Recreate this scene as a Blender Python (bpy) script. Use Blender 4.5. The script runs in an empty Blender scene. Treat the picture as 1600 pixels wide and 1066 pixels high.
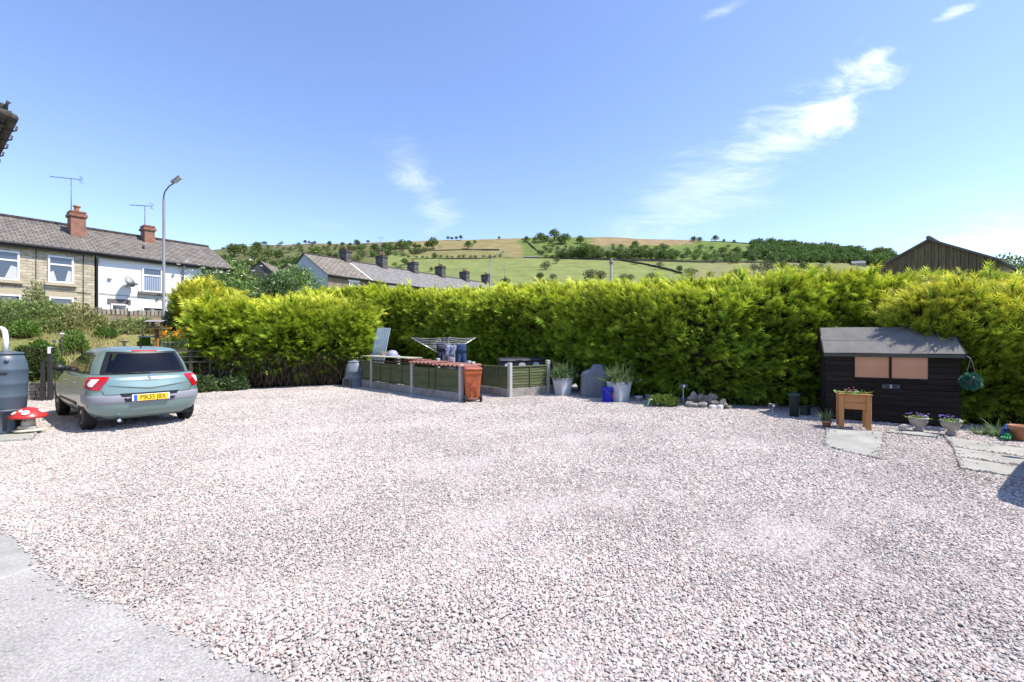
import bpy, bmesh, math, random
import numpy as np
from mathutils import Vector, Matrix

R = math.radians
rng = np.random.default_rng(7)
random.seed(7)
scene = bpy.context.scene
COL = scene.collection

# ------------------------------------------------------------------ camera
F, CX, CY, H = 711.0, 800.0, 533.0, 1.6          # the lens in photo pixels, eye height in metres
cam_d = bpy.data.cameras.new('camera')
cam = bpy.data.objects.new('camera', cam_d)
COL.objects.link(cam)
cam.location = (0, 0, H)
cam.rotation_euler = (R(90), 0, 0)
cam_d.sensor_width = 36.0
cam_d.lens = 16.0
cam_d.clip_start = 0.05
cam_d.clip_end = 6000
scene.camera = cam

# ------------------------------------------------------------------ world and sun
SUN_AZ = Vector((0.975, -0.21))                    # horizontal direction to the sun
SUN_EL = R(57)
SUN_AZ.normalize()
world = bpy.data.worlds.new('World')
scene.world = world
world.use_nodes = True
wn, wl = world.node_tree.nodes, world.node_tree.links
wn.clear()
def wnode(t, **kw):
    n = wn.new(t)
    for k, v in kw.items():
        setattr(n, k, v)
    return n
def wmath(op, a, b=None, clamp=False):
    n = wn.new('ShaderNodeMath'); n.operation = op; n.use_clamp = clamp
    for i, v in enumerate((a, b)):
        if v is None: continue
        if isinstance(v, (int, float)): n.inputs[i].default_value = v
        else: wl.new(v, n.inputs[i])
    return n.outputs[0]
sky = wnode('ShaderNodeTexSky', sky_type='NISHITA', sun_disc=False)
sky.sun_elevation = SUN_EL
sky.sun_rotation = math.atan2(SUN_AZ.x, SUN_AZ.y)
sky.altitude = 200; sky.air_density = 1.0; sky.dust_density = 0.4; sky.ozone_density = 5.0
tc = wnode('ShaderNodeTexCoord')
sep = wnode('ShaderNodeSeparateXYZ'); wl.new(tc.outputs['Generated'], sep.inputs[0])
# cirrus sheet: direction projected on a flat layer high above the ground
zc = wmath('ADD', wmath('MAXIMUM', sep.outputs[2], 0.0), 0.12)
px_ = wmath('DIVIDE', sep.outputs[0], zc); py_ = wmath('DIVIDE', sep.outputs[1], zc)
cmb = wnode('ShaderNodeCombineXYZ'); wl.new(px_, cmb.inputs[0]); wl.new(py_, cmb.inputs[1])
def wnoise(scale, detail, rough, vec, dist=0.0, rot=0.0, stretch=(1, 1, 1), off=(0, 0, 0)):
    mp = wn.new('ShaderNodeMapping'); wl.new(vec, mp.inputs[0])
    mp.inputs['Rotation'].default_value = (0, 0, rot); mp.inputs['Scale'].default_value = stretch
    mp.inputs['Location'].default_value = off
    n = wn.new('ShaderNodeTexNoise'); n.inputs['Scale'].default_value = scale
    n.inputs['Detail'].default_value = detail; n.inputs['Roughness'].default_value = rough
    n.inputs['Distortion'].default_value = dist
    wl.new(mp.outputs[0], n.inputs['Vector']); return n.outputs[0]
def wramp(v, lo, hi):
    n = wn.new('ShaderNodeMapRange'); n.interpolation_type = 'SMOOTHSTEP'
    wl.new(v, n.inputs[0]); n.inputs[1].default_value = lo; n.inputs[2].default_value = hi
    return n.outputs[0]
# gnomonic sky plane towards +Y, where the cloud bank stands
yq = wmath('MAXIMUM', sep.outputs[1], 0.05)
gu = wmath('DIVIDE', sep.outputs[0], yq); gv = wmath('DIVIDE', sep.outputs[2], yq)
gcmb = wnode('ShaderNodeCombineXYZ'); wl.new(gu, gcmb.inputs[0]); wl.new(gv, gcmb.inputs[1])
def bank(u0, v0, ang, la, lb):
    du = wmath('SUBTRACT', gu, u0); dv = wmath('SUBTRACT', gv, v0)
    c, s = math.cos(ang), math.sin(ang)
    a = wmath('DIVIDE', wmath('ADD', wmath('MULTIPLY', du, c), wmath('MULTIPLY', dv, s)), la)
    b = wmath('DIVIDE', wmath('SUBTRACT', wmath('MULTIPLY', dv, c), wmath('MULTIPLY', du, s)), lb)
    d = wmath('ADD', wmath('MULTIPLY', a, a), wmath('MULTIPLY', b, b))
    front = wmath('GREATER_THAN', sep.outputs[1], 0.05)
    return wmath('MULTIPLY', wmath('EXPONENT', wmath('MULTIPLY', d, -1.0)), front)
puff = wnoise(7.0, 9, 0.62, gcmb.outputs[0], dist=0.6, rot=R(-30), stretch=(1, 1.7, 1))
wisp = wnoise(5.0, 8, 0.68, gcmb.outputs[0], dist=0.5, rot=R(-27), stretch=(1, 4.5, 1), off=(3, 1, 0))
wisp2 = wnoise(6.0, 8, 0.66, gcmb.outputs[0], dist=0.8, rot=R(50), stretch=(1, 2.6, 1), off=(9, 4, 0))
veil = wnoise(0.55, 8, 0.62, cmb.outputs[0], dist=0.7, rot=R(25), stretch=(1, 2.4, 1), off=(2.3, 0.4, 0))
def blob(m, tex, lo, hi, gain):
    body = wramp(wmath('ADD', wmath('MULTIPLY', m, 0.34), tex), lo, hi)
    return wmath('MULTIPLY', wmath('MULTIPLY', body, wramp(m, 0.02, 0.45)), gain)
core = blob(bank(0.715, 0.535, R(38), 0.15, 0.075), puff, 0.64, 1.06, 1.0)
head = blob(bank(0.80, 0.625, R(20), 0.05, 0.03), puff, 0.66, 1.08, 0.9)
tail = blob(bank(0.57, 0.435, R(31), 0.20, 0.075), wisp, 0.56, 1.1, 0.62)
tail2 = blob(bank(0.42, 0.32, R(30), 0.22, 0.09), wisp, 0.50, 1.1, 0.34)
left = blob(bank(-0.205, 0.35, R(-58), 0.13, 0.05), wisp2, 0.60, 1.15, 0.42)
top = blob(bank(0.97, 0.72, R(24), 0.06, 0.014), wisp, 0.60, 1.08, 0.6)
top2 = blob(bank(0.46, 0.725, R(22), 0.05, 0.012), wisp, 0.62, 1.15, 0.3)
low = blob(bank(1.10, 0.215, R(12), 0.22, 0.07), wisp, 0.5, 1.1, 0.42)
veil_a = wmath('MULTIPLY', wramp(veil, 0.58, 0.95), 0.18)
dens = veil_a
for c_ in (core, head, tail, tail2, left, top, top2, low):
    dens = wmath('MAXIMUM', dens, c_)
dens = wmath('MINIMUM', dens, 0.97)
mixc = wnode('ShaderNodeMix', data_type='RGBA'); wl.new(dens, mixc.inputs[0])
tint = wnode('ShaderNodeMix', data_type='RGBA', blend_type='MULTIPLY'); tint.inputs[0].default_value = 1.0; tint.inputs[7].default_value = (1.07, 0.955, 1.02, 1)   # the camera's white balance
wl.new(sky.outputs[0], tint.inputs[6]); wl.new(tint.outputs[2], mixc.inputs[6]); mixc.inputs[7].default_value = (5.6, 5.8, 6.0, 1)
bg = wnode('ShaderNodeBackground'); wl.new(mixc.outputs[2], bg.inputs[0]); bg.inputs[1].default_value = 0.15
out = wnode('ShaderNodeOutputWorld'); wl.new(bg.outputs[0], out.inputs[0])

sun_d = bpy.data.lights.new('sun', 'SUN'); sun_d.energy = 3.8; sun_d.angle = R(0.53); sun_d.color = (1.0, 0.95, 0.86)
sun = bpy.data.objects.new('sun', sun_d); COL.objects.link(sun)
sdir = Vector((SUN_AZ.x * math.cos(SUN_EL), SUN_AZ.y * math.cos(SUN_EL), math.sin(SUN_EL)))
sun.rotation_euler = sdir.to_track_quat('Z', 'Y').to_euler(); sun.location = sdir * 50

vs = scene.view_settings
vs.view_transform = 'Standard'; vs.look = 'None'; vs.gamma = 1.0; vs.use_curve_mapping = False
vs.exposure = 0.94
scene.cycles.use_denoising = True
scene.cycles.max_bounces = 7; scene.cycles.transparent_max_bounces = 12

# ------------------------------------------------------------------ helpers
def G(px, py):
    """point on the flat yard seen at a photo pixel"""
    Z = F * H / (py - CY); return ((px - CX) / F * Z, Z)
def at(px, py, Z):
    return ((px - CX) / F * Z, Z, H + (CY - py) / F * Z)

MATS = {}
def nt(m): return m.node_tree.nodes, m.node_tree.links
def mat(name, col, rough=0.7, metal=0.0, var=0.0, scale=6.0, col2=None, bump=0.0, bscale=None, detail=6,
        coat=0.0, spec=0.5, stretch=None, trans=0.0, rnd=0.0, alpha=1.0, ior=1.45, speck=0.0, sscale=120):
    """principled material with an optional noise mix towards col2, relief and per-object variation"""
    if name in MATS: return MATS[name]
    m = bpy.data.materials.new(name); m.use_nodes = True; n, l = nt(m); p = n['Principled BSDF']
    p.inputs['Roughness'].default_value = rough; p.inputs['Metallic'].default_value = metal
    p.inputs['Coat Weight'].default_value = coat; p.inputs['Specular IOR Level'].default_value = spec
    p.inputs['Transmission Weight'].default_value = trans; p.inputs['Alpha'].default_value = alpha
    p.inputs['IOR'].default_value = ior
    p.inputs['Base Color'].default_value = (*col, 1)
    tcn = n.new('ShaderNodeTexCoord'); vec = tcn.outputs['Object']
    if stretch:
        mp = n.new('ShaderNodeMapping'); mp.inputs['Scale'].default_value = stretch; l.new(vec, mp.inputs[0]); vec = mp.outputs[0]
    src = None
    if col2 is None and var > 0: col2 = tuple(c * (1 - var) for c in col)
    if col2 is not None:
        t = n.new('ShaderNodeTexNoise'); t.inputs['Scale'].default_value = scale; t.inputs['Detail'].default_value = detail
        t.inputs['Roughness'].default_value = 0.62; l.new(vec, t.inputs['Vector'])
        r = n.new('ShaderNodeMapRange'); r.inputs[1].default_value = 0.32; r.inputs[2].default_value = 0.68; l.new(t.outputs[0], r.inputs[0])
        x = n.new('ShaderNodeMix'); x.data_type = 'RGBA'; l.new(r.outputs[0], x.inputs[0])
        x.inputs[6].default_value = (*col, 1); x.inputs[7].default_value = (*col2, 1); src = x.outputs[2]
        l.new(src, p.inputs['Base Color'])
    if speck > 0:
        t = n.new('ShaderNodeTexNoise'); t.inputs['Scale'].default_value = sscale; t.inputs['Detail'].default_value = 3; l.new(vec, t.inputs['Vector'])
        r = n.new('ShaderNodeMapRange'); r.inputs[1].default_value = 0.34; r.inputs[2].default_value = 0.66; r.inputs[3].default_value = 1 - speck; r.inputs[4].default_value = 1 + speck * 0.5; l.new(t.outputs[0], r.inputs[0])
        h_ = n.new('ShaderNodeHueSaturation'); l.new(r.outputs[0], h_.inputs['Value'])
        if src: l.new(src, h_.inputs['Color'])
        else: h_.inputs['Color'].default_value = (*col, 1)
        src = h_.outputs[0]; l.new(src, p.inputs['Base Color'])
    if rnd > 0:
        oi = n.new('ShaderNodeObjectInfo'); hs = n.new('ShaderNodeHueSaturation')
        r = n.new('ShaderNodeMapRange'); r.inputs[3].default_value = 1 - rnd; r.inputs[4].default_value = 1 + rnd; l.new(oi.outputs['Random'], r.inputs[0])
        l.new(r.outputs[0], hs.inputs['Value'])
        if src: l.new(src, hs.inputs['Color'])
        else: hs.inputs['Color'].default_value = (*col, 1)
        l.new(hs.outputs[0], p.inputs['Base Color'])
    if bump > 0:
        t = n.new('ShaderNodeTexNoise'); t.inputs['Scale'].default_value = bscale or scale * 4; t.inputs['Detail'].default_value = 8
        l.new(vec, t.inputs['Vector']); b = n.new('ShaderNodeBump'); b.inputs['Strength'].default_value = bump
        b.inputs['Distance'].default_value = 0.02; l.new(t.outputs[0], b.inputs['Height']); l.new(b.outputs[0], p.inputs['Normal'])
    MATS[name] = m; return m

def brick_mat(name, c1, c2, mortar, bw, bh, mort=0.012, rough=0.85, bump=0.6, var=0.35, offset=0.5):
    """courses laid out in metres along the UV map"""
    if name in MATS: return MATS[name]
    m = bpy.data.materials.new(name); m.use_nodes = True; n, l = nt(m); p = n['Principled BSDF']
    p.inputs['Roughness'].default_value = rough; p.inputs['Specular IOR Level'].default_value = 0.25
    uv = n.new('ShaderNodeUVMap')
    b = n.new('ShaderNodeTexBrick'); b.offset = offset; l.new(uv.outputs[0], b.inputs['Vector'])
    b.inputs['Scale'].default_value = 1.0; b.inputs['Brick Width'].default_value = bw; b.inputs['Row Height'].default_value = bh
    b.inputs['Mortar Size'].default_value = mort; b.inputs['Color1'].default_value = (*c1, 1); b.inputs['Color2'].default_value = (*c2, 1)
    b.inputs['Mortar'].default_value = (*mortar, 1); b.inputs['Mortar Smooth'].default_value = 0.3
    t = n.new('ShaderNodeTexNoise'); t.inputs['Scale'].default_value = 2.2; t.inputs['Detail'].default_value = 9; t.inputs['Roughness'].default_value = 0.7
    l.new(uv.outputs[0], t.inputs['Vector'])
    r = n.new('ShaderNodeMapRange'); r.inputs[1].default_value = 0.3; r.inputs[2].default_value = 0.7
    r.inputs[3].default_value = 1 - var; r.inputs[4].default_value = 1 + var * 0.5; l.new(t.outputs[0], r.inputs[0])
    hs = n.new('ShaderNodeHueSaturation'); l.new(b.outputs[0], hs.inputs['Color']); l.new(r.outputs[0], hs.inputs['Value'])
    l.new(hs.outputs[0], p.inputs['Base Color'])
    inv = n.new('ShaderNodeMath'); inv.operation = 'SUBTRACT'; inv.inputs[0].default_value = 1; l.new(b.outputs['Fac'], inv.inputs[1])
    bp = n.new('ShaderNodeBump'); bp.inputs['Strength'].default_value = bump; bp.inputs['Distance'].default_value = 0.02
    l.new(inv.outputs[0], bp.inputs['Height']); l.new(bp.outputs[0], p.inputs['Normal'])
    MATS[name] = m; return m

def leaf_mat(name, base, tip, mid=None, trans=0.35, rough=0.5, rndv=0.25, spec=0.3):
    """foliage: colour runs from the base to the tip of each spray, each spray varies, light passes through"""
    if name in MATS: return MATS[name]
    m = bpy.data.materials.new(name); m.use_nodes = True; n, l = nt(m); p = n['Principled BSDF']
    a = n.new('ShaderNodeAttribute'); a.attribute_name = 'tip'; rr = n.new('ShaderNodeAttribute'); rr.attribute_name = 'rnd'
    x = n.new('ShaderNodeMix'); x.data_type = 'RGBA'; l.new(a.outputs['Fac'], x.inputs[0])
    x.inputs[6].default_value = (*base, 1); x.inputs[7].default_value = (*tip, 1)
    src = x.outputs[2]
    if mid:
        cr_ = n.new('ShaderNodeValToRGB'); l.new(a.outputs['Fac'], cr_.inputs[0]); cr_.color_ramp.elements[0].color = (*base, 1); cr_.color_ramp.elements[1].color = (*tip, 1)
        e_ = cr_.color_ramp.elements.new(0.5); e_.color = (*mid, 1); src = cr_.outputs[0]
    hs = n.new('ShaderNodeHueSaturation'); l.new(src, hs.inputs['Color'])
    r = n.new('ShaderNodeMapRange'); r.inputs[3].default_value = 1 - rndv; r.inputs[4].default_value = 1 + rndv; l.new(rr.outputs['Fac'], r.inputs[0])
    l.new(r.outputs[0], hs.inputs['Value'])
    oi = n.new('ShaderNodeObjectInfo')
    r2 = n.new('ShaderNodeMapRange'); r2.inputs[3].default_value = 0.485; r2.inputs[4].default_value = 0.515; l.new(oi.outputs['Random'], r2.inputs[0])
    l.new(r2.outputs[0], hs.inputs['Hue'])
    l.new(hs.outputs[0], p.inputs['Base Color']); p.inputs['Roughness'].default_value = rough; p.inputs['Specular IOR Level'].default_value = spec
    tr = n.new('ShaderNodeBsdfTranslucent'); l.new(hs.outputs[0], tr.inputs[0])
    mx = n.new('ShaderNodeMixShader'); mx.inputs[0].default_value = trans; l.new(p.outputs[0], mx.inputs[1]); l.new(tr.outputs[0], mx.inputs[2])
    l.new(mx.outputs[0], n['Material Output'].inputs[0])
    MATS[name] = m; return m

class MB:
    """collects shapes and links them as one mesh object"""
    def __init__(s): s.v = []; s.f = []; s.mi = []; s.uv = []; s.cur = 0; s.sm = []; s.smooth = False
    def add(s, vs, fs, uvs=None):
        o = len(s.v); s.v += [tuple(map(float, v)) for v in vs]
        for i, f in enumerate(fs):
            s.f.append(tuple(o + k for k in f)); s.mi.append(s.cur); s.sm.append(s.smooth); s.uv.append(uvs[i] if uvs else None)
        return s
    def quad(s, a, b, c, d, uw=None, uh=None):
        if uw is None:
            uw = (Vector(b) - Vector(a)).length; uh = (Vector(d) - Vector(a)).length
        return s.add([a, b, c, d], [(0, 1, 2, 3)], [[(0, 0), (uw, 0), (uw, uh), (0, uh)]])
    def poly(s, pts, uvs=None): return s.add(pts, [tuple(range(len(pts)))], [uvs] if uvs else None)
    def box(s, x0, x1, y0, y1, z0, z1, M=None, bev=0.0):
        if bev > 0:
            b = bev
            P = []
            for z, i in ((z0, b), (z0 + b, 0), (z1 - b, 0), (z1, b)):
                for (x, y) in ((x0 + i + b, y0 + i), (x1 - i - b, y0 + i), (x1 - i, y0 + i + b), (x1 - i, y1 - i - b), (x1 - i - b, y1 - i), (x0 + i + b, y1 - i), (x0 + i, y1 - i - b), (x0 + i, y0 + i + b)):
                    P.append((x, y, z))
            fs = [tuple(range(7, -1, -1)), tuple(range(24, 32))]
            for r in range(3):
                for k in range(8):
                    fs.append((r * 8 + k, r * 8 + (k + 1) % 8, r * 8 + 8 + (k + 1) % 8, r * 8 + 8 + k))
        else:
            P = [(x0, y0, z0), (x1, y0, z0), (x1, y1, z0), (x0, y1, z0), (x0, y0, z1), (x1, y0, z1), (x1, y1, z1), (x0, y1, z1)]
            fs = [(3, 2, 1, 0), (4, 5, 6, 7), (0, 1, 5, 4), (1, 2, 6, 5), (2, 3, 7, 6), (3, 0, 4, 7)]
        uv = None
        if bev == 0:
            dx, dy, dz = x1 - x0, y1 - y0, z1 - z0
            R4 = lambda w, h: [(0, 0), (w, 0), (w, h), (0, h)]
            uv = [R4(dx, dy), R4(dx, dy), R4(dx, dz), R4(dy, dz), R4(dx, dz), R4(dy, dz)]
        if M is not None: P = [M @ Vector(p) for p in P]
        return s.add(P, fs, uv)
    def tube(s, path, r, n=8, caps=True):
        path = [Vector(p) for p in path]; rs = r if isinstance(r, (list, tuple)) else [r] * len(path)
        P = []; up = None
        for i, p in enumerate(path):
            t = (path[min(i + 1, len(path) - 1)] - path[max(i - 1, 0)]).normalized()
            if up is None: up = t.orthogonal().normalized()
            up = (up - t * up.dot(t)); up = up.normalized() if up.length > 1e-6 else t.orthogonal().normalized()
            w = t.cross(up)
            for k in range(n):
                a = 2 * math.pi * k / n; P.append(p + (up * math.cos(a) + w * math.sin(a)) * rs[i])
        fs = []
        for i in range(len(path) - 1):
            for k in range(n): fs.append((i * n + k, i * n + (k + 1) % n, (i + 1) * n + (k + 1) % n, (i + 1) * n + k))
        if caps: fs.append(tuple(range(n - 1, -1, -1))); fs.append(tuple(range((len(path) - 1) * n, len(path) * n)))
        return s.add(P, fs)
    def lathe(s, prof, n=24, c=(0, 0), sx=1.0, sy=1.0, power=2.0, rot=0.0):
        """profile of (radius, z); power > 2 squares the plan"""
        P = []
        for r, z in prof:
            for k in range(n):
                a = 2 * math.pi * k / n + rot; ca, sa = math.cos(a), math.sin(a)
                q = (abs(ca) ** power + abs(sa) ** power) ** (-1 / power)
                P.append((c[0] + r * ca * q * sx, c[1] + r * sa * q * sy, z))
        fs = []
        for i in range(len(prof) - 1):
            for k in range(n): fs.append((i * n + k, i * n + (k + 1) % n, (i + 1) * n + (k + 1) % n, (i + 1) * n + k))
        fs.append(tuple(range(n - 1, -1, -1))); fs.append(tuple(range((len(prof) - 1) * n, len(prof) * n)))
        return s.add(P, fs)
    def prism(s, poly, y0, y1):
        """outline in x, z pulled from y0 to y1"""
        n = len(poly); P = [(x, y0, z) for x, z in poly] + [(x, y1, z) for x, z in poly]
        fs = [tuple(range(n)), tuple(range(2 * n - 1, n - 1, -1))] + [((i + 1) % n, i, n + i, n + (i + 1) % n) for i in range(n)]
        return s.add(P, fs)
    def blob(s, c, r, seed=0, sub=2, jit=0.18, flat=1.0):
        bm = bmesh.new(); bmesh.ops.create_icosphere(bm, subdivisions=sub, radius=1.0); rr = random.Random(seed)
        ph = [rr.uniform(0, 6.28) for _ in range(6)]; fq = [rr.uniform(1.2, 3.0) for _ in range(6)]
        P = []
        for v in bm.verts:
            p = v.co; k = 1 + jit * (math.sin(fq[0] * p.x * 2 + ph[0]) + math.sin(fq[1] * p.y * 2 + ph[1]) + math.sin(fq[2] * p.z * 2 + ph[2])) / 1.7
            P.append((c[0] + p.x * k * r[0], c[1] + p.y * k * r[1], c[2] + p.z * k * r[2]))
        fs = [tuple(v.index for v in f.verts) for f in bm.faces]; bm.free(); return s.add(P, fs)
    def mesh(s, name, m):
        me = bpy.data.meshes.new(name); me.from_pydata(s.v, [], s.f)
        for q in (m if isinstance(m, (list, tuple)) else [m]): me.materials.append(q)
        if me.polygons:
            me.polygons.foreach_set('material_index', s.mi); me.polygons.foreach_set('use_smooth', s.sm)
        if any(u is not None for u in s.uv):
            L = me.uv_layers.new(name='UVMap')
            for p, u in zip(me.polygons, s.uv):
                if u is not None:
                    for k, li in enumerate(p.loop_indices): L.data[li].uv = u[k]
        me.update(); return me
    def build(s, name, m, parent=None):
        o = bpy.data.objects.new(name, s.mesh(name, m)); COL.objects.link(o); o.parent = parent; return o

def tag(o, label=None, cat=None, group=None, kind=None):
    if label: o['label'] = label
    if cat: o['category'] = cat
    if group: o['group'] = group
    if kind: o['kind'] = kind
    return o
def thing(name, label, cat, loc=(0, 0, 0), rz=0.0, group=None):
    o = bpy.data.objects.new(name, None); COL.objects.link(o); o.empty_display_size = 0.2
    o.location = loc; o.rotation_euler = (0, 0, rz); return tag(o, label, cat, group)
def copy_tree(o, parent=None):
    c = o.copy(); COL.objects.link(c); c.parent = parent
    for ch in list(o.children): copy_tree(ch, c)
    return c
def inst(name, me, parent=None, loc=(0, 0, 0), rot=(0, 0, 0), sc=(1, 1, 1)):
    o = bpy.data.objects.new(name, me); COL.objects.link(o); o.parent = parent
    o.location = loc; o.rotation_euler = rot; o.scale = sc; return o
def text_mesh(name, body, size, m, parent, M, ext=0.0, align='CENTER'):
    cu = bpy.data.curves.new(name, 'FONT'); cu.body = body; cu.size = size; cu.align_x = align; cu.align_y = 'CENTER'; cu.extrude = ext
    o = bpy.data.objects.new(name + '_curve', cu); COL.objects.link(o)
    bpy.context.view_layer.update()
    me = bpy.data.meshes.new_from_object(o.evaluated_get(bpy.context.evaluated_depsgraph_get()))
    bpy.data.objects.remove(o); me.transform(M); me.materials.clear(); me.materials.append(m)
    t = bpy.data.objects.new(name, me); COL.objects.link(t); t.parent = parent; return t

# ------------------------------------------------------------------ foliage tools (numpy)
def frond_template(pairs=6, spread=0.42, wid=0.075, curl=-0.22):
    V, T, Fc = [], [], []
    def tri(a, b, c, ta, tb, tc_):
        i = len(V); V.extend([a, b, c]); T.extend([ta, tb, tc_]); Fc.append((i, i + 1, i + 2))
    def P(x, y): return (x, y, curl * y * y - 0.25 * abs(x))
    for k in range(pairs):
        y = 0.06 + 0.80 * k / pairs
        ln = 0.20 + spread * (1 - y) * (0.55 + 0.9 * min(1, y * 2.2))
        for sg in (-1, 1):
            ax, ay = sg * ln * 0.62, y + ln * 0.80
            tri(P(0, y - wid * 0.5), P(0, y + wid * 0.8), P(ax, ay), y * 0.7, y * 0.7, min(1, y * 0.7 + 0.45))
    tri(P(-wid * 0.55, 0.0), P(wid * 0.55, 0.0), P(0, 1.08), 0.0, 0.0, 1.0)
    return np.array(V), np.array(T), np.array(Fc)
def leaf_template(w=0.55, fold=0.16):
    V = np.array([(0, 0, 0), (w / 2, 0.45, fold), (0, 1, -0.05), (-w / 2, 0.45, fold)], float)
    return V, np.array([0.0, 0.5, 1.0, 0.5]), np.array([(0, 1, 2), (0, 2, 3)])
def blade_template(bend=0.35):
    V = np.array([(-0.04, 0, 0), (0.04, 0, 0), (0.03, 0.5, 0.04 * bend), (-0.03, 0.5, 0.04 * bend), (0, 1, -bend * 0.5)], float)
    return V, np.array([0, 0, .5, .5, 1.0]), np.array([(0, 1, 2), (0, 2, 3), (3, 2, 4)])
def basis(d, roll):
    """columns x, y, z with y along d"""
    d = d / np.linalg.norm(d, axis=1, keepdims=True)
    ref = np.where(np.abs(d[:, 2:3]) > 0.95, np.array([[1.0, 0, 0]]), np.array([[0, 0, 1.0]]))
    x = np.cross(d, ref); x /= np.linalg.norm(x, axis=1, keepdims=True)
    z = np.cross(x, d); c, s = np.cos(roll)[:, None], np.sin(roll)[:, None]
    return np.stack([x * c + z * s, d, z * c - x * s], axis=2)
def scatter(name, tpl, pos, d, size, m, parent=None, roll=None, rnd=None, tipadd=None, r=rng):
    V, T, Fc = tpl; n = len(pos)
    if roll is None: roll = r.normal(0, 0.6, n)
    B = basis(np.asarray(d, float), roll)
    W = (np.einsum('nij,vj->nvi', B, V) * np.asarray(size).reshape(-1, 1, 1) + np.asarray(pos)[:, None, :]).reshape(-1, 3)
    FF = (Fc[None] + (np.arange(n) * len(V))[:, None, None]).reshape(-1, 3)
    me = bpy.data.meshes.new(name); me.vertices.add(len(W)); me.vertices.foreach_set('co', W.astype(np.float32).ravel())
    me.loops.add(FF.size); me.loops.foreach_set('vertex_index', FF.astype(np.int32).ravel())
    me.polygons.add(len(FF)); me.polygons.foreach_set('loop_start', np.arange(0, FF.size, 3, dtype=np.int32))
    tip = np.tile(T, n)
    if tipadd is not None: tip = np.clip(tip * np.repeat(tipadd, len(V)), 0, 1)
    A = me.attributes.new('tip', 'FLOAT', 'POINT'); A.data.foreach_set('value', tip.astype(np.float32))
    if rnd is None: rnd = r.random(n)
    A = me.attributes.new('rnd', 'FLOAT', 'POINT'); A.data.foreach_set('value', np.repeat(rnd, len(V)).astype(np.float32))
    me.update(calc_edges=True); me.materials.append(m)
    o = bpy.data.objects.new(name, me); COL.objects.link(o); o.parent = parent; return o
FROND = frond_template(pairs=4, spread=0.24, wid=0.10, curl=-0.12); LEAF = leaf_template(); BLADE = blade_template(); NEEDLE = leaf_template(0.16, 0.02)

def smooth_noise(P, seed, freq):
    """cheap sum of sines used for lumps on hedges and crowns"""
    r = np.random.default_rng(seed); o = np.zeros(len(P))
    for k in range(7):
        w = r.normal(0, 1, 3) * freq * (1 + 0.35 * k); o += np.sin(P @ w + r.uniform(0, 6.28)) / (1 + 0.4 * k)
    return o / 2.6
# ------------------------------------------------------------------ the setting
def sheet(name, pts, z, m, kind='structure'):
    b = MB(); b.poly([(x, y, z) for x, y in pts]); return tag(b.build(name, m), kind=kind)
grass_m = mat('meadow', (0.13, 0.17, 0.05), 0.9, var=0.35, scale=0.05, spec=0.1)
sheet('ground', [(-5000, -5000), (5000, -5000), (5000, 5000), (-5000, 5000)], -0.06, grass_m)

# gravel yard: a bed of crushed stone with loose pebbles lying on it
gm = bpy.data.materials.new('gravel_bed'); gm.use_nodes = True; n, l = nt(gm); p = n['Principled BSDF']
tcn = n.new('ShaderNodeTexCoord'); vo = n.new('ShaderNodeTexVoronoi'); vo.inputs['Scale'].default_value = 34; l.new(tcn.outputs['Object'], vo.inputs['Vector'])
cr = n.new('ShaderNodeValToRGB'); sepc = n.new('ShaderNodeSeparateColor'); l.new(vo.outputs['Color'], sepc.inputs[0]); l.new(sepc.outputs[0], cr.inputs[0])
for i, (ps, c) in enumerate(((0.0, (0.36, 0.29, 0.27)), (0.3, (0.44, 0.38, 0.36)), (0.6, (0.34, 0.315, 0.30)), (1.0, (0.50, 0.45, 0.42)))):
    e = cr.color_ramp.elements[i] if i < 2 else cr.color_ramp.elements.new(ps)
    e.position = ps; e.color = (*c, 1)
l.new(cr.outputs[0], p.inputs['Base Color']); p.inputs['Roughness'].default_value = 0.9
bp = n.new('ShaderNodeBump'); bp.inputs['Strength'].default_value = 0.9; bp.inputs['Distance'].default_value = 0.02; bp.invert = True
l.new(vo.outputs['Distance'], bp.inputs['Height']); l.new(bp.outputs[0], p.inputs['Normal'])
sheet('gravel_yard', [(-19, -4), (19, -4), (19, 26), (-19, 26)], 0.0, gm)

BANK_P = np.array([-12.9, 12.4]); BANK_T = np.array([0.86, 0.51]); BANK_N = np.array([-0.51, 0.86])
HLX = [-12, -6, -4.2, 1.6, 4.3, 5.9, 8.3, 10.5, 13]; HLZ = [24, 21, 19.6, 14.1, 11.1, 9.75, 8.75, 7.5, 6.5]   # foot of the long hedge
PAD = [(-5.2, 3.55), G(0, 905), G(62, 889), G(120, 925), G(190, 950), G(262, 985), G(340, 1021), G(445, 1066), (-0.75, 1.6), (-0.3, 0.6), (-5.2, 0.6)]
def in_poly(X, Y, poly):
    ins = np.zeros(len(X), bool); j = len(poly) - 1
    for i in range(len(poly)):
        xi, yi = poly[i]; xj, yj = poly[j]
        c = ((yi > Y) != (yj > Y)) & (X < (xj - xi) * (Y - yi) / (yj - yi + 1e-12) + xi); ins ^= c; j = i
    return ins
SLABS = {
    'path': [[G(-40, 790), G(0, 811), G(62, 889), G(0, 911), G(-60, 931), G(-170, 860)]],
    'shed_left': [[G(1291, 671), G(1384, 677), G(1377, 720), G(1288, 699)]],
    'shed_right': [[G(1476, 684), G(1600, 703), G(1660, 712), G(1640, 722), G(1488, 700)],
                   [G(1489, 701), G(1640, 723.5), G(1640, 737), G(1494, 716)],
                   [G(1495, 717.5), G(1640, 739), G(1640, 756), G(1501, 735)]],
    'shed_edge': [[G(1386, 672), G(1409, 675), G(1407, 680), G(1384, 677.5)], [G(1410, 675), G(1466, 681), G(1466, 686), G(1408, 680)]],
    'butt': [[G(-60, 668), G(20, 671), G(58, 679), G(50, 688), G(0, 691), G(-70, 692)]],
}
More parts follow.
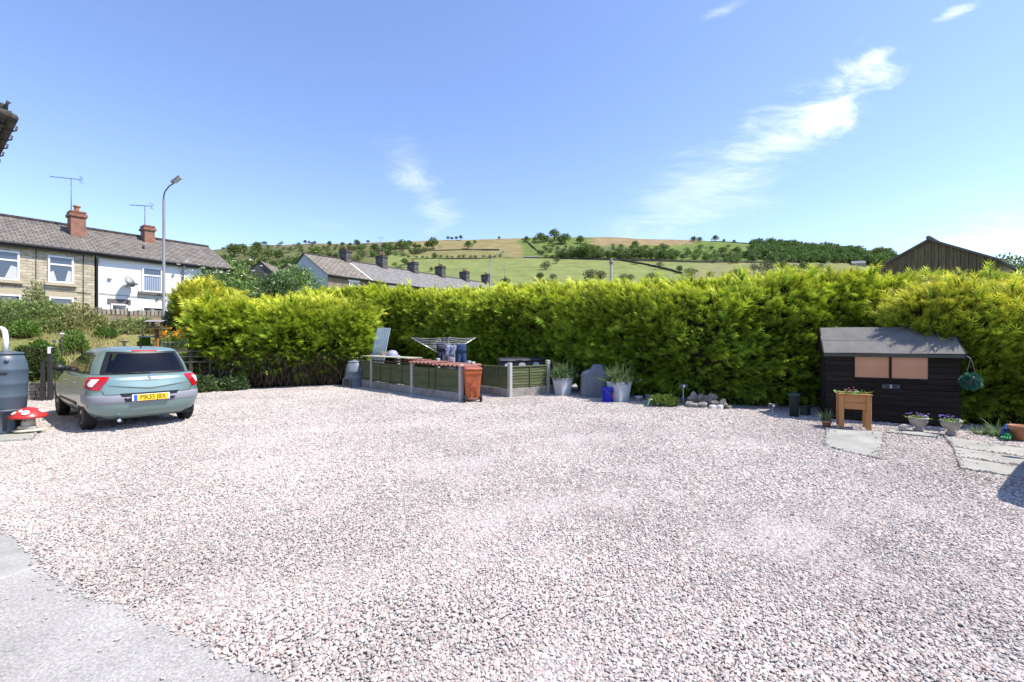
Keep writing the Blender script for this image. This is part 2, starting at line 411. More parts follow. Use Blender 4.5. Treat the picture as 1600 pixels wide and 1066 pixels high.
def hexgrid(sp, y0, y1):
    gx, gy = np.meshgrid(np.arange(-15, 13, sp), np.arange(y0, y1, sp * 0.866)); gx[1::2] += sp / 2
    return gx.ravel() + rng.normal(0, sp * 0.22, gx.size), gy.ravel() + rng.normal(0, sp * 0.22, gy.size), np.full(gx.size, sp)
gx, gy, gs = (np.concatenate(q) for q in zip(hexgrid(0.0175, 1.5, 4.6), hexgrid(0.0215, 4.6, 8.5), hexgrid(0.029, 8.5, 20)))
keep = (np.abs(gx) < 1.17 * gy + 0.5) & (gy > 1.7)
bd = (gx - BANK_P[0]) * BANK_N[0] + (gy - BANK_P[1]) * BANK_N[1]
keep &= (bd < 0.25 + 0.05 * np.sin(gx * 3)) | (gx > -5.5); keep &= gy < np.interp(gx, HLX, HLZ) + 0.35 + 0.12 * np.sin(gx * 4.1) * np.sin(gx * 1.7)
edge = np.stack([gx, gy], 1) + rng.normal(0, 0.03, (gx.size, 2)) + np.where(gy < 4.5, 0.022, 0.010)[:, None] * np.stack([np.sin(gy * 5.1), np.sin(gx * 4.3 + 1)], 1)
onto = np.zeros(gx.size)                      # stones kicked onto the slabs lie on top of them
stray = rng.random(gx.size) < 0.008
for zq, q in [(0.018, PAD)] + [(0.03, q) for ps in SLABS.values() for q in ps]:
    keep &= ~in_poly(edge[:, 0], edge[:, 1], q) | (stray & in_poly(edge[:, 0] + 0.16, edge[:, 1] + 0.10, q) & ~in_poly(edge[:, 0] + 0.30, edge[:, 1] + 0.22, q)) | (stray & (rng.random(gx.size) < 0.25))
    onto = np.where(in_poly(gx, gy, q), zq, onto)
gx, gy, gs, onto = gx[keep], gy[keep], gs[keep], onto[keep]; N = len(gx)
Pg = np.stack([gx, gy, np.zeros(N)], 1)
gz = 0.006 + 0.010 * smooth_noise(Pg, 3, 1.1) + 0.006 * smooth_noise(Pg, 4, 4.0) + rng.normal(0, 0.0022, N); gz = np.where(onto > 0, onto + 0.006, gz)
pe = bpy.data.meshes.new('pebble_points'); pe.vertices.add(N)
pe.vertices.foreach_set('co', np.stack([gx, gy, gz], 1).astype(np.float32).ravel())
def pattr(nm, ty, arr, key):
    a = pe.attributes.new(nm, ty, 'POINT'); a.data.foreach_set(key, arr.astype(np.float32).ravel())
pattr('rot', 'FLOAT_VECTOR', np.stack([rng.normal(0, 0.26, N), rng.normal(0, 0.26, N), rng.uniform(0, 6.28, N)], 1), 'vector')
s0 = np.exp(rng.normal(0, 0.25, N)) * gs * 0.58
pattr('scl', 'FLOAT_VECTOR', np.stack([s0 * rng.uniform(0.95, 1.3, N), s0 * rng.uniform(0.7, 1.0, N), s0 * rng.uniform(0.42, 0.68, N)], 1), 'vector')
pm = bpy.data.materials.new('pebble_stone'); pm.use_nodes = True; n, l = nt(pm); p = n['Principled BSDF']
oi = n.new('ShaderNodeObjectInfo'); cr = n.new('ShaderNodeValToRGB'); cr.color_ramp.interpolation = 'CONSTANT'; l.new(oi.outputs['Random'], cr.inputs[0])
stones = [(0.00, (0.46, 0.385, 0.335)), (0.16, (0.51, 0.445, 0.39)), (0.32, (0.42, 0.335, 0.29)), (0.46, (0.46, 0.42, 0.375)), (0.60, (0.53, 0.475, 0.42)),
          (0.72, (0.36, 0.33, 0.30)), (0.80, (0.43, 0.33, 0.28)), (0.90, (0.27, 0.245, 0.225)), (0.94, (0.39, 0.26, 0.21)), (0.965, (0.62, 0.585, 0.53))]
for i, (ps, c) in enumerate(stones):
    e = cr.color_ramp.elements[i] if i < 2 else cr.color_ramp.elements.new(ps)
    e.position = ps; e.color = (*c, 1)
tcn = n.new('ShaderNodeTexCoord'); tn = n.new('ShaderNodeTexNoise'); tn.inputs['Scale'].default_value = 0.45; tn.inputs['Detail'].default_value = 5
geo = n.new('ShaderNodeNewGeometry'); l.new(geo.outputs['Position'], tn.inputs['Vector'])
mr = n.new('ShaderNodeMapRange'); mr.inputs[1].default_value = 0.3; mr.inputs[2].default_value = 0.7; mr.inputs[3].default_value = 0.82; mr.inputs[4].default_value = 1.14; l.new(tn.outputs[0], mr.inputs[0])
hs = n.new('ShaderNodeHueSaturation'); l.new(cr.outputs[0], hs.inputs['Color']); l.new(mr.outputs[0], hs.inputs['Value'])
hs.inputs['Saturation'].default_value = 0.82; l.new(hs.outputs[0], p.inputs['Base Color']); p.inputs['Roughness'].default_value = 0.75; p.inputs['Specular IOR Level'].default_value = 0.3
peb = bpy.data.collections.new('pebble_shapes')
for k in range(5):
    b = MB(); b.blob((0, 0, 0), (1, 1, 1), seed=40 + k, sub=1, jit=0.28)
    me = b.mesh('pebble', pm); peb.objects.link(bpy.data.objects.new('pebble_shape', me))
ng = bpy.data.node_groups.new('scatter_pebbles', 'GeometryNodeTree')
ng.interface.new_socket('Geometry', in_out='INPUT', socket_type='NodeSocketGeometry'); ng.interface.new_socket('Geometry', in_out='OUTPUT', socket_type='NodeSocketGeometry')
gi, go = ng.nodes.new('NodeGroupInput'), ng.nodes.new('NodeGroupOutput')
ci = ng.nodes.new('GeometryNodeCollectionInfo'); ci.inputs['Collection'].default_value = peb; ci.inputs['Separate Children'].default_value = True; ci.inputs['Reset Children'].default_value = True
ip = ng.nodes.new('GeometryNodeInstanceOnPoints'); ip.inputs['Pick Instance'].default_value = True
def named(nm, ty):
    q = ng.nodes.new('GeometryNodeInputNamedAttribute'); q.data_type = ty; q.inputs[0].default_value = nm
    return next(o for o in q.outputs if o.enabled and o.name == 'Attribute')
rv = ng.nodes.new('FunctionNodeRandomValue'); rv.data_type = 'INT'
for s_ in rv.inputs:
    if s_.enabled and s_.name == 'Max': s_.default_value = 4
    if s_.enabled and s_.name == 'Min': s_.default_value = 0
ng.links.new(gi.outputs[0], ip.inputs['Points']); ng.links.new(ci.outputs[0], ip.inputs['Instance'])
ng.links.new(next(o for o in rv.outputs if o.enabled), ip.inputs['Instance Index'])
ng.links.new(named('rot', 'FLOAT_VECTOR'), ip.inputs['Rotation']); ng.links.new(named('scl', 'FLOAT_VECTOR'), ip.inputs['Scale'])
ng.links.new(ip.outputs[0], go.inputs[0])
po = bpy.data.objects.new('gravel', pe); COL.objects.link(po); po.modifiers.new('scatter', 'NODES').node_group = ng
tag(po, 'pale pink and grey loose gravel spread over the yard', 'gravel', kind='stuff')

# concrete pad at the house and the paving flags
conc = mat('concrete', (0.45, 0.425, 0.395), 0.9, var=0.30, scale=1.6, speck=0.30, sscale=70, bump=0.5, bscale=90, spec=0.2)
flag_m = mat('paving', (0.41, 0.40, 0.36), 0.85, var=0.32, scale=2.2, speck=0.14, sscale=60, bump=0.3, bscale=60, spec=0.2, rnd=0.08)
b = MB(); b.poly([(x, y, 0.018) for x, y in PAD])
for i in range(len(PAD)):
    a, c = PAD[i], PAD[(i + 1) % len(PAD)]; b.quad((c[0], c[1], 0.018), (a[0], a[1], 0.018), (a[0], a[1], -0.05), (c[0], c[1], -0.05))
tag(b.build('concrete_pavement', conc), kind='structure')
def flags(name, polys, z):
    root = None
    for q in polys:
        b = MB(); n_ = len(q)
        area = sum(q[i][0] * q[(i + 1) % n_][1] - q[(i + 1) % n_][0] * q[i][1] for i in range(n_))
        if area < 0: q = q[::-1]
        cx_, cy_ = sum(x for x, y in q) / n_, sum(y for x, y in q) / n_
        ins = [(cx_ + (x - cx_) * 0.992, cy_ + (y - cy_) * 0.992) for x, y in q]
        P = [(x, y, z) for x, y in ins] + [(x, y, z - 0.006) for x, y in q] + [(x, y, -0.05) for x, y in q]
        fs = [tuple(range(n_))]
        for r_ in range(2):
            for i in range(n_): fs.append((r_ * n_ + i, (r_ + 1) * n_ + i, (r_ + 1) * n_ + (i + 1) % n_, r_ * n_ + (i + 1) % n_))
        b.add(P, fs)
        if root is None: root = tag(b.build(name, flag_m), kind='structure')
        else: b.build('paving_slab', flag_m, root)
        z += 0.003
    return root
flags('path', SLABS['path'], 0.028)
flags('paving', SLABS['shed_left'], 0.026); flags('paving', SLABS['shed_right'], 0.026); flags('paving', SLABS['shed_edge'], 0.03); flags('paving', SLABS['butt'], 0.03)

# garden bank on the left
def bank_xyz(s, d):
    x = BANK_P[0] + s * BANK_T[0] + d * BANK_N[0]; y = BANK_P[1] + s * BANK_T[1] + d * BANK_N[1]
    t = np.clip(d / 5.5, 0, 1); z = 0.42 + 1.55 * t * t * (3 - 2 * t)
    z = z + 0.06 * np.sin(x * 1.3 + y) * np.sin(y * 1.7) * (d > 0.3)
    return x, y, z
ss, dd = np.meshgrid(np.linspace(-17, 4.6, 70), np.concatenate([[0.0], np.linspace(0.03, 14, 50)]))
bx_, by_, bz_ = bank_xyz(ss, dd)
V = np.stack([bx_.ravel(), by_.ravel(), bz_.ravel()], 1); nr, nc = ss.shape
fs = [(r * nc + c, r * nc + c + 1, (r + 1) * nc + c + 1, (r + 1) * nc + c) for r in range(nr - 1) for c in range(nc - 1)]
b = MB(); b.smooth = True; b.add(V, fs)
bank_m = mat('bank_turf', (0.30, 0.25, 0.11), 0.95, col2=(0.17, 0.19, 0.06), scale=0.9, bump=0.6, bscale=30, spec=0.1)
e0 = [(bx_[0, c], by_[0, c], z) for z in (0.42, -0.05) for c in range(nc)]
b.add(e0, [(c + 1, c, nc + c, nc + c + 1) for c in range(nc - 1)])
tag(b.build('garden_bank', bank_m), kind='structure')
drygrass = leaf_mat('dry_grass', (0.20, 0.20, 0.07), (0.42, 0.36, 0.16), trans=0.3, rough=0.8, rndv=0.35)
nb = 26000
s_ = rng.uniform(-8, 4.2, nb); d_ = rng.uniform(0.2, 6.2, nb)
X, Y, Z = bank_xyz(s_, d_); clump = smooth_noise(np.stack([X, Y, Z], 1), 5, 1.4)
dirs = np.stack([rng.normal(0, 0.35, nb), rng.normal(0, 0.35, nb), np.ones(nb)], 1)
scatter('grass', BLADE, np.stack([X, Y, Z - 0.01], 1), dirs, rng.uniform(0.08, 0.22, nb) * (1 + 0.5 * clump), drygrass,
        rnd=np.clip(0.5 + 0.4 * clump + rng.normal(0, 0.2, nb), 0, 1))
tag(bpy.data.objects['grass'], 'dry straw coloured grass on the garden bank', 'grass', kind='stuff')

# ------------------------------------------------------------------ the hillside
CPX = [-400, 250, 330, 400, 480, 560, 640, 700, 780, 850, 960, 1080, 1200, 1300, 1400, 1500, 1650, 2000]
CPY = [425, 402, 392, 384, 379, 379, 377, 375, 373, 371, 371, 375, 383, 397, 408, 420, 436, 450]
Z0, ZC, E0 = 76.0, 900.0, -H / 76.0
def hill_z(u, Z):
    c = (CY - np.interp(u * F + CX, CPX, CPY)) / F
    t = np.clip((Z - Z0) / (ZC - Z0), 0, 1); e = E0 + (c - E0) * t ** 0.72
    z = H + e * Z
    z = np.where(Z > ZC, H + c * ZC - (Z - ZC) * 0.12, z)
    return z
def hill_pt(px, py):
    u = (px - CX) / F; e = (CY - py) / F; c = (CY - np.interp(px, CPX, CPY)) / F
    t = max(0.0, min(1.0, (e - E0) / (c - E0))) ** (1 / 0.72); Z = Z0 + t * (ZC - Z0)
    return u * Z, Z, float(hill_z(np.array(u), np.array(Z)))
U, ZZ = np.meshgrid(np.linspace(-1.7, 1.7, 300), np.concatenate([np.linspace(Z0 - 6, ZC, 110), np.linspace(930, 1400, 8)]))
HZ = hill_z(U, ZZ); HX = U * ZZ
PXv = U * F + CX; PYv = CY - (HZ - H) / ZZ * F
nz = smooth_noise(np.stack([HX.ravel(), ZZ.ravel(), 0 * HX.ravel()], 1), 9, 0.012).reshape(U.shape)
nz2 = smooth_noise(np.stack([HX.ravel(), ZZ.ravel(), 0 * HX.ravel()], 1), 10, 0.05).reshape(U.shape)
HZ = HZ + (nz * 2.5 + nz2 * 0.8) * np.clip((ZZ - Z0) / 200, 0, 1)
def lin(r, g, b_): return tuple(((c / 255 + 0.055) / 1.055) ** 2.4 if c > 10 else c / 3294 for c in (r, g, b_))
wx = PXv + nz * 10 + nz2 * 6; wy = PYv + nz * 1.6 + nz2 * 0.8
colr = np.empty(U.shape + (3,)); colr[:] = (0.11, 0.14, 0.045)
def zone(mask, c): colr[mask] = c
zone(wx < 660, (0.12, 0.125, 0.05))
zone((wx < 640) & (wy < 386), (0.15, 0.13, 0.07))
zone((wx > 640) & (wx < 832) & (wy < 403), (0.23, 0.19, 0.085))
zone((wx > 640) & (wx < 800) & (wy > 391) & (wy < 405), (0.20, 0.18, 0.075))
zone((wx > 815) & (wx < 1190) & (wy < 404), (0.125, 0.165, 0.042))
zone((wx > 925) & (wx < 1090) & (wy < 383), (0.25, 0.19, 0.10))
zone((wx > 855) & (wx < 1000) & (wy > 385) & (wy < 391), (0.13, 0.135, 0.06))
zone((wx > 1190) & (wy < 412), (0.10, 0.14, 0.04))
low_ = (wy > 405 + (wx - 900) * 0.012) & (wx > 600)
zone(low_, (0.185, 0.21, 0.07))
zone(low_ & (wx > 1080), (0.20, 0.20, 0.085))
V = np.stack([HX.ravel(), ZZ.ravel(), HZ.ravel()], 1); nr, nc = U.shape
b = MB(); b.smooth = True
b.add(V, [(r * nc + c, r * nc + c + 1, (r + 1) * nc + c + 1, (r + 1) * nc + c) for r in range(nr - 1) for c in range(nc - 1)])
hm = bpy.data.materials.new('hill_turf'); hm.use_nodes = True; n, l = nt(hm); p = n['Principled BSDF']
a = n.new('ShaderNodeAttribute'); a.attribute_name = 'fieldcol'
tcn = n.new('ShaderNodeTexCoord'); t1 = n.new('ShaderNodeTexNoise'); t1.inputs['Scale'].default_value = 0.05; t1.inputs['Detail'].default_value = 10; t1.inputs['Roughness'].default_value = 0.7
l.new(tcn.outputs['Object'], t1.inputs['Vector']); mr = n.new('ShaderNodeMapRange'); mr.inputs[1].default_value = 0.3; mr.inputs[2].default_value = 0.7; mr.inputs[3].default_value = 0.72; mr.inputs[4].default_value = 1.2
l.new(t1.outputs[0], mr.inputs[0]); hs = n.new('ShaderNodeHueSaturation'); l.new(a.outputs['Color'], hs.inputs['Color']); l.new(mr.outputs[0], hs.inputs['Value'])
l.new(hs.outputs[0], p.inputs['Base Color']); p.inputs['Roughness'].default_value = 0.95; p.inputs['Specular IOR Level'].default_value = 0.1
ho = tag(b.build('hill', hm), kind='structure')
ca = ho.data.color_attributes.new('fieldcol', 'FLOAT_COLOR', 'POINT')
ca.data.foreach_set('color', np.concatenate([colr.reshape(-1, 3), np.ones((nr * nc, 1))], 1).astype(np.float32).ravel())
def on_hill(x, y):
    u = x / y; return float(hill_z(np.array(u), np.array(y)))
# ------------------------------------------------------------------ hedges
gold = leaf_mat('golden_cypress', (0.026, 0.055, 0.006), (0.82, 0.74, 0.08), mid=(0.28, 0.40, 0.030), trans=0.24, rough=0.55, rndv=0.38, spec=0.25)  # golden tips; spray bases darkened in colour to paint shaded gaps between tufts
twig_m = leaf_mat('dead_twigs', (0.14, 0.095, 0.06), (0.20, 0.15, 0.10), trans=0.05, rough=0.9, rndv=0.4, spec=0.1)
bark = mat('bark', (0.13, 0.095, 0.07), 0.95, var=0.4, scale=8, bump=0.8, bscale=30, spec=0.1, stretch=(3, 3, 0.6))
core_m = mat('hedge_heart_shade', (0.018, 0.026, 0.008), 1.0, col2=(0.035, 0.028, 0.015), scale=3, bump=0.8, bscale=14, spec=0.0)  # branch mass, its colour taken near black as painted shade between the sprays
def resample(pts, step=0.1):
    pts = np.array(pts, float); L = np.concatenate([[0], np.cumsum(np.linalg.norm(np.diff(pts[:, :2], axis=0), axis=1))])
    s = np.linspace(0, L[-1], int(L[-1] / step) + 2); out = np.stack([np.interp(s, L, pts[:, k]) for k in range(pts.shape[1])], 1)
    for _ in range(4):
        q = out.copy(); out[1:-1] = (q[:-2] + 2 * q[1:-1] + q[2:]) / 4
    return s, out
def hedge(name, label, path, seed, dens=64, size=0.25, base=0.15, under=0.55, p_exp=3.0, stems=None, twigs=0, leaders=0.5, lump=0.17, fan=7, endcap=0.9):
    """path rows: x, y of the spine, half thickness, height. Front is to the right of travel reversed (towards the yard)."""
    r = np.random.default_rng(seed)
    path = [(x, y, T, h - 0.14) for x, y, T, h in path]; s, P = resample(path); tang = np.gradient(P[:, :2], axis=0); tang /= np.linalg.norm(tang, axis=1, keepdims=True)
    nor = np.stack([tang[:, 1], -tang[:, 0]], 1)                     # towards the yard for a path running left to right
    def surf(si, phi):
        x = np.interp(si, s, P[:, 0]); y = np.interp(si, s, P[:, 1]); T = np.interp(si, s, P[:, 2]); Hh = np.interp(si, s, P[:, 3])
        nx = np.interp(si, s, nor[:, 0]); ny = np.interp(si, s, nor[:, 1]); tx = np.interp(si, s, tang[:, 0]); ty = np.interp(si, s, tang[:, 1])
        ed = np.minimum(si, s[-1] - si); k = np.clip(ed / (endcap * T), 0, 1); k = np.sqrt(np.clip(1 - (1 - k) ** 2, 0.0004, 1)); sg = np.where(si < s[-1] / 2, -1, 1)
        c, sn = np.cos(phi), np.sin(phi); q = (np.abs(c) ** p_exp + np.abs(sn) ** p_exp) ** (-1 / p_exp)
        zc_ = base + (Hh - base) * 0.5; rz = (Hh - base) * 0.5
        n_ = T * k * c * q; z = zc_ + rz * sn * q * (0.80 + 0.20 * k)
        n_ = n_ * np.where(z < zc_, 1 - (1 - under) * np.clip((zc_ - z) / rz, 0, 1) ** 2, 1)   # drawn in at the foot
        gn = np.sign(c) * np.abs(c * q) ** (p_exp - 1) / T; gz = np.sign(sn) * np.abs(sn * q) ** (p_exp - 1) / rz
        gt = sg * (1 - np.clip(ed / (endcap * T), 0, 1)) * 1.2 / T
        N = np.stack([nx * gn + tx * gt, ny * gn + ty * gt, gz], 1); N /= np.linalg.norm(N, axis=1, keepdims=True) + 1e-9
        W = np.stack([x + nx * n_, y + ny * n_, z], 1)
        dl = smooth_noise(W, seed, 1.1) * lump + smooth_noise(W, seed + 1, 3.6) * lump * 0.7
        return W + N * dl[:, None], N
    root = thing(name, label, 'hedge', (0, 0, 0))
    # heart of the hedge
    a_ = np.linspace(0, s[-1], max(12, int(s[-1] / 0.3))); ph = np.linspace(-math.pi, math.pi, 29)
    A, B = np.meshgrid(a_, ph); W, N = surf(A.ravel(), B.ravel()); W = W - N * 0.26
    W[:, 2] = np.where(W[:, 2] < 0.5, -0.03, W[:, 2])                  # core pulled down to the ground to block sun shining under the hedge
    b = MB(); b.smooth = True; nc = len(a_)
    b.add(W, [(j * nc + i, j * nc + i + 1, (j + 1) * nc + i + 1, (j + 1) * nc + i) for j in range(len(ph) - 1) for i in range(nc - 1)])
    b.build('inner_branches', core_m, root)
    # sprays: tufts of narrow fronds fanning out of a shared bough, with gaps between the tufts
    area = s[-1] * (np.mean(P[:, 3]) * 1.1 + np.mean(P[:, 2]) * 2.2); n = int(dens * area)
    si = r.uniform(0, s[-1], n * 2); phi = r.uniform(R(-100), R(165), n * 2)
    Wt, Nt = surf(si, phi); W2, _ = surf(si, phi + 0.02); seg = np.linalg.norm(W2 - Wt, axis=1); keep = r.random(n * 2) < np.clip(seg / np.percentile(seg, 85), 0.05, 1)
    Wt, Nt = Wt[keep], Nt[keep]; m_ = len(Wt); up = np.array([[0, 0, 1.0]])
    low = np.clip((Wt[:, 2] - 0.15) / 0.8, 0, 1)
    if twigs:
        k2 = r.random(m_) < 0.05 + 0.95 * low ** 2.0; Wt, Nt = Wt[k2], Nt[k2]; m_ = len(Wt); low = low[k2]
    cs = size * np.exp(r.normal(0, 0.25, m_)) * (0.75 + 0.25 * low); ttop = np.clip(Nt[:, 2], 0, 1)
    lean = np.stack([smooth_noise(Wt, seed + 5, 0.9), smooth_noise(Wt, seed + 6, 0.9), 0.4 * smooth_noise(Wt, seed + 7, 0.9)], 1)
    d = Nt * 0.85 + up * (0.40 + 0.30 * ttop[:, None]) + lean * 0.7 + r.normal(0, 0.22, (m_, 3)); d /= np.linalg.norm(d, axis=1, keepdims=True)
    push = r.normal(0, 0.10, m_)
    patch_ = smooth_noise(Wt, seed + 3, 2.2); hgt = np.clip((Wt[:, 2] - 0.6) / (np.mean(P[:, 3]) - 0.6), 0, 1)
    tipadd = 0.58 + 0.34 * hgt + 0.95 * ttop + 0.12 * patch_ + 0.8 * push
    K = fan; rep = lambda q: np.repeat(q, K, axis=0)
    sz = rep(cs) * np.exp(r.normal(-0.05, 0.25, m_ * K)); dK = rep(d) + r.normal(0, 0.27, (m_ * K, 3)); dK /= np.linalg.norm(dK, axis=1, keepdims=True)
    pos = rep(Wt - d * (cs * 0.75 - push)[:, None]) + dK * (sz * r.uniform(0, 0.35, m_ * K))[:, None] + r.normal(0, 0.015, (m_ * K, 3))
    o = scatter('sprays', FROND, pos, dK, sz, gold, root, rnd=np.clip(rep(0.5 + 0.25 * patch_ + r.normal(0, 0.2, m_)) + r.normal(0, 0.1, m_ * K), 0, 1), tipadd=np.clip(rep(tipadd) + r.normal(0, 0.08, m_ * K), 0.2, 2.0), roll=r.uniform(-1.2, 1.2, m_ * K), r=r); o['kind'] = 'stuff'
    # leading shoots on the top
    nl = int(leaders * s[-1] * 9); si = r.uniform(0.2, s[-1] - 0.2, nl); Wl, Nl = surf(si, r.uniform(R(60), R(125), nl))
    tall = np.exp(r.normal(-1.2, 0.28, nl)); rows = 5
    pl, dl, sl = [], [], []
    for k in range(rows):
        f = k / rows; pl.append(Wl + up * (tall * f * 0.8)[:, None]); dl.append(np.stack([r.normal(0, 0.22, nl), r.normal(0, 0.22, nl), np.ones(nl)], 1)); sl.append(tall * (1 - 0.7 * f) * 0.62)
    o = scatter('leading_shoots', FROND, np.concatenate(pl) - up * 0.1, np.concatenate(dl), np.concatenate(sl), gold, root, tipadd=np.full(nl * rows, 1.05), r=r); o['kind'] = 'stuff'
    if twigs:
        Wt, Nt = surf(r.uniform(0.1, s[-1] - 0.1, twigs), r.uniform(R(-95), R(-12), twigs)); k = Wt[:, 2] < 1.2; Wt, Nt = Wt[k], Nt[k]
        d = Nt * 0.9 + r.normal(0, 0.5, Wt.shape) + up * -0.05
        o = scatter('dead_twigs', NEEDLE, Wt - Nt * 0.2, d, r.uniform(0.15, 0.5, len(Wt)), twig_m, root, r=r); o['kind'] = 'stuff'
    if stems:
        for q in np.linspace(0.6, s[-1] - 0.6, stems):
            x, y = np.interp(q, s, P[:, 0]), np.interp(q, s, P[:, 1]); h_ = np.interp(q, s, P[:, 3]) * 0.75
            b = MB(); b.smooth = True; b.tube([(x, y, -0.1), (x + 0.03, y, 0.5), (x - 0.04, y + 0.02, 1.3), (x, y, h_)], [0.10, 0.085, 0.065, 0.03], 8)
            b.build('stem', bark, root)
    return root
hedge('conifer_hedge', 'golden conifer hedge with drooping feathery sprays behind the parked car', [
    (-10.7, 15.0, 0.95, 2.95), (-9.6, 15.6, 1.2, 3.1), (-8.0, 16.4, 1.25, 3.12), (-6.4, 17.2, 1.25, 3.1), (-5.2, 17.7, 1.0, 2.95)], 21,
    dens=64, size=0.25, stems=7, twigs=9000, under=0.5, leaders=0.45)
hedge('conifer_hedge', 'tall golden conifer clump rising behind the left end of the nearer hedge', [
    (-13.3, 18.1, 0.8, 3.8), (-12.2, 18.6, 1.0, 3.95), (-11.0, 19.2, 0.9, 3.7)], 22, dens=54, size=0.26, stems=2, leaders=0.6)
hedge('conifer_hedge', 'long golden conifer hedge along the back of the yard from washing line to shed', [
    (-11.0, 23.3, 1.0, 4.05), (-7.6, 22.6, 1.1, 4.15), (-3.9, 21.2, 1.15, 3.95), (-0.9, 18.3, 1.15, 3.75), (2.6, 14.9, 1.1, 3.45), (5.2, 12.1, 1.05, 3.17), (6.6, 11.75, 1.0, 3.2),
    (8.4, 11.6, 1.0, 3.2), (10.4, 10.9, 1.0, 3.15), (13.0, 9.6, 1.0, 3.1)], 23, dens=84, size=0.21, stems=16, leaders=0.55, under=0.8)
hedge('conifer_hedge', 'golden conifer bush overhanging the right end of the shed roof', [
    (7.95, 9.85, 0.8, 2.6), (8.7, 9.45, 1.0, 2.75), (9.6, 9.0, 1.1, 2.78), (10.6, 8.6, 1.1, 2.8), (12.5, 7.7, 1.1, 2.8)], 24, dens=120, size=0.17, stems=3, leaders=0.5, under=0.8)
# ------------------------------------------------------------------ the parked hatchback (local +y is forward)
LOWER = [  # z, y front, y rear, half width, front cap, rear cap
    (0.20, 1.90, -1.88, 0.72, 0.75, 0.42), (0.27, 2.02, -1.99, 0.79, 0.75, 0.45), (0.36, 2.08, -2.05, 0.852, 0.78, 0.46), (0.46, 2.11, -2.075, 0.880, 0.8, 0.46),
    (0.58, 2.11, -2.085, 0.888, 0.82, 0.46), (0.68, 2.05, -2.075, 0.888, 0.85, 0.46), (0.76, 1.92, -2.065, 0.882, 0.85, 0.45), (0.84, 1.66, -2.055, 0.868, 0.8, 0.44),
    (0.90, 1.42, -2.035, 0.850, 0.7, 0.43), (0.945, 1.24, -1.99, 0.825, 0.6, 0.42), (0.97, 1.12, -1.93, 0.80, 0.55, 0.40)]
CABIN = [
    (0.92, 1.30, -1.885, 0.815, 0.50, 0.50), (0.98, 1.17, -1.865, 0.795, 0.50, 0.50), (1.06, 0.98, -1.835, 0.768, 0.48, 0.48), (1.15, 0.76, -1.80, 0.735, 0.46, 0.46),
    (1.24, 0.53, -1.76, 0.690, 0.42, 0.46), (1.32, 0.30, -1.72, 0.645, 0.40, 0.46), (1.37, 0.12, -1.69, 0.610, 0.38, 0.44), (1.405, -0.03, -1.65, 0.565, 0.36, 0.42),
    (1.430, -0.18, -1.54, 0.50, 0.34, 0.38), (1.447, -0.33, -1.36, 0.40, 0.3, 0.3), (1.455, -0.48, -1.15, 0.28, 0.25, 0.25)]
def car_glass(name, tint, ior, gloss=1.0):
    g = bpy.data.materials.new(name); g.use_nodes = True; n, l = nt(g); n.remove(n['Principled BSDF'])
    a, b, c, f = n.new('ShaderNodeBsdfGlossy'), n.new('ShaderNodeBsdfTransparent'), n.new('ShaderNodeMixShader'), n.new('ShaderNodeFresnel')
    f.inputs[0].default_value = ior; a.inputs['Roughness'].default_value = 0.02; a.inputs['Color'].default_value = (gloss, gloss, gloss, 1); b.inputs[0].default_value = (*tint, 1)
    l.new(f.outputs[0], c.inputs[0]); l.new(b.outputs[0], c.inputs[1]); l.new(a.outputs[0], c.inputs[2]); l.new(c.outputs[0], n['Material Output'].inputs[0]); return g
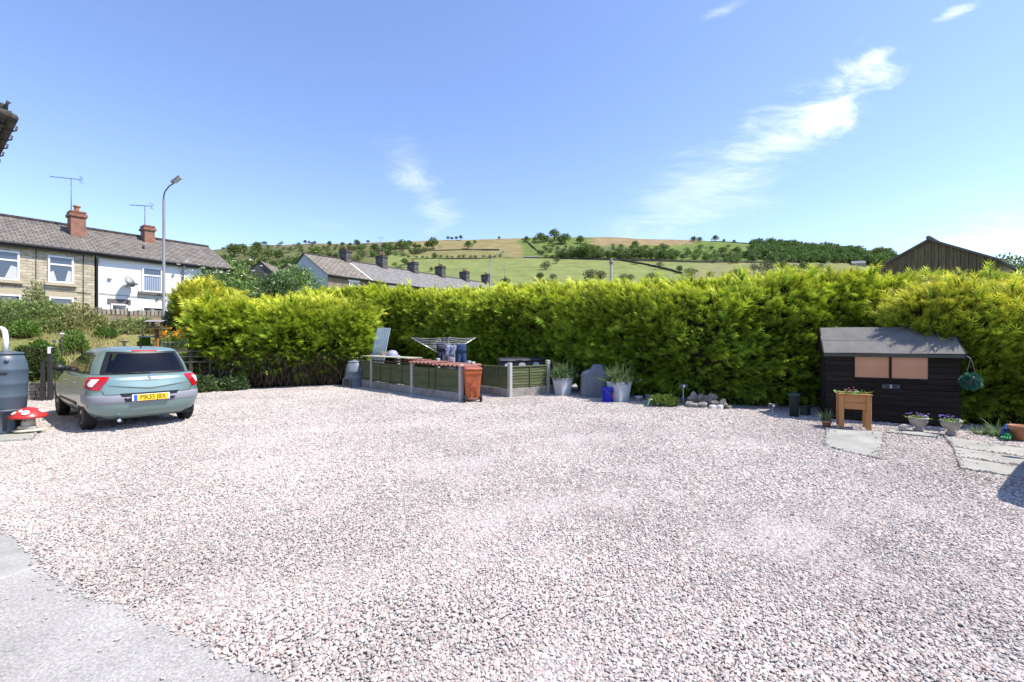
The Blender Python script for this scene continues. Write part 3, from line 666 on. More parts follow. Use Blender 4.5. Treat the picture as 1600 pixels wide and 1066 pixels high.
class Shell:
    def __init__(s, tab, nf=2.3, nr_=2.7): s.t = np.array(tab); s.nf, s.nr = nf, nr_; s.cache = {}
    def row(s, z):
        t = s.t; z = min(max(z, t[0, 0]), t[-1, 0]); i = int(np.clip(np.searchsorted(t[:, 0], z) - 1, 0, len(t) - 2))
        a, b = t[max(i - 1, 0)], t[min(i + 2, len(t) - 1)]; p, q = t[i], t[i + 1]; h = q[0] - p[0]; u = (z - p[0]) / h
        mp_ = (q - a) / (q[0] - a[0]) * h; mq = (b - p) / (b[0] - p[0]) * h
        return (2 * u**3 - 3 * u**2 + 1) * p + (u**3 - 2 * u**2 + u) * mp_ + (-2 * u**3 + 3 * u**2) * q + (u**3 - u**2) * mq
    def outline(s, z):
        k = round(z, 4)
        if k in s.cache: return s.cache[k]
        _, yf, yr, w, cf, cr_ = s.row(z); th = np.linspace(0, math.pi / 2, 40)
        xr = w * np.sin(th) ** (2 / s.nr); yr_ = yr + cr_ * (1 - np.cos(th) ** (2 / s.nr))
        ym = np.linspace(yr + cr_, yf - cf, 40)[1:-1]; xm = np.full(38, w)
        xf = w * np.sin(th[::-1]) ** (2 / s.nf); yf_ = yf - cf * (1 - np.cos(th[::-1]) ** (2 / s.nf))
        X = np.concatenate([xr, xm, xf]); Y = np.concatenate([yr_, ym, yf_]); X = X * (1 - 0.012 * (Y / 2) ** 2)
        A = np.concatenate([[0], np.cumsum(np.hypot(np.diff(X), np.diff(Y)))])
        s.cache[k] = (X, Y, A); return s.cache[k]
    def pt(s, a, z, off=0.0):
        """a: arc length from the middle of the tail, positive round the right side"""
        X, Y, A = s.outline(z); sg = 1 if a >= 0 else -1; a = abs(a); x = np.interp(a, A, X); y = np.interp(a, A, Y)
        if off:
            dx = np.interp(a + 0.02, A, X) - np.interp(a - 0.02 if a > 0.02 else 0, A, X); dy = np.interp(a + 0.02, A, Y) - np.interp(max(a - 0.02, 0), A, Y)
            h = math.hypot(dx, dy) + 1e-9; x += dy / h * off; y -= dx / h * off
        return (sg * x, y, z)
    def a_at_y(s, y, z):
        X, Y, A = s.outline(z); return float(np.interp(y, Y, A))
    def grid(s, zs, na=120):
        """closed ring rows of vertices with their arc parameter"""
        rows = []
        for z in zs:
            X, Y, A = s.outline(z); a = np.linspace(0, 1, na // 2 + 1); a = a * A[-1]
            right = [(s.pt(q, z), q) for q in a]; left = [((-p_[0], p_[1], p_[2]), -q) for p_, q in right[-2:0:-1]]
            rows.append(right + left)
        return rows
LO, CB = Shell(LOWER), Shell(CABIN, 2.2, 2.5)
def patch(sh, zs, a0, a1, na=14, off=0.005, b=None, edge=None):
    """piece of bodywork between arc a0(z) and a1(z), standing off the shell"""
    b = b or MB(); b.smooth = True; P = []; nz_ = len(zs)
    for j, z in enumerate(zs):
        l0, l1 = a0(z), a1(z); o = off(j / (nz_ - 1)) if callable(off) else off
        for i in range(na + 1): P.append(sh.pt(l0 + (l1 - l0) * i / na, z, o))
    b.add(P, [(j * (na + 1) + i, j * (na + 1) + i + 1, (j + 1) * (na + 1) + i + 1, (j + 1) * (na + 1) + i) for j in range(nz_ - 1) for i in range(na)]); return b
def lerp_pts(pts): z_ = [q[0] for q in pts]; v = [q[1] for q in pts]; return lambda z: float(np.interp(z, z_, v))
paint = mat('green_silver_paint', (0.225, 0.325, 0.305), 0.33, metal=0.45, coat=0.45, spec=0.5, var=0.04, scale=900)
blackp = mat('black_trim', (0.015, 0.015, 0.017), 0.45); rubber = mat('tyre_rubber', (0.022, 0.022, 0.024), 0.85, var=0.3, scale=20)
greyp = mat('bumper_strip', (0.26, 0.27, 0.30), 0.5, var=0.05); alloy = mat('alloy', (0.62, 0.63, 0.64), 0.3, metal=0.9)
seatm = mat('seat_cloth', (0.035, 0.037, 0.045), 0.9); redl = mat('red_lens', (0.42, 0.004, 0.008), 0.2, coat=0.6); clearl = mat('clear_lens', (0.80, 0.74, 0.74), 0.15, coat=0.5)
chrome = mat('chrome', (0.75, 0.75, 0.77), 0.12, metal=1.0); plate_y = mat('yellow_plate', (0.85, 0.55, 0.02), 0.4); plate_b = mat('blue_band', (0.03, 0.09, 0.5), 0.4); inkm = mat('black_ink', (0.012, 0.012, 0.012), 0.5)
glass = car_glass('tinted_glass', (0.36, 0.43, 0.44), 1.5); side_glass = car_glass('side_glass', (0.08, 0.10, 0.10), 1.32, 0.45)

def shell_mesh(sh, zs, holes, na=140, cap_top=True, cap_bot=False):
    rows = sh.grid(zs, na); nn = len(rows[0]); b = MB(); b.smooth = True; V = [p_ for r_ in rows for p_, _ in r_]; fs = []
    for j in range(len(rows) - 1):
        for i in range(nn):
            k = (i + 1) % nn; za = (zs[j] + zs[j + 1]) / 2; aa = (rows[j][i][1] + rows[j][k][1]) / 2
            if i == nn // 2 or i == nn // 2 - 1: aa = abs(aa) if i < nn // 2 else -abs(rows[j][i][1])
            if any(h(aa, za) for h in holes): continue
            fs.append((j * nn + i, j * nn + k, (j + 1) * nn + k, (j + 1) * nn + i))
    if cap_top: fs.append(tuple((len(rows) - 1) * nn + i for i in range(nn)))
    if cap_bot: fs.append(tuple(i for i in range(nn - 1, -1, -1)))
    b.add(V, fs); return b
def build_car(label, loc, rz):
    car = thing('parked_car', label, 'car', loc, rz)
    # lower body with wheel arches cut out
    b = shell_mesh(LO, list(np.linspace(0.20, 0.97, 30)), [], 200, True, True); body = b.build('body', [paint, blackp], car)
    cut = MB(); 
    for yy in (-1.31, 1.315):
        for sg in (-1, 1):
            cut.tube([(sg * 0.62, yy, 0.315), (sg * 1.1, yy, 0.315)], 0.372, 40)
    co = cut.build('arch_cutter', blackp); md = body.modifiers.new('arch', 'BOOLEAN'); md.object = co; md.operation = 'DIFFERENCE'; md.solver = 'EXACT'
    try: md.material_mode = 'TRANSFER'
    except Exception: pass
    bpy.context.view_layer.update(); me = bpy.data.meshes.new_from_object(body.evaluated_get(bpy.context.evaluated_depsgraph_get()))
    body.modifiers.clear(); body.data = me; bpy.data.objects.remove(co)
    try: me.set_sharp_from_angle(angle=R(35))
    except Exception: pass
    # glazing outlines as arc ranges
    def yr_(y): return lambda z: CB.a_at_y(y(z), z)
    rear0 = lerp_pts([(0.95, 0.69), (1.0, 0.70), (1.2, 0.64), (1.36, 0.585)])
    fqa = lerp_pts([(0.97, -1.50), (1.10, -1.40), (1.22, -1.32), (1.33, -1.24)])      # rear edge of the side glass
    mid1 = lerp_pts([(0.97, -1.12), (1.33, -1.02)]); bp_ = lerp_pts([(0.97, -0.28), (1.33, -0.33)])
    fe = lerp_pts([(0.97, 0.86), (1.06, 0.72), (1.15, 0.53), (1.24, 0.31), (1.34, 0.03)])
    wins = [('quarter_window', fqa, lambda z: mid1(z) - 0.03, 1.0, 1.30), ('rear_door_window', lambda z: mid1(z) + 0.02, lambda z: bp_(z) - 0.03, 0.985, 1.335), ('front_door_window', lambda z: bp_(z) + 0.03, fe, 0.985, 1.335)]
    ws0 = lerp_pts([(0.96, 1.24), (1.1, 0.86), (1.2, 0.62), (1.34, 0.22)])
    holes = [lambda a, z: abs(a) < rear0(z) - 0.05 and 1.00 < z < 1.345]
    for _, f0, f1, z0, z1 in wins:
        holes.append(lambda a, z, f0=f0, f1=f1, z0=z0, z1=z1: z0 + 0.015 < z < z1 - 0.01 and CB.a_at_y(f0(z) + 0.02, z) < abs(a) < CB.a_at_y(f1(z) - 0.02, z))
    def wsa(z): X, Y, A = CB.outline(z); return A[-1]
    holes.append(lambda a, z: 0.99 < z < 1.35 and abs(a) > wsa(z) - 0.60)
    b = shell_mesh(CB, list(np.linspace(0.92, 1.455, 44)), holes, 260, True, False); cab = b.build('cabin', [paint, seatm], car)
    # bright glass
    zs = list(np.linspace(0.985, 1.365, 14))
    rg = patch(CB, zs, lambda z: -rear0(z), rear0, 26, 0.006).build('rear_window', glass, car)
    fb = MB()
    for (za, zb, i0, i1) in ((0.955, 1.005, 0, 0), (1.335, 1.368, 0, 0)): patch(CB, list(np.linspace(za, zb, 3)), lambda z: -rear0(z) - 0.005, lambda z: rear0(z) + 0.005, 26, 0.009, fb)
    for sg in (-1, 1): patch(CB, zs, lambda z: sg * (rear0(z) + 0.005) if sg > 0 else -(rear0(z) - 0.085), lambda z: sg * (rear0(z) - 0.085) if sg > 0 else -(rear0(z) + 0.005), 4, 0.0095, fb)
    for f in range(len(fb.f)): pass
    fb.build('window_seal', blackp, rg)
    for nm, f0, f1, z0, z1 in wins:
        for sg in (-1, 1):
            zz = list(np.linspace(z0, z1, 8)); q0, q1 = (lambda z: sg * CB.a_at_y(f0(z), z)), (lambda z: sg * CB.a_at_y(f1(z), z))
            g = patch(CB, zz, q0, q1, 10, 0.005).build(nm, side_glass, car)
            sb = MB()
            for q, w_ in ((f0, 0.022), (f1, -0.022)): patch(CB, zz, lambda z: sg * CB.a_at_y(q(z), z), lambda z: sg * CB.a_at_y(q(z) + w_, z), 2, 0.008, sb)
            for za, zb in ((z0 - 0.02, z0 + 0.02), (z1 - 0.02, z1 + 0.008)): patch(CB, [za, zb], q0, q1, 10, 0.0075, sb)
            sb.build('window_seal', blackp, g)
    wg = MB(); 
    for sg in (-1, 1): patch(CB, zs, lambda z: sg * (wsa(z) - 0.62), lambda z: sg * wsa(z), 12, 0.006, wg)
    wg.build('windscreen', glass, car)
    # inside
    b = MB(); b.poly([LO.pt(a, 0.97, -0.02)[:2] + (0.976,) for a in np.linspace(-4.6, 4.6, 60)]); b.build('parcel_shelf', seatm, car)
    def seat(x, y, h):
        q = MB(); q.smooth = False; q.box(x - 0.23, x + 0.23, y - 0.07, y + 0.07, 0.9, h, bev=0.05); s_ = q.build('seat', seatm, car)
        q = MB(); q.box(x - 0.13, x + 0.13, y - 0.09, y + 0.02, h + 0.03, h + 0.20, bev=0.045); q.tube([(x - 0.06, y, h - 0.05), (x - 0.06, y, h + 0.08)], 0.008, 6); q.tube([(x + 0.06, y, h - 0.05), (x + 0.06, y, h + 0.08)], 0.008, 6); q.build('head_restraint', seatm, s_)
    seat(-0.36, -0.25, 1.13); seat(0.36, -0.25, 1.13); seat(-0.36, -1.12, 1.0); seat(0.36, -1.12, 1.0)
    b = MB(); b.smooth = True; Mx = Matrix.Translation((0.36, 0.42, 1.02)) @ Matrix.Rotation(R(-62), 4, 'X')
    b.tube([Mx @ Vector((0.18 * math.cos(t), 0.18 * math.sin(t), 0)) for t in np.linspace(0, 2 * math.pi, 25)], 0.015, 6, caps=False); b.box(-0.17, 0.17, -0.02, 0.02, -0.01, 0.01, Mx); b.build('steering_wheel', blackp, car)
    # tail: lamps, bumper strip, plate, badge, wiper
    for sg in (-1, 1):
        lo_ = lerp_pts([(0.715, 0.72), (0.77, 0.705), (0.93, 0.585), (0.945, 0.585)]); hi_ = lerp_pts([(0.715, 0.80), (0.755, 1.0), (0.82, 1.17), (0.90, 1.05), (0.945, 0.92)])
        zz = list(np.linspace(0.715, 0.945, 12))
        t = patch(LO, zz, lambda z: sg * lo_(z), lambda z: sg * hi_(z), 12, 0.012).build('tail_lamp', redl, car)
        l2 = lerp_pts([(0.78, 0.84), (0.91, 0.725)]); h2 = lerp_pts([(0.78, 0.89), (0.82, 0.95), (0.91, 0.85)])
        patch(LO, list(np.linspace(0.783, 0.908, 6)), lambda z: sg * l2(z), lambda z: sg * h2(z), 8, 0.017).build('lens', clearl, t)
    def strip(z0, z1, a, o, nm, m, par=car, na=40):
        zz = list(np.linspace(z0, z1, 8)); pr = lambda u: o * min(1, 4 * min(u, 1 - u) + 0.12)
        return patch(LO, zz, lambda z: -a, lambda z: a, na, pr).build(nm, m, par)
    strip(0.475, 0.635, 1.33, 0.013, 'bumper_strip', greyp)
    zz = [0.505, 0.655]; q = MB(); w0 = lambda z: 0.37 + (z - 0.505) * 0.55; patch(LO, zz, lambda z: -w0(z), w0, 14, 0.018, q); q.build('plate_recess', blackp, car)
    # number plate: a flat panel behind the tail
    yb = LO.pt(0, 0.54)[1] - 0.045; q = MB(); q.box(-0.29, 0.29, yb, yb + 0.03, 0.513, 0.627, bev=0.004); pl = q.build('number_plate', mat('plate_white', (0.75, 0.75, 0.73), 0.4), car)
    q = MB(); q.box(-0.215, 0.262, yb - 0.003, yb + 0.01, 0.517, 0.623); q.build('plate_face', plate_y, pl)
    q = MB(); q.box(-0.262, -0.217, yb - 0.003, yb + 0.01, 0.517, 0.623); q.build('country_band', plate_b, pl)
    Mt = Matrix.Translation((0.025, yb - 0.0045, 0.570)) @ Matrix.Rotation(R(90), 4, 'X') @ Matrix.Diagonal((0.92, 1.18, 1, 1))
    text_mesh('registration', 'MK55 JBX', 0.102, inkm, pl, Mt, ext=0.001)
    yt = LO.pt(0, 0.88)[1]
    Mt = Matrix.Translation((0, yt - 0.008, 0.868)) @ Matrix.Rotation(R(90), 4, 'X') @ Matrix.Diagonal((1.5, 1, 1, 1))
    text_mesh('model_lettering', 'MEGANE', 0.038, chrome, car, Mt, ext=0.002)
    q = MB(); dm = [(0, 0.055), (0.042, 0), (0, -0.055), (-0.042, 0)]; di = [(x * 0.45, z * 0.45) for x, z in dm]
    for k in range(4):
        a_, c_ = dm[k], dm[(k + 1) % 4]; e_, f_ = di[k], di[(k + 1) % 4]
        q.add([(a_[0], yt - 0.006, 0.922 + a_[1]), (c_[0], yt - 0.006, 0.922 + c_[1]), (f_[0], yt - 0.018, 0.922 + f_[1]), (e_[0], yt - 0.018, 0.922 + e_[1])], [(0, 1, 2, 3)])
    q.build('badge', chrome, car)
    # swage line across the tailgate: swells out to a shallow V, then turns under
    zV = lambda x: 0.725 + 0.065 * min(1, abs(x) / 0.62)
    q = MB(); q.smooth = False; xs = np.linspace(-0.63, 0.63, 24); P = []
    for x in xs:
        zt, zm, zb_ = 0.85, zV(x) + 0.010, zV(x) - 0.026 + 0.02 * abs(x) / 0.62; fl = math.cos(abs(x) / 0.63 * math.pi / 2) ** 0.7
        for z, o in ((zt, 0.002), (zm, 0.004 + 0.020 * fl), (zb_, 0.002)): P.append(LO.pt(math.copysign(abs(x), x), z, o))
    for i in range(len(xs) - 1):
        for k in range(2): q.add([P[i * 3 + k], P[i * 3 + k + 1], P[i * 3 + 4 + k], P[i * 3 + 3 + k]], [(0, 1, 2, 3)])
    q.build('tailgate_crease', paint, car)
    q = MB()
    for sg in (-1, 1):                                             # tailgate shut lines
        la = lerp_pts([(0.640, 0.665), (0.715, 0.70), (0.915, 0.585), (0.95, 0.6)]); patch(LO, list(np.linspace(0.640, 0.715, 6)), lambda z: sg * la(z), lambda z: sg * (la(z) + 0.010), 1, 0.003, q)
    patch(LO, [0.636, 0.644], lambda z: -0.66, lambda z: 0.66, 20, 0.012, q)
    q.build('tailgate_gap', blackp, car)
    for sg in (-1, 1):                                             # door shut lines
        for yy in (-0.33, 0.75, -1.0):
            q = MB(); patch(LO, list(np.linspace(0.30 if yy > -0.9 else 0.72, 0.955, 8)), lambda z: sg * LO.a_at_y(yy - 0.005, z), lambda z: sg * LO.a_at_y(yy + 0.005, z), 1, 0.002, q); q.build('door_gap', blackp, car)
    for sg in (-1, 1):
        q = MB(); patch(LO, list(np.linspace(0.40, 0.47, 4)), lambda z: sg * LO.a_at_y(-0.88, z), lambda z: sg * LO.a_at_y(0.86, z), 24, lambda u: 0.018 * min(1, 4 * min(u, 1 - u) + 0.1), q); q.build('side_strip', blackp, car)
        for yy in (-0.82, 0.25):
            c0 = LO.pt(sg * LO.a_at_y(yy, 0.80), 0.80, 0.025); q = MB(); q.smooth = True
            q.tube([(c0[0] - sg * 0.03, yy - 0.10, 0.80), (c0[0], yy - 0.07, 0.80), (c0[0] + sg * 0.003, yy + 0.07, 0.80), (c0[0] - sg * 0.03, yy + 0.10, 0.80)], 0.014, 8); q.build('door_handle', paint, car)
        q = MB(); q.smooth = True; c0 = CB.pt(sg * CB.a_at_y(0.72, 0.99), 0.99)
        q.blob((c0[0] + sg * 0.13, 0.70, 1.02), (0.115, 0.065, 0.075), 3, 2, 0.05); q.tube([(c0[0] - sg * 0.02, 0.72, 0.985), (c0[0] + sg * 0.08, 0.71, 1.0)], 0.022, 8); mi_ = q.build('door_mirror', blackp, car)
    q = MB(); q.smooth = True; q.tube([CB.pt(0.02, 0.985, 0.03), CB.pt(-0.20, 0.995, 0.028), CB.pt(-0.50, 1.01, 0.026)], [0.016, 0.011, 0.007], 6); q.lathe([(0.03, 0.965), (0.03, 0.99), (0.015, 1.0)], 10, (0.03, CB.pt(0, 0.98)[1] - 0.02)); q.build('rear_wiper', blackp, car)
    q = MB(); patch(CB, [1.372, 1.392], lambda z: -0.20, lambda z: 0.20, 10, 0.012, q); q.build('brake_light', redl, car)
    q = MB(); q.smooth = True; q.tube([(0, -1.42, 1.44), (0, -1.46, 1.50), (0, -1.62, 1.88)], [0.018, 0.007, 0.004], 6); q.build('aerial', blackp, car)
    for x in (-0.45,):
        q = MB(); q.smooth = True; q.tube([(x, -1.85, 0.20), (x, -2.04, 0.19)], 0.03, 10); q.build('exhaust', chrome, car)
    # wheels
    tp = MB(); tp.smooth = True; prof = [(0.20, -0.095), (0.27, -0.10), (0.305, -0.085), (0.316, -0.05), (0.316, 0.05), (0.305, 0.085), (0.27, 0.10), (0.20, 0.095)]
    tp.lathe(prof, 36); tyre_me = tp.mesh('tyre', rubber)
    rp = MB(); rp.smooth = True; rp.lathe([(0.205, -0.03), (0.215, 0.092), (0.20, 0.096), (0.19, 0.07), (0.185, 0.02)], 32); rp.smooth = False
    for k in range(9):
        Mr = Matrix.Rotation(k * 2 * math.pi / 9, 4, 'Z'); rp.box(0.03, 0.198, -0.018, 0.018, 0.05, 0.085, Mr)
    rp.lathe([(0.055, 0.03), (0.055, 0.09), (0.03, 0.098)], 18); rim_me = rp.mesh('rim', alloy)
    for yy in (-1.31, 1.315):
        for sg in (-1, 1):
            w = inst('wheel', tyre_me, car, (sg * 0.772, yy, 0.316), (0, R(90 * sg), 0)); inst('rim', rim_me, w)
            hb = MB(); hb.lathe([(0.18, -0.02), (0.18, 0.03)], 20); hb.build('brake_disc', blackp, w)
    q = MB()
    for yy in (-1.31, 1.315): q.box(-0.70, 0.70, yy - 0.36, yy + 0.36, 0.30, 0.72)
    q.box(-0.72, 0.72, -1.8, 1.8, 0.19, 0.28); q.build('underbody', blackp, car)
    return car
CAR_RZ = math.atan2(0.78, 0.62)
car = build_car('silver green hatchback parked with its tail to the yard, registration MK55 JBX', (-8.19, 9.56, 0.012), CAR_RZ); car.scale = (0.945, 1.0, 1.02)
# ------------------------------------------------------------------ houses
buff = brick_mat('buff_stone', (0.45, 0.385, 0.265), (0.62, 0.55, 0.41), (0.36, 0.32, 0.25), 0.36, 0.125, 0.014, var=0.35)
brownst = brick_mat('brown_stone', (0.26, 0.19, 0.12), (0.34, 0.26, 0.17), (0.20, 0.17, 0.13), 0.42, 0.15, 0.02, var=0.45)
redbrick = brick_mat('red_brick', (0.30, 0.10, 0.055), (0.38, 0.15, 0.085), (0.30, 0.25, 0.21), 0.22, 0.075, 0.012, var=0.4)
darkstone = brick_mat('sooty_stone', (0.10, 0.09, 0.085), (0.17, 0.155, 0.14), (0.08, 0.075, 0.07), 0.4, 0.2, 0.02, var=0.4)
tiles = brick_mat('concrete_tiles', (0.175, 0.155, 0.135), (0.215, 0.19, 0.165), (0.065, 0.057, 0.05), 0.30, 0.20, 0.020, var=0.5, bump=0.8)
slate = brick_mat('grey_slate', (0.19, 0.18, 0.17), (0.27, 0.255, 0.24), (0.085, 0.08, 0.075), 0.32, 0.20, 0.014, var=0.4, bump=0.6)
stoneslate = brick_mat('stone_slate', (0.20, 0.17, 0.135), (0.30, 0.265, 0.215), (0.06, 0.054, 0.047), 0.5, 0.3, 0.03, var=0.5, bump=1.0)
render_m = mat('white_render', (0.80, 0.80, 0.78), 0.85, var=0.06, scale=1.5, bump=0.15, bscale=60, spec=0.2)
blue_w = mat('whitewash', (0.50, 0.52, 0.55), 0.85, var=0.18, scale=1.2, spec=0.2)
upvc = mat('white_frame', (0.80, 0.80, 0.80), 0.4); sillm = mat('sill_stone', (0.16, 0.15, 0.14), 0.85, var=0.2); palesill = mat('pale_stone', (0.50, 0.43, 0.30), 0.85, var=0.15)
pane_m = mat('window_pane', (0.045, 0.06, 0.085), 0.04, spec=1.0, coat=0.6); curtain = mat('curtain', (0.62, 0.62, 0.62), 0.9, var=0.3, scale=18, stretch=(6, 1, 0.3)); blindm = mat('blind_slats', (0.42, 0.50, 0.62), 0.8, var=0.45, scale=10, stretch=(9, 1, 0.05))
pipe_m = mat('dark_pipe', (0.035, 0.033, 0.034), 0.5); lead = mat('lead_flashing', (0.42, 0.42, 0.42), 0.6); clay = mat('clay_pot', (0.42, 0.20, 0.11), 0.85, var=0.25, scale=10); cement = mat('cement', (0.46, 0.45, 0.42), 0.9, var=0.2)
galv = mat('galvanised', (0.17, 0.17, 0.18), 0.55, metal=0.2, var=0.12, scale=4)
winglass = mat('dark_glazing', (0.10, 0.12, 0.15), 0.05, spec=1.0, alpha=1.0)
def window(root, x0, x1, z0, z1, y=-0.02, style='casement', sill=None, lintel=None, inside=None, sill_w=0.1):
    """frame standing just proud of the wall face at y = 0, pane set back inside it"""
    w = MB(); t = 0.07; y0, y1 = y - 0.035, y + 0.05
    for a in ((x0, x1, z0, z0 + t), (x0, x1, z1 - t, z1), (x0, x0 + t, z0 + t, z1 - t), (x1 - t, x1, z0 + t, z1 - t)): w.box(a[0], a[1], y0, y1, a[2], a[3])
    zt = z1 - (z1 - z0) * 0.32
    if style == 'casement': w.box(x0 + t, x1 - t, y0 + 0.004, y1, zt - 0.035, zt + 0.035)
    fr_ = w.build('window_frame', upvc, root)
    b = MB(); b.quad((x0 + t, y, z0 + t), (x1 - t, y, z0 + t), (x1 - t, y, z1 - t), (x0 + t, y, z1 - t)); b.build('pane', pane_m, fr_)
    if inside == 'curtain':
        for a0, a1, zz in ((x0 + t + 0.01, x0 + (x1 - x0) * 0.34, zt - 0.3), (x1 - (x1 - x0) * 0.34, x1 - t - 0.01, zt - 0.22)):
            b = MB(); b.poly([(a0, y - 0.006, z0 + t + 0.02), (a1, y - 0.006, z0 + t + 0.02), ((a0 + a1) / 2, y - 0.006, zz), (a0, y - 0.006, zz - 0.06)] if a0 < (x0 + x1) / 2 else [(a0, y - 0.006, z0 + t + 0.02), (a1, y - 0.006, z0 + t + 0.02), (a1, y - 0.006, zz - 0.06), ((a0 + a1) / 2, y - 0.006, zz)]); b.build('curtain', curtain, fr_)
    if inside == 'blind':
        b = MB(); k = 9; wd = (x1 - x0 - 2 * t) / k
        for i in range(k): b.quad((x0 + t + i * wd + 0.012, y - 0.006, z0 + t + 0.02), (x0 + t + (i + 1) * wd - 0.012, y - 0.006, z0 + t + 0.02), (x0 + t + (i + 1) * wd - 0.012, y - 0.006, zt - 0.04), (x0 + t + i * wd + 0.012, y - 0.006, zt - 0.04))
        b.build('vertical_blind', blindm, fr_)
    if sill: b = MB(); b.box(x0 - sill_w, x1 + sill_w, -0.12, 0.02, z0 - 0.14, z0 - 0.004); b.build('window_sill', sill, fr_)
    if lintel: b = MB(); b.box(x0 - 0.12, x1 + 0.12, -0.045, 0.02, z1 + 0.004, z1 + 0.24); b.build('lintel', lintel, fr_)
    return fr_
def walls(root, x0, x1, D, zb, ze, zr, m, gl=True, gr=True, gm=None):
    b = MB(); b.quad((x0, 0, zb), (x1, 0, zb), (x1, 0, ze), (x0, 0, ze)); b.build('wall', m, root)
    b = MB(); b.quad((x1, 2 * D, zb), (x0, 2 * D, zb), (x0, 2 * D, ze), (x1, 2 * D, ze)); b.build('rear_wall', m, root)
    for on, x in ((gl, x0), (gr, x1)):
        if on:
            b = MB(); b.poly([(x, 0, zb), (x, 2 * D, zb), (x, 2 * D, ze), (x, D, zr - 0.06), (x, 0, ze)], [(0, 0), (2 * D, 0), (2 * D, ze - zb), (D, zr - zb), (0, ze - zb)]); b.build('gable_wall', gm or m, root)
def roof(root, x0, x1, D, ze, zr, m, over=0.22, th=0.07, skew=0.0):
    sl = (zr - ze) / D; zo = ze - over * sl
    b = MB(); L = math.hypot(D + over, zr - zo)
    b.quad((x0, -over, zo + th), (x1, -over, zo + th), (x1 - skew, D, zr + th), (x0, D, zr + th), x1 - x0, L)
    b.quad((x1, 2 * D + over, zo + th), (x0, 2 * D + over, zo + th), (x0, D, zr + th), (x1 - skew, D, zr + th), x1 - x0, L)
    for x, sk in ((x0, 0), (x1, skew)): b.poly([(x, -over, zo), (x, -over, zo + th), (x - sk, D, zr + th), (x, 2 * D + over, zo + th), (x, 2 * D + over, zo), (x - sk, D, zr)])
    b.quad((x0, -over, zo), (x1, -over, zo), (x1, -over, zo + th), (x0, -over, zo + th)); b.quad((x0, D, zr), (x1 - skew, D, zr), (x1, -over, zo), (x0, -over, zo))
    r_ = b.build('roof', m, root)
    b = MB(); b.smooth = True; k = max(2, int((x1 - x0 - skew) / 0.45)); w = (x1 - skew - x0) / k
    for i in range(k): b.tube([(x0 + i * w + 0.01, D, zr + th), (x0 + (i + 1) * w - 0.01, D, zr + th + 0.006)], 0.10, 8)
    b.build('ridge_tiles', m, r_)['kind'] = 'stuff'
    return r_
def gutter(root, x0, x1, D, ze, zr, over=0.22):
    z = ze - over * (zr - ze) / D; b = MB(); b.smooth = True; b.tube([(x0, -over - 0.05, z + 0.0), (x1, -over - 0.05, z - 0.02)], 0.06, 8); b.build('gutter', pipe_m, root)
    b = MB(); b.box(x0, x1, -over + 0.02, -over + 0.06, z - 0.15, z - 0.005); b.build('fascia', pipe_m, root)
def chimney(root, x, y, zb, zt, wx_, wy_, m, pots=1, potm=None, flash=True, cap=None):
    b = MB(); b.box(x - wx_ / 2, x + wx_ / 2, y - wy_ / 2, y + wy_ / 2, zb, zt); c = b.build('chimney', m, root)
    b = MB(); b.box(x - wx_ / 2 - 0.06, x + wx_ / 2 + 0.06, y - wy_ / 2 - 0.06, y + wy_ / 2 + 0.06, zt - 0.20, zt - 0.06); b.box(x - wx_ / 2 - 0.02, x + wx_ / 2 + 0.02, y - wy_ / 2 - 0.02, y + wy_ / 2 + 0.02, zt + 0.003, zt + 0.08); b.build('chimney_cap', cap or m, c)
    for i in range(pots):
        q = MB(); q.smooth = True; xx = x + (i - (pots - 1) / 2) * 0.34
        q.lathe([(0.12, zt + 0.07), (0.10, zt + 0.22), (0.10, zt + 0.30), (0.15, zt + 0.34), (0.15, zt + 0.40), (0.09, zt + 0.40)], 12, (xx, y)); q.build('chimney_pot', potm or clay, c)
    if flash: q = MB(); q.box(x - wx_ / 2 - 0.05, x + wx_ / 2 + 0.05, y - wy_ / 2 - 0.05, y + wy_ / 2 + 0.05, zb - 0.0, zb + 0.12); q.build('flashing', lead, c)
    return c
def tv_aerial(label, loc, h, rz, n_el=9, boom=1.1):
    t = thing('tv_aerial', label, 'aerial', loc, rz); b = MB(); b.smooth = True; b.tube([(0, 0, 0), (0, 0, h)], 0.022, 6); b.build('mast', galv, t)
    b = MB(); b.tube([(-boom * 0.65, 0, h), (boom * 0.35, 0, h)], 0.014, 6)
    for i in range(n_el):
        x = -boom * 0.62 + boom * 0.85 * i / (n_el - 1); b.tube([(x, -0.14, h), (x, 0.14, h)], 0.008, 5)
    bm_ = b.build('boom', galv, t)
    b = MB(); b.tube([(boom * 0.30, -0.2, h + 0.13), (boom * 0.30, 0.2, h + 0.13)], 0.012, 5); b.tube([(boom * 0.30, -0.2, h - 0.13), (boom * 0.30, 0.2, h - 0.13)], 0.012, 5); b.tube([(boom * 0.30, 0, h - 0.13), (boom * 0.30, 0, h + 0.13)], 0.01, 5); b.build('reflector', galv, bm_)
    return t
TH_RZ = math.atan2(0.81, 0.58)
def tloc(x, y, z=0, o=(-21.9, 19.5)): c, s = math.cos(TH_RZ), math.sin(TH_RZ); return (o[0] + x * c - y * s, o[1] + x * s + y * c, z)
D1, ZE, ZR = 2.75, 5.95, 7.42
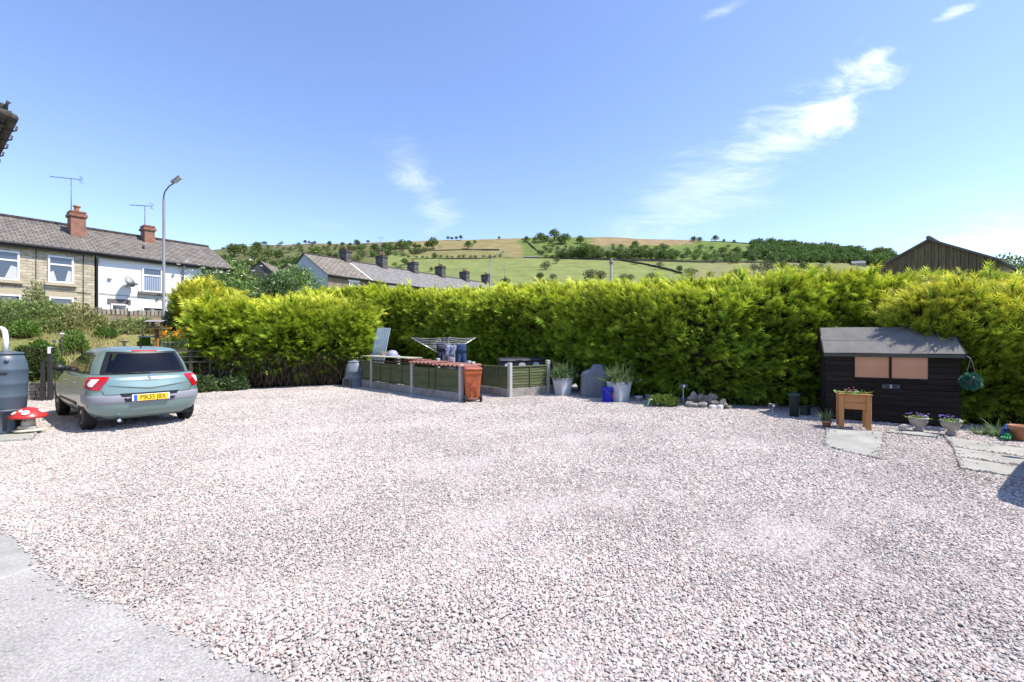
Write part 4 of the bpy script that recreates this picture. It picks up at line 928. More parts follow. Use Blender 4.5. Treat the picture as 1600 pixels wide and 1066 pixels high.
# buff stone cottage
ho1 = thing('terraced_house', 'buff stone terraced house with concrete tiled roof at the left edge', 'house', tloc(0, 0), TH_RZ)
walls(ho1, -5.0, 3.02, D1, 0.0, ZE, ZR, buff, True, False); roof(ho1, -5.2, 3.05, D1, ZE, ZR, tiles); gutter(ho1, -5.2, 3.05, D1, ZE, ZR)
window(ho1, -0.75, 0.55, 4.25, 5.50, sill=palesill, inside='curtain'); window(ho1, 1.42, 2.28, 4.28, 5.50, sill=palesill, inside='curtain')
window(ho1, -0.75, 0.60, 2.3, 3.62, inside=None, lintel=palesill); window(ho1, 1.45, 2.28, 2.35, 3.62, lintel=palesill)
for xx in (1.05, 2.62):
    b = MB(); b.smooth = True; b.tube([(xx, -0.03, 1.7), (xx, -0.03, 5.7)], 0.013, 6); b.build('cable', pipe_m, ho1)
b = MB(); b.smooth = True; b.tube([(-2, -0.03, 4.15), (0.4, -0.03, 4.02), (1.6, -0.03, 3.95), (2.9, -0.03, 3.88)], 0.012, 6); b.build('cable', pipe_m, ho1)
chimney(ho1, 2.72, 1.75, 6.55, 7.95, 0.56, 0.72, redbrick, 1)
# white cottage
ho2 = thing('terraced_house', 'white rendered terraced house with satellite dish and dark downpipe', 'house', tloc(0, 0), TH_RZ)
XR = 9.05
walls(ho2, 3.08, XR, D1, 0.0, ZE - 0.03, ZR - 0.03, render_m, False, True); roof(ho2, 3.07, XR + 0.15, D1, ZE - 0.03, ZR - 0.03, tiles, skew=0.25); gutter(ho2, 3.07, XR + 0.1, D1, ZE - 0.03, ZR - 0.03)
window(ho2, 4.86, 5.72, 4.15, 5.42, sill=sillm, inside='blind', sill_w=0.16); window(ho2, 4.86, 5.75, 2.2, 3.38, inside='blind'); window(ho2, 3.62, 4.28, 2.4, 3.45, style='plain', lintel=sillm)
window(ho2, 8.3, 8.95, 4.3, 5.4, inside=None)
for xx, r_ in ((3.1, 0.045), (6.65, 0.045)):
    b = MB(); b.smooth = True; b.tube([(xx, -0.24, 5.72), (xx, -0.10, 5.45), (xx, -0.07, 5.3), (xx, -0.07, 0.5)], r_, 8); b.build('downpipe', pipe_m if xx < 4 else galv, ho2)
b = MB(); b.smooth = True; b.tube([(3.2, -0.03, 3.92), (4.6, -0.03, 3.86), (6.2, -0.03, 3.78), (8.8, -0.03, 3.72)], 0.011, 6); b.build('cable', pipe_m, ho2)
b = MB(); b.box(3.50, 3.66, -0.10, 0.0, 4.62, 4.74, bev=0.02); b.build('alarm_box', cement, ho2)
chimney(ho2, 5.75, 2.3, 6.9, 7.95, 0.46, 0.70, redbrick, 0, cap=redbrick)
b = MB(); b.smooth = True; b.tube([(5.2, 1.0, 6.5), (5.2, 1.0, 6.75)], 0.05, 8); b.build('roof_vent', pipe_m, ho2)
dish = thing('satellite_dish', 'grey satellite dish on the white rendered wall', 'dish', tloc(4.22, -0.02, 4.32), TH_RZ)
b = MB(); b.smooth = True; b.lathe([(0.30, 0.10), (0.24, 0.055), (0.14, 0.018), (0.02, 0.0), (0.13, 0.026), (0.24, 0.066), (0.29, 0.104)], 20); o = b.build('reflector', mat('dish_grey', (0.36, 0.37, 0.38), 0.5), dish); o.location = (0, -0.28, 0.22); o.rotation_euler = (R(68), 0, R(35))
b = MB(); b.smooth = True; b.tube([(0, 0, 0), (0, -0.22, 0.05), (0, -0.28, 0.2)], 0.022, 6); b.tube([(0.02, -0.28, 0.05), (0.26, -0.56, 0.12)], 0.012, 6); b.box(0.22, 0.31, -0.62, -0.52, 0.08, 0.17); b.build('bracket', galv, dish)
tv_aerial('tall television aerial on the left brick chimney stack', tloc(2.52, 1.75, 7.2), 2.45, TH_RZ - 0.55, boom=1.25)
tv_aerial('thin television aerial on the right brick chimney stack', tloc(5.62, 2.3, 7.2), 1.95, TH_RZ - 0.75, boom=1.15)

# street lamp in front of the white house
def street_lamp(label, loc, h, rz, out_=0.42):
    t = thing('street_lamp', label, 'street lamp', loc, rz); b = MB(); b.smooth = True; b.tube([(0, 0, 0), (0, 0, 1.2), (0, 0, 1.22), (0, 0, h - 0.7)], [0.085, 0.085, 0.06, 0.052], 12); b.build('column', galv, t)
    b = MB(); b.smooth = True; b.tube([(0, 0, h - 0.72), (0, 0, h - 0.55), (0.05, 0, h - 0.35), (out_ * 0.55, 0, h - 0.12), (out_, 0, h)], 0.028, 8); b.build('arm', galv, t)
    M_ = Matrix.Translation((out_, 0, h + 0.02)) @ Matrix.Rotation(R(-38), 4, 'Y')
    b = MB(); b.box(-0.04, 0.46, -0.11, 0.11, 0.0, 0.10, M_, bev=0.03); hd = b.build('lamp_head', mat('lamp_head', (0.30, 0.30, 0.30), 0.5), t)
    b = MB(); b.box(0.06, 0.43, -0.09, 0.09, -0.045, -0.003, M_, bev=0.012); b.build('lamp_glass', mat('lamp_glass', (0.62, 0.62, 0.60), 0.3), hd); return t
sl = at(256, 480, 20.0); street_lamp('grey street lamp column rising beside the white house', (sl[0], sl[1], 1.8), 6.72, 0.0)

# boundary wall on the road side, with upright coping stones
rubble = mat('rubble_stone', (0.36, 0.32, 0.26), 0.9, var=0.4, scale=5, bump=0.7, bscale=30, rnd=0.25, spec=0.15)
bw = thing('stone_wall', 'dark rubble boundary wall with upright coping stones below the white house', 'wall', tloc(0, -3.3), TH_RZ)
b = MB(); b.box(-4.5, 7.6, 0.0, 0.38, 1.2, 2.76); b.build('wall', brownst, bw)
cp = [MB() for _ in range(3)]
for k, q in enumerate(cp): q.box(-0.07, 0.07, -0.2, 0.2, 0, 0.24 + 0.03 * k, bev=0.02)
cpm = [q.mesh('coping_stone', rubble) for q in cp]
for i in range(62):
    inst('coping_stone', cpm[i % 3], bw, (-2.0 + i * 0.155, 0.19, 2.755), (random.uniform(-0.05, 0.05), random.uniform(-0.12, 0.12), 0), (random.uniform(0.85, 1.05), 1, random.uniform(0.8, 1.1)))

# the far terrace running away behind the hedge
T2_RZ = math.atan2(0.8, 0.6); T2 = (-16.2, 40.0)
def t2(x, y, z=0): c, s = 0.6, 0.8; return (T2[0] + x * c - y * s, T2[1] + x * s + y * c, z)
D2, ZE2, ZR2 = 3.95, 7.45, 9.65
descr = ['end terrace house with stone slate roof and pale painted gable wall', 'second house of the far terrace, white roof verge strip on its left', 'third house of the far terrace counted from the painted gable',
         'fourth house of the far terrace counted from the painted gable', 'fifth house of the far terrace counted from the painted gable', 'sixth house of the far terrace counted from the painted gable', 'seventh house of the far terrace, nearly hidden by the hedge']
for i in range(7):
    x0, x1 = i * 4.38, (i + 1) * 4.38 - 0.004; dz = -0.012 * i + (0.05 if i == 0 else 0)
    t = thing('terraced_house', descr[i], 'house', t2(0, 0), T2_RZ, 'houses of the far stone terrace')
    walls(t, x0, x1, D2, 0.0, ZE2 + dz, ZR2 + dz, brownst, i == 0, i == 6, blue_w if i == 0 else None)
    roof(t, x0 - (0.12 if i == 0 else 0), x1, D2, ZE2 + dz, ZR2 + dz, stoneslate if i == 0 else slate); gutter(t, x0 - 0.05, x1, D2, ZE2 + dz, ZR2 + dz)
    chimney(t, x1 - 0.05, D2, ZR2 - 0.5, ZR2 + 1.0 + (0.12 if i % 2 else 0), 0.62, 1.25, darkstone, 2 if i in (1, 3, 4) else 1, flash=False)
    if i < 3:
        window(t, x0 + 2.1, x0 + 3.15, ZE2 - 1.75, ZE2 - 0.35, lintel=upvc)
    else: window(t, x0 + 2.0, x0 + 3.1, ZE2 - 1.6, ZE2 - 0.25, lintel=upvc)
    if i == 1:
        sl_ = (ZR2 - ZE2) / D2; b = MB(); b.add([(x0 - 0.10, -0.24, ZE2 - 0.22 * sl_ + 0.10), (x0 + 0.14, -0.24, ZE2 - 0.22 * sl_ + 0.10), (x0 + 0.14, D2, ZR2 + 0.12), (x0 - 0.10, D2, ZR2 + 0.12), (x0 - 0.10, -0.24, ZE2 - 0.22 * sl_ - 0.02), (x0 + 0.14, -0.24, ZE2 - 0.22 * sl_ - 0.02)], [(0, 1, 2, 3), (4, 5, 1, 0)]); b.build('verge_strip', mat('verge_white', (0.72, 0.70, 0.66), 0.7), t)
    b = MB(); b.smooth = True; b.tube([(x1 - 0.1, -0.24, ZE2 - 0.2), (x1 - 0.1, -0.08, ZE2 - 0.45), (x1 - 0.1, -0.08, 1.0)], 0.05, 6); b.build('downpipe', pipe_m, t)
for i, (k, hh) in enumerate(((1, 2.5), (3, 3.0), (6, 2.3))):
    p_ = t2((k + 1) * 4.38 - 0.2, D2, ZR2 + 0.6); tv_aerial(['thin aerial mast on the second chimney of the far terrace', 'thin aerial mast on the fourth chimney of the far terrace', 'thin aerial mast on the last chimney of the far terrace'][i], p_, hh, 0.3 + i, 5, 0.8)
l2 = at(766, 450, 46.0); street_lamp('street lamp with long flat arm standing behind the far terrace roofs', (l2[0], l2[1], 0.4), at(766, 397, 46)[2] - 0.4, 0.0, 1.1)
# wooden pole sticking up behind the hedge
pl_ = at(955, 440, 30.0); t = thing('wooden_pole', 'weathered grey pole standing up behind the middle of the hedge', 'pole', (pl_[0], pl_[1], 0)); hz_ = at(955, 411, 30)[2]
wpm = mat('grey_wood', (0.27, 0.24, 0.21), 0.9, var=0.35, scale=6, stretch=(4, 4, 0.4), bump=0.4)
b = MB(); b.smooth = True; b.tube([(0, 0, 0), (0, 0, hz_)], [0.11, 0.09], 10); b.build('shaft', wpm, t); b = MB(); b.lathe([(0.10, hz_ - 0.1), (0.14, hz_ + 0.02), (0.10, hz_ + 0.22), (0.05, hz_ + 0.30)], 10); b.build('cap', wpm, t)
# twin gabled stone building far left behind the shrubs
o_ = at(391, 432, 44.0); t = thing('stone_building', 'grey stone building with two gables behind the leafy shrubs', 'building', (o_[0], o_[1], 0), 0.12)
zt_ = at(410, 409, 44)[2]; ze_ = at(410, 425, 44)[2]
b = MB(); b.poly([(-0.3, 0, 0), (2.2, 0, 0), (2.2, 0, ze_), (0.95, 0, zt_), (-0.3, 0, ze_)], [(0, 0), (2.5, 0), (2.5, ze_), (1.25, zt_), (0, ze_)]); b.build('gable_wall', darkstone, t)
b = MB(); b.poly([(2.2, 0.3, 0), (4.4, 0.3, 0), (4.4, 0.3, ze_ - 0.3), (3.3, 0.3, zt_ - 0.1), (2.2, 0.3, ze_ - 0.3)], [(0, 0), (2.2, 0), (2.2, ze_), (1.1, zt_), (0, ze_)]); b.build('gable_wall', brownst, t)
for x0, x1, y0, dz in ((-0.45, 2.3, -0.1, 0), (2.1, 4.55, 0.2, -0.2)):
    x0, x1 = x0, x1; xm = (x0 + x1) / 2; b = MB(); b.quad((x0, y0, ze_ - 0.2 + dz), (xm, y0, zt_ + 0.12 + dz / 2), (xm, 6, zt_ + 0.12 + dz / 2), (x0, 6, ze_ - 0.2 + dz)); b.quad((xm, y0, zt_ + 0.12 + dz / 2), (x1, y0, ze_ - 0.2 + dz), (x1, 6, ze_ - 0.2 + dz), (xm, 6, zt_ + 0.12 + dz / 2)); b.build('roof', stoneslate, t)
b = MB(); b.box(3.1, 3.5, 0.24, 0.3, ze_ - 0.9, ze_ - 0.4); b.build('window', pipe_m, t)

# boarded barn gable on the right
bd_m = mat('barn_board', (0.17, 0.145, 0.08), 0.9, var=0.45, scale=3, stretch=(5, 1, 0.5), bump=0.4, rnd=0.16, spec=0.15)
BN_RZ = math.atan2(-0.8, 0.6)
ap = at(1452, 373, 25.0); barn = thing('barn', 'barn gable clad in weathered olive boards behind the hedge', 'barn', (ap[0], ap[1], 0), BN_RZ)
zr_ = ap[2]; sl_ = 0.56; HW = 2.62
def bz(x): return zr_ - 0.10 - abs(x) * sl_
bw_ = 0.145; k = int(2 * 3.4 / bw_)
for i in range(k):
    x = -3.4 + i * bw_; xa, xb = x + 0.006, x + bw_ - 0.004
    if xb > HW: break
    dp = 0.03 if i % 2 else 0.0
    b = MB(); P = [(xa, -dp, 1.8), (xb, -dp, 1.8), (xb, -dp, bz(xb)), (xa, -dp, bz(xa))]; P2 = [(a_, 0.06, c_) for a_, _, c_ in P]
    b.add(P + P2, [(0, 1, 2, 3), (1, 5, 6, 2), (4, 0, 3, 7), (3, 2, 6, 7)]); b.build('board', bd_m, barn)
b = MB(); b.poly([(-3.4, 0.07, 0), (HW, 0.07, 0), (HW, 0.07, bz(HW)), (0, 0.07, bz(0)), (-3.4, 0.07, bz(3.4))]); b.build('frame_wall', bd_m, barn)
sheet_m = mat('roof_sheet', (0.14, 0.125, 0.115), 0.8, var=0.3, scale=2); 
b = MB(); xr_ = HW + 0.12
for sg, xe in ((-1, 3.6), (1, xr_)):
    a_, c_ = (0, zr_), (sg * xe, zr_ - xe * sl_); b.add([(a_[0], -0.18, a_[1]), (c_[0], -0.18, c_[1]), (c_[0], 9, c_[1]), (a_[0], 9, a_[1]), (a_[0], -0.18, a_[1] - 0.11), (c_[0], -0.18, c_[1] - 0.11), (c_[0], 9, c_[1] - 0.11)], [(0, 1, 2, 3), (4, 5, 1, 0), (1, 5, 6, 2)] if sg > 0 else [(3, 2, 1, 0), (0, 1, 5, 4), (2, 6, 5, 1)])
b.build('roof', sheet_m, barn); b = MB(); b.smooth = True; b.tube([(0, -0.22, zr_ + 0.03), (0, 9, zr_ + 0.03)], 0.11, 8); b.build('ridge', sheet_m, barn)
b = MB(); ze3 = zr_ - xr_ * sl_; b.poly([(HW + 0.02, 0.3, 0), (HW + 2.2, 0.3, 0), (HW + 2.2, 0.3, ze3 - 2.0), (HW + 0.02, 0.3, ze3 - 0.18)], [(0, 0), (2.2, 0), (2.2, 2.4), (0, 4.4)]); b.build('lean_to_wall', mat('cream_render', (0.42, 0.37, 0.27), 0.9, var=0.25, scale=2), barn)
b = MB(); b.add([(HW + 0.1, -0.1, ze3 - 0.03), (HW + 2.4, -0.1, ze3 - 2.15), (HW + 2.4, 8, ze3 - 2.15), (HW + 0.1, 8, ze3 - 0.03), (HW + 0.1, -0.1, ze3 - 0.15), (HW + 2.4, -0.1, ze3 - 2.27)], [(0, 1, 2, 3), (4, 5, 1, 0)]); b.build('lean_to_roof', sheet_m, barn)

# the near house: only the corner of its eaves shows at the left edge
HR = math.atan2(0.8, 0.6)
E_ = (-7.78, 7.0); nh = thing('house', 'mossy stone eaves corner of the near house at the upper left edge', 'house', (E_[0], E_[1], 0), HR)
# local axes: x along (0.6, 0.8), y along (-0.8, 0.6); the eaves corner is the origin, the house fills x < 0, y > 0
zv = 5.12
mossy = mat('mossy_stone', (0.085, 0.078, 0.055), 0.95, col2=(0.035, 0.033, 0.03), scale=5, bump=0.9, bscale=14)
b = MB(); b.quad((-8, 0.42, 0), (-0.42, 0.42, 0), (-0.42, 0.42, zv - 0.2), (-8, 0.42, zv - 0.2)); b.quad((-0.42, 0.42, 0), (-0.42, 7, 0), (-0.42, 7, zv - 0.2), (-0.42, 0.42, zv - 0.2)); b.build('wall', buff, nh)
b = MB(); b.add([(-8, 0.02, zv), (-0.02, 0.02, zv), (-3.6, 3.6, zv + 2.2), (-4.4, 3.6, zv + 2.2), (-0.02, 7, zv), (-8, 7, zv)], [(0, 1, 2, 3), (1, 4, 2), (5, 0, 3)]); b.add([(-8, 0.02, zv - 0.06), (-0.02, 0.02, zv - 0.06), (-0.02, 7, zv - 0.06), (-8, 7, zv - 0.06)], [(3, 2, 1, 0)]); b.build('roof', stoneslate, nh)
b = MB(); b.box(-8, 0.0, 0.0, 0.08, zv - 0.10, zv - 0.005, bev=0.02); b.box(-0.08, -0.003, 0.083, 7, zv - 0.10, zv - 0.008, bev=0.02); b.build('fascia', mossy, nh)
b = MB(); b.smooth = True; b.tube([(-0.0 + 0.07, 0.0, zv - 0.05), (0.07, 7, zv - 0.07)], 0.065, 8); b.tube([(-8, -0.07, zv - 0.03), (0.05, -0.07, zv - 0.05)], 0.065, 8); b.build('gutter', mossy, nh)
brk = MB(); brk.box(-0.42, 0.0, -0.04, 0.04, -0.17, -0.10, bev=0.02); brk_me = brk.mesh('eaves_bracket', mossy)
hk = MB(); hk.smooth = True; hk.tube([(0.0, 0, -0.16), (0.07, 0, -0.17), (0.14, 0, -0.13), (0.15, 0, -0.06)], 0.014, 6); hk_me = hk.mesh('gutter_bracket', pipe_m)
for i in range(6):
    y = 0.25 + i * 0.55; c_ = inst('eaves_bracket', brk_me, nh, (0, y, zv)); inst('gutter_bracket', hk_me, c_, (0, 0.12, 0))
b = MB(); b.smooth = True; b.blob((-0.12, 0.14, zv + 0.10), (0.16, 0.12, 0.07), 5, 2, 0.3); b.tube([(0.0, 0.04, zv), (0.01, 0.03, zv + 0.14), (0.03, 0.03, zv + 0.18)], [0.02, 0.018, 0.03], 6); b.build('corner_cap', mossy, nh)
# ------------------------------------------------------------------ timber and concrete fences
green_wood = mat('green_fence_wood', (0.085, 0.105, 0.045), 0.85, col2=(0.135, 0.14, 0.075), scale=4, stretch=(0.6, 1, 6), bump=0.4, rnd=0.18, spec=0.15)
post_m = mat('concrete_post', (0.47, 0.455, 0.42), 0.9, var=0.25, scale=6, bump=0.3)
gb_m = mat('gravel_board', (0.36, 0.335, 0.30), 0.9, var=0.4, scale=3, bump=0.3)
def fence_panel(root, ax, ay, bx, by, h0, h1, battens=(0.25, 0.5, 0.75), n=7, face=-1):
    """one panel between two posts: concrete gravel board, waney slats, battens, capping"""
    L = math.hypot(bx - ax, by - ay); rz = math.atan2(by - ay, bx - ax)
    def put(name, b, m, parent=root):
        o = b.build(name, m, parent); o.location = (ax, ay, 0); o.rotation_euler = (0, 0, rz); return o
    b = MB(); b.box(0.06, L - 0.06, -0.028, 0.028, -0.1, h0, bev=0.006); put('gravel_board', b, gb_m)
    sh = (h1 - h0 - 0.03) / n
    for k in range(n):
        z = h0 + 0.012 + k * sh; b = MB(); seg = 14; P = []; rr = random.Random(k * 7 + int(ax * 100)); ph = rr.uniform(0, 6); am = rr.uniform(0.004, 0.014)
        for i in range(seg + 1):
            x = 0.05 + (L - 0.10) * i / seg; zz = am * math.sin(ph + x * 4.5) + am * 0.6 * math.sin(ph * 2 + x * 9)
            P += [(x, face * 0.026, z + zz), (x, face * 0.008, z + sh * 1.12), (x, face * -0.004, z + sh * 1.12), (x, face * 0.012, z + zz)]
        fs = []
        for i in range(seg):
            for q in range(4): fs.append((i * 4 + q, i * 4 + (q + 1) % 4, (i + 1) * 4 + (q + 1) % 4, (i + 1) * 4 + q))
        b.add(P, fs); put('slat', b, green_wood)
    for f in battens:
        b = MB(); b.box(L * f - 0.016, L * f + 0.016, face * 0.05 if face < 0 else 0.027, face * 0.027 if face < 0 else 0.05, h0 + 0.01, h1 - 0.01); put('batten', b, green_wood)
    b = MB(); b.box(0.05, L - 0.05, -0.045, 0.045, h1 - 0.02, h1 + 0.015, bev=0.005); put('capping', b, green_wood)
def post(root, x, y, h, rz, w=0.055):
    b = MB(); b.box(-w, w, -w, w, -0.15, h, bev=0.012); o = b.build('post', post_m, root); o.location = (x, y, 0); o.rotation_euler = (0, 0, rz)
FA, FB, FC, FD = (-1.34, 11.97), (-2.96, 13.55), (-4.72, 15.35), (-6.2, 16.85)
frz = math.atan2(-1, 1) + 0.0
fa = thing('garden_fence', 'low green waney fence with concrete posts around the log store', 'fence')
for p_, h_ in ((FA, 0.99), (FB, 0.99), (FC, 1.03), (FD, 1.0)): post(fa, p_[0], p_[1], h_, R(-45))
fence_panel(fa, *FB, *FA, 0.24, 0.84, (0.37, 0.51)); fence_panel(fa, *FC, *FB, 0.25, 0.86, (0.25, 0.5, 0.77)); fence_panel(fa, *FD, *FC, 0.26, 0.92, (0.5,))
fb_ = thing('garden_fence', 'low green waney fence screening the black wheelie bins', 'fence')
QC, QD, QE = (-0.06, 12.93), (1.08, 13.72), (-1.35, 14.25)
QF = (1.75, 14.15)
for p_, h_ in ((QC, 0.98), (QD, 1.03), (QE, 0.98)): post(fb_, p_[0], p_[1], h_, R(-45) if p_ != QD else R(35))
fence_panel(fb_, *QE, *QC, 0.24, 0.86, (0.35, 0.72)); fence_panel(fb_, *QC, *QD, 0.25, 0.87, (0.5,))
b = MB(); b.box(0.05, 0.75, -0.025, 0.025, -0.1, 0.28); o = b.build('gravel_board', gb_m, fb_); o.location = (QD[0], QD[1], 0); o.rotation_euler = (0, 0, R(33))
# log store: two inner posts, pantile sheets and a pale board on top
nb_ = Vector((0.70, 0.715, 0)); ls = thing('log_store', 'log store behind the fence roofed with red tile effect sheets', 'log store')
al = Vector((FB[0] - FA[0], FB[1] - FA[1], 0)).normalized()
def lsp(s, d, z): q = Vector((FA[0], FA[1], 0)) + al * s + nb_ * d; return (q.x, q.y, z)
for s_, h_ in ((0.05, 1.04), (2.3, 1.06), (4.6, 1.1)): q = lsp(s_, 0.95 if s_ > 1 else 0.45, 0); post(ls, q[0], q[1], h_, R(-45))
redsheet = mat('red_tile_sheet', (0.27, 0.115, 0.085), 0.75, var=0.35, scale=5, bump=0.2, rnd=0.12)
def pantile(s0, s1, d0, d1, z0, z1, dz=0.0):
    ns, nd = 40, 18; P = []
    for j in range(nd + 1):
        for i in range(ns + 1):
            s = s0 + (s1 - s0) * i / ns; d = d0 + (d1 - d0) * j / nd; w = 0.024 * math.cos(s * 2 * math.pi / 0.19) + 0.018 * ((d / 0.27) % 1.0)
            P.append(lsp(s, d, z0 + (z1 - z0) * j / nd + w + dz))
    b = MB(); b.smooth = True; b.add(P, [(j * (ns + 1) + i, j * (ns + 1) + i + 1, (j + 1) * (ns + 1) + i + 1, (j + 1) * (ns + 1) + i) for j in range(nd) for i in range(ns)]); o = b.build('tile_sheet', redsheet, ls)
    o.modifiers.new('thick', 'SOLIDIFY').thickness = 0.006
pantile(-0.12, 1.25, -0.14, 0.66, 0.935, 0.955); pantile(1.12, 2.35, -0.12, 0.66, 0.945, 0.965, 0.015); pantile(2.25, 3.5, 0.10, 0.66, 0.955, 0.975, 0.03)
palew = mat('pale_board', (0.45, 0.45, 0.33), 0.85, var=0.3, scale=4); dkwood = mat('dark_timber', (0.085, 0.06, 0.045), 0.9, var=0.4, scale=6)
def slab_on(pts, z, th, m, name, parent): 
    b = MB(); P = [(x, y, z) for x, y in pts] + [(x, y, z + th) for x, y in pts]; k = len(pts); b.add(P, [tuple(range(k - 1, -1, -1)), tuple(range(k, 2 * k))] + [(i, (i + 1) % k, k + (i + 1) % k, k + i) for i in range(k)]); return b.build(name, m, parent)
slab_on([lsp(2.4, -0.1, 0)[:2], lsp(5.2, -0.12, 0)[:2], lsp(5.2, 0.5, 0)[:2], lsp(2.4, 0.45, 0)[:2]][::-1], 1.075, 0.025, palew, 'board', ls)
for k in range(2):
    q0, q1 = lsp(0.1, 0.05 + 0.9 * k, 0.90), lsp(4.8, 0.05 + 0.9 * k, 0.95); b = MB(); b.tube([q0, q1], 0.03, 4); b.build('rail', dkwood, ls)
logm = mat('cut_log', (0.23, 0.15, 0.085), 0.9, var=0.4, scale=8)
for i in range(16):
    q = lsp(0.5 + (i % 8) * 0.3, 0.45, 0); b = MB(); b.smooth = True; b.tube([(0, -0.2, 0), (0, 0.2, 0)], 0.11, 9); o = b.build('log', logm, ls); o.location = (q[0], q[1], 0.13 + 0.21 * (i // 8)); o.rotation_euler = (0, 0, R(45))
# leaning clear sheet
lean = thing('plastic_sheet', 'translucent bluish corrugated sheet leaning against the left hedge', 'sheet', (-5.05, 16.35, -0.05), R(20))
psh = mat('clear_sheet', (0.26, 0.34, 0.42), 0.2, var=0.3, scale=3, spec=0.8, alpha=0.5)
b = MB(); b.smooth = True; ns = 24
P = [(-0.22 + 0.44 * i / ns + 0.40 * (z / 2.1), -0.25 + 0.0 * z + 0.004 * math.sin(i * 1.8), z) for z in (0.6, 2.12) for i in range(ns + 1)]
b.add(P, [(i, i + 1, ns + 2 + i, ns + 1 + i) for i in range(ns)]); o = b.build('panel', psh, lean); o.modifiers.new('t', 'SOLIDIFY').thickness = 0.005
b = MB(); b.tube([(0.345, -0.26, 0.6), (0.635, -0.26, 2.12)], 0.012, 5); b.build('edge_trim', mat('pale_trim', (0.6, 0.68, 0.74), 0.4), lean)
# bits stored on the board
t = thing('bowl', 'lilac plastic bowl turned over beside a brick on the store', 'bowl', (*lsp(4.3, 0.55, 0)[:2], 1.10)); b = MB(); b.smooth = True; b.lathe([(0.19, 0.0), (0.195, 0.02), (0.17, 0.10), (0.11, 0.17), (0.03, 0.19)], 20); b.build('shell', mat('lilac_plastic', (0.30, 0.30, 0.44), 0.4), t); b = MB(); b.smooth = True; b.lathe([(0.196, 0.0), (0.21, 0.008), (0.196, 0.025)], 20); b.build('rim', mat('lilac_plastic', (0.30, 0.30, 0.44), 0.4), t)
t = thing('brick', 'loose red brick lying by the lilac bowl', 'brick', (*lsp(4.72, 0.5, 0)[:2], 1.10), 0.4); b = MB(); b.box(-0.11, 0.11, -0.05, 0.05, 0, 0.13, bev=0.008); b.build('block', redbrick, t); b = MB(); b.box(-0.07, 0.07, -0.025, 0.025, 0.1305, 0.133); b.build('frog', mat('frog_shadow_clay', (0.22, 0.08, 0.05), 0.9), t)

# ------------------------------------------------------------------ wheelie bins
def wheelie(name, label, loc, rz, body_m, lid_m, group=None, sticker=None, h=1.0):
    t = thing(name, label, 'bin', loc, rz, group); s = h
    b = MB(); P = []
    for z, w, d in ((0.06, 0.19, 0.20), (0.10, 0.20, 0.22), (0.78, 0.245, 0.29), (0.80, 0.26, 0.31), (0.90, 0.265, 0.315)):
        c_ = 0.035
        for x, y in ((-w + c_, -d), (w - c_, -d), (w, -d + c_), (w, d - c_), (w - c_, d), (-w + c_, d), (-w, d - c_), (-w, -d + c_)): P.append((x, y + (0.9 - z) * 0.0, z * s))
    fs = [tuple(range(7, -1, -1)), tuple(range(32, 40))]
    for r_ in range(4):
        for k in range(8): fs.append((r_ * 8 + k, r_ * 8 + (k + 1) % 8, r_ * 8 + 8 + (k + 1) % 8, r_ * 8 + 8 + k))
    b.add(P, fs); b.build('body', body_m, t)
    b = MB(); P = []
    for z, w, d in ((0.905, 0.275, 0.325), (0.94, 0.28, 0.33), (0.975, 0.25, 0.30), (0.99, 0.20, 0.25)):
        for x, y in ((-w + .03, -d), (w - .03, -d), (w, -d + .03), (w, d - .03), (w - .03, d), (-w + .03, d), (-w, d - .03), (-w, -d + .03)): P.append((x, y, (z + (y + 0.33) * 0.04) * s))
    fs = [tuple(range(7, -1, -1)), tuple(range(24, 32))]
    for r_ in range(3):
        for k in range(8): fs.append((r_ * 8 + k, r_ * 8 + (k + 1) % 8, r_ * 8 + 8 + (k + 1) % 8, r_ * 8 + 8 + k))
    b.add(P, fs); b.build('lid', lid_m, t)
    b = MB(); b.smooth = True; b.tube([(-0.20, -0.34, 0.90 * s), (-0.20, -0.40, 0.93 * s), (0.20, -0.40, 0.93 * s), (0.20, -0.34, 0.90 * s)], 0.017, 8); b.build('handle', body_m, t)
    for sg in (-1, 1):
        b = MB(); b.smooth = True; b.tube([(sg * 0.215, -0.22, 0.095), (sg * 0.275, -0.22, 0.095)], 0.098, 20); w = b.build('wheel', rubber, t); b = MB(); b.tube([(sg * 0.2755, -0.22, 0.095), (sg * 0.283, -0.22, 0.095)], 0.045, 14); b.build('hub', pipe_m, w)
    b = MB(); b.smooth = True; b.tube([(-0.21, -0.22, 0.095), (0.21, -0.22, 0.095)], 0.014, 8); b.build('axle', galv, t)
    b = MB(); b.smooth = True; b.tube([(-0.085, -0.232, 0.14 * s), (-0.085, -0.276, 0.44 * s), (-0.06, -0.281, 0.47 * s), (0.06, -0.281, 0.47 * s), (0.085, -0.276, 0.44 * s), (0.085, -0.232, 0.14 * s)], 0.010, 6); b.build('rib', body_m, t)
    if sticker: b = MB(); b.poly([(0.11 * math.cos(a), -0.322, (0.80 + 0.07 * math.sin(a)) * s) for a in np.linspace(0, 2 * math.pi, 17)[:-1]]); b.build('number_sticker', sticker, t)
    return t
orange_b = mat('orange_plastic', (0.47, 0.115, 0.035), 0.5, var=0.18, scale=5); orange_l = mat('red_brown_lid', (0.30, 0.085, 0.055), 0.55, var=0.2, scale=5)
black_b = mat('black_plastic', (0.035, 0.037, 0.042), 0.45, var=0.2, scale=6); white_st = mat('white_sticker', (0.72, 0.74, 0.76), 0.5, var=0.15, scale=14)
wheelie('wheelie_bin', 'orange wheelie bin with red brown lid at the fence post', (-1.06, 12.0, 0.008), R(14), orange_b, orange_l).scale = (0.86, 0.86, 0.93)
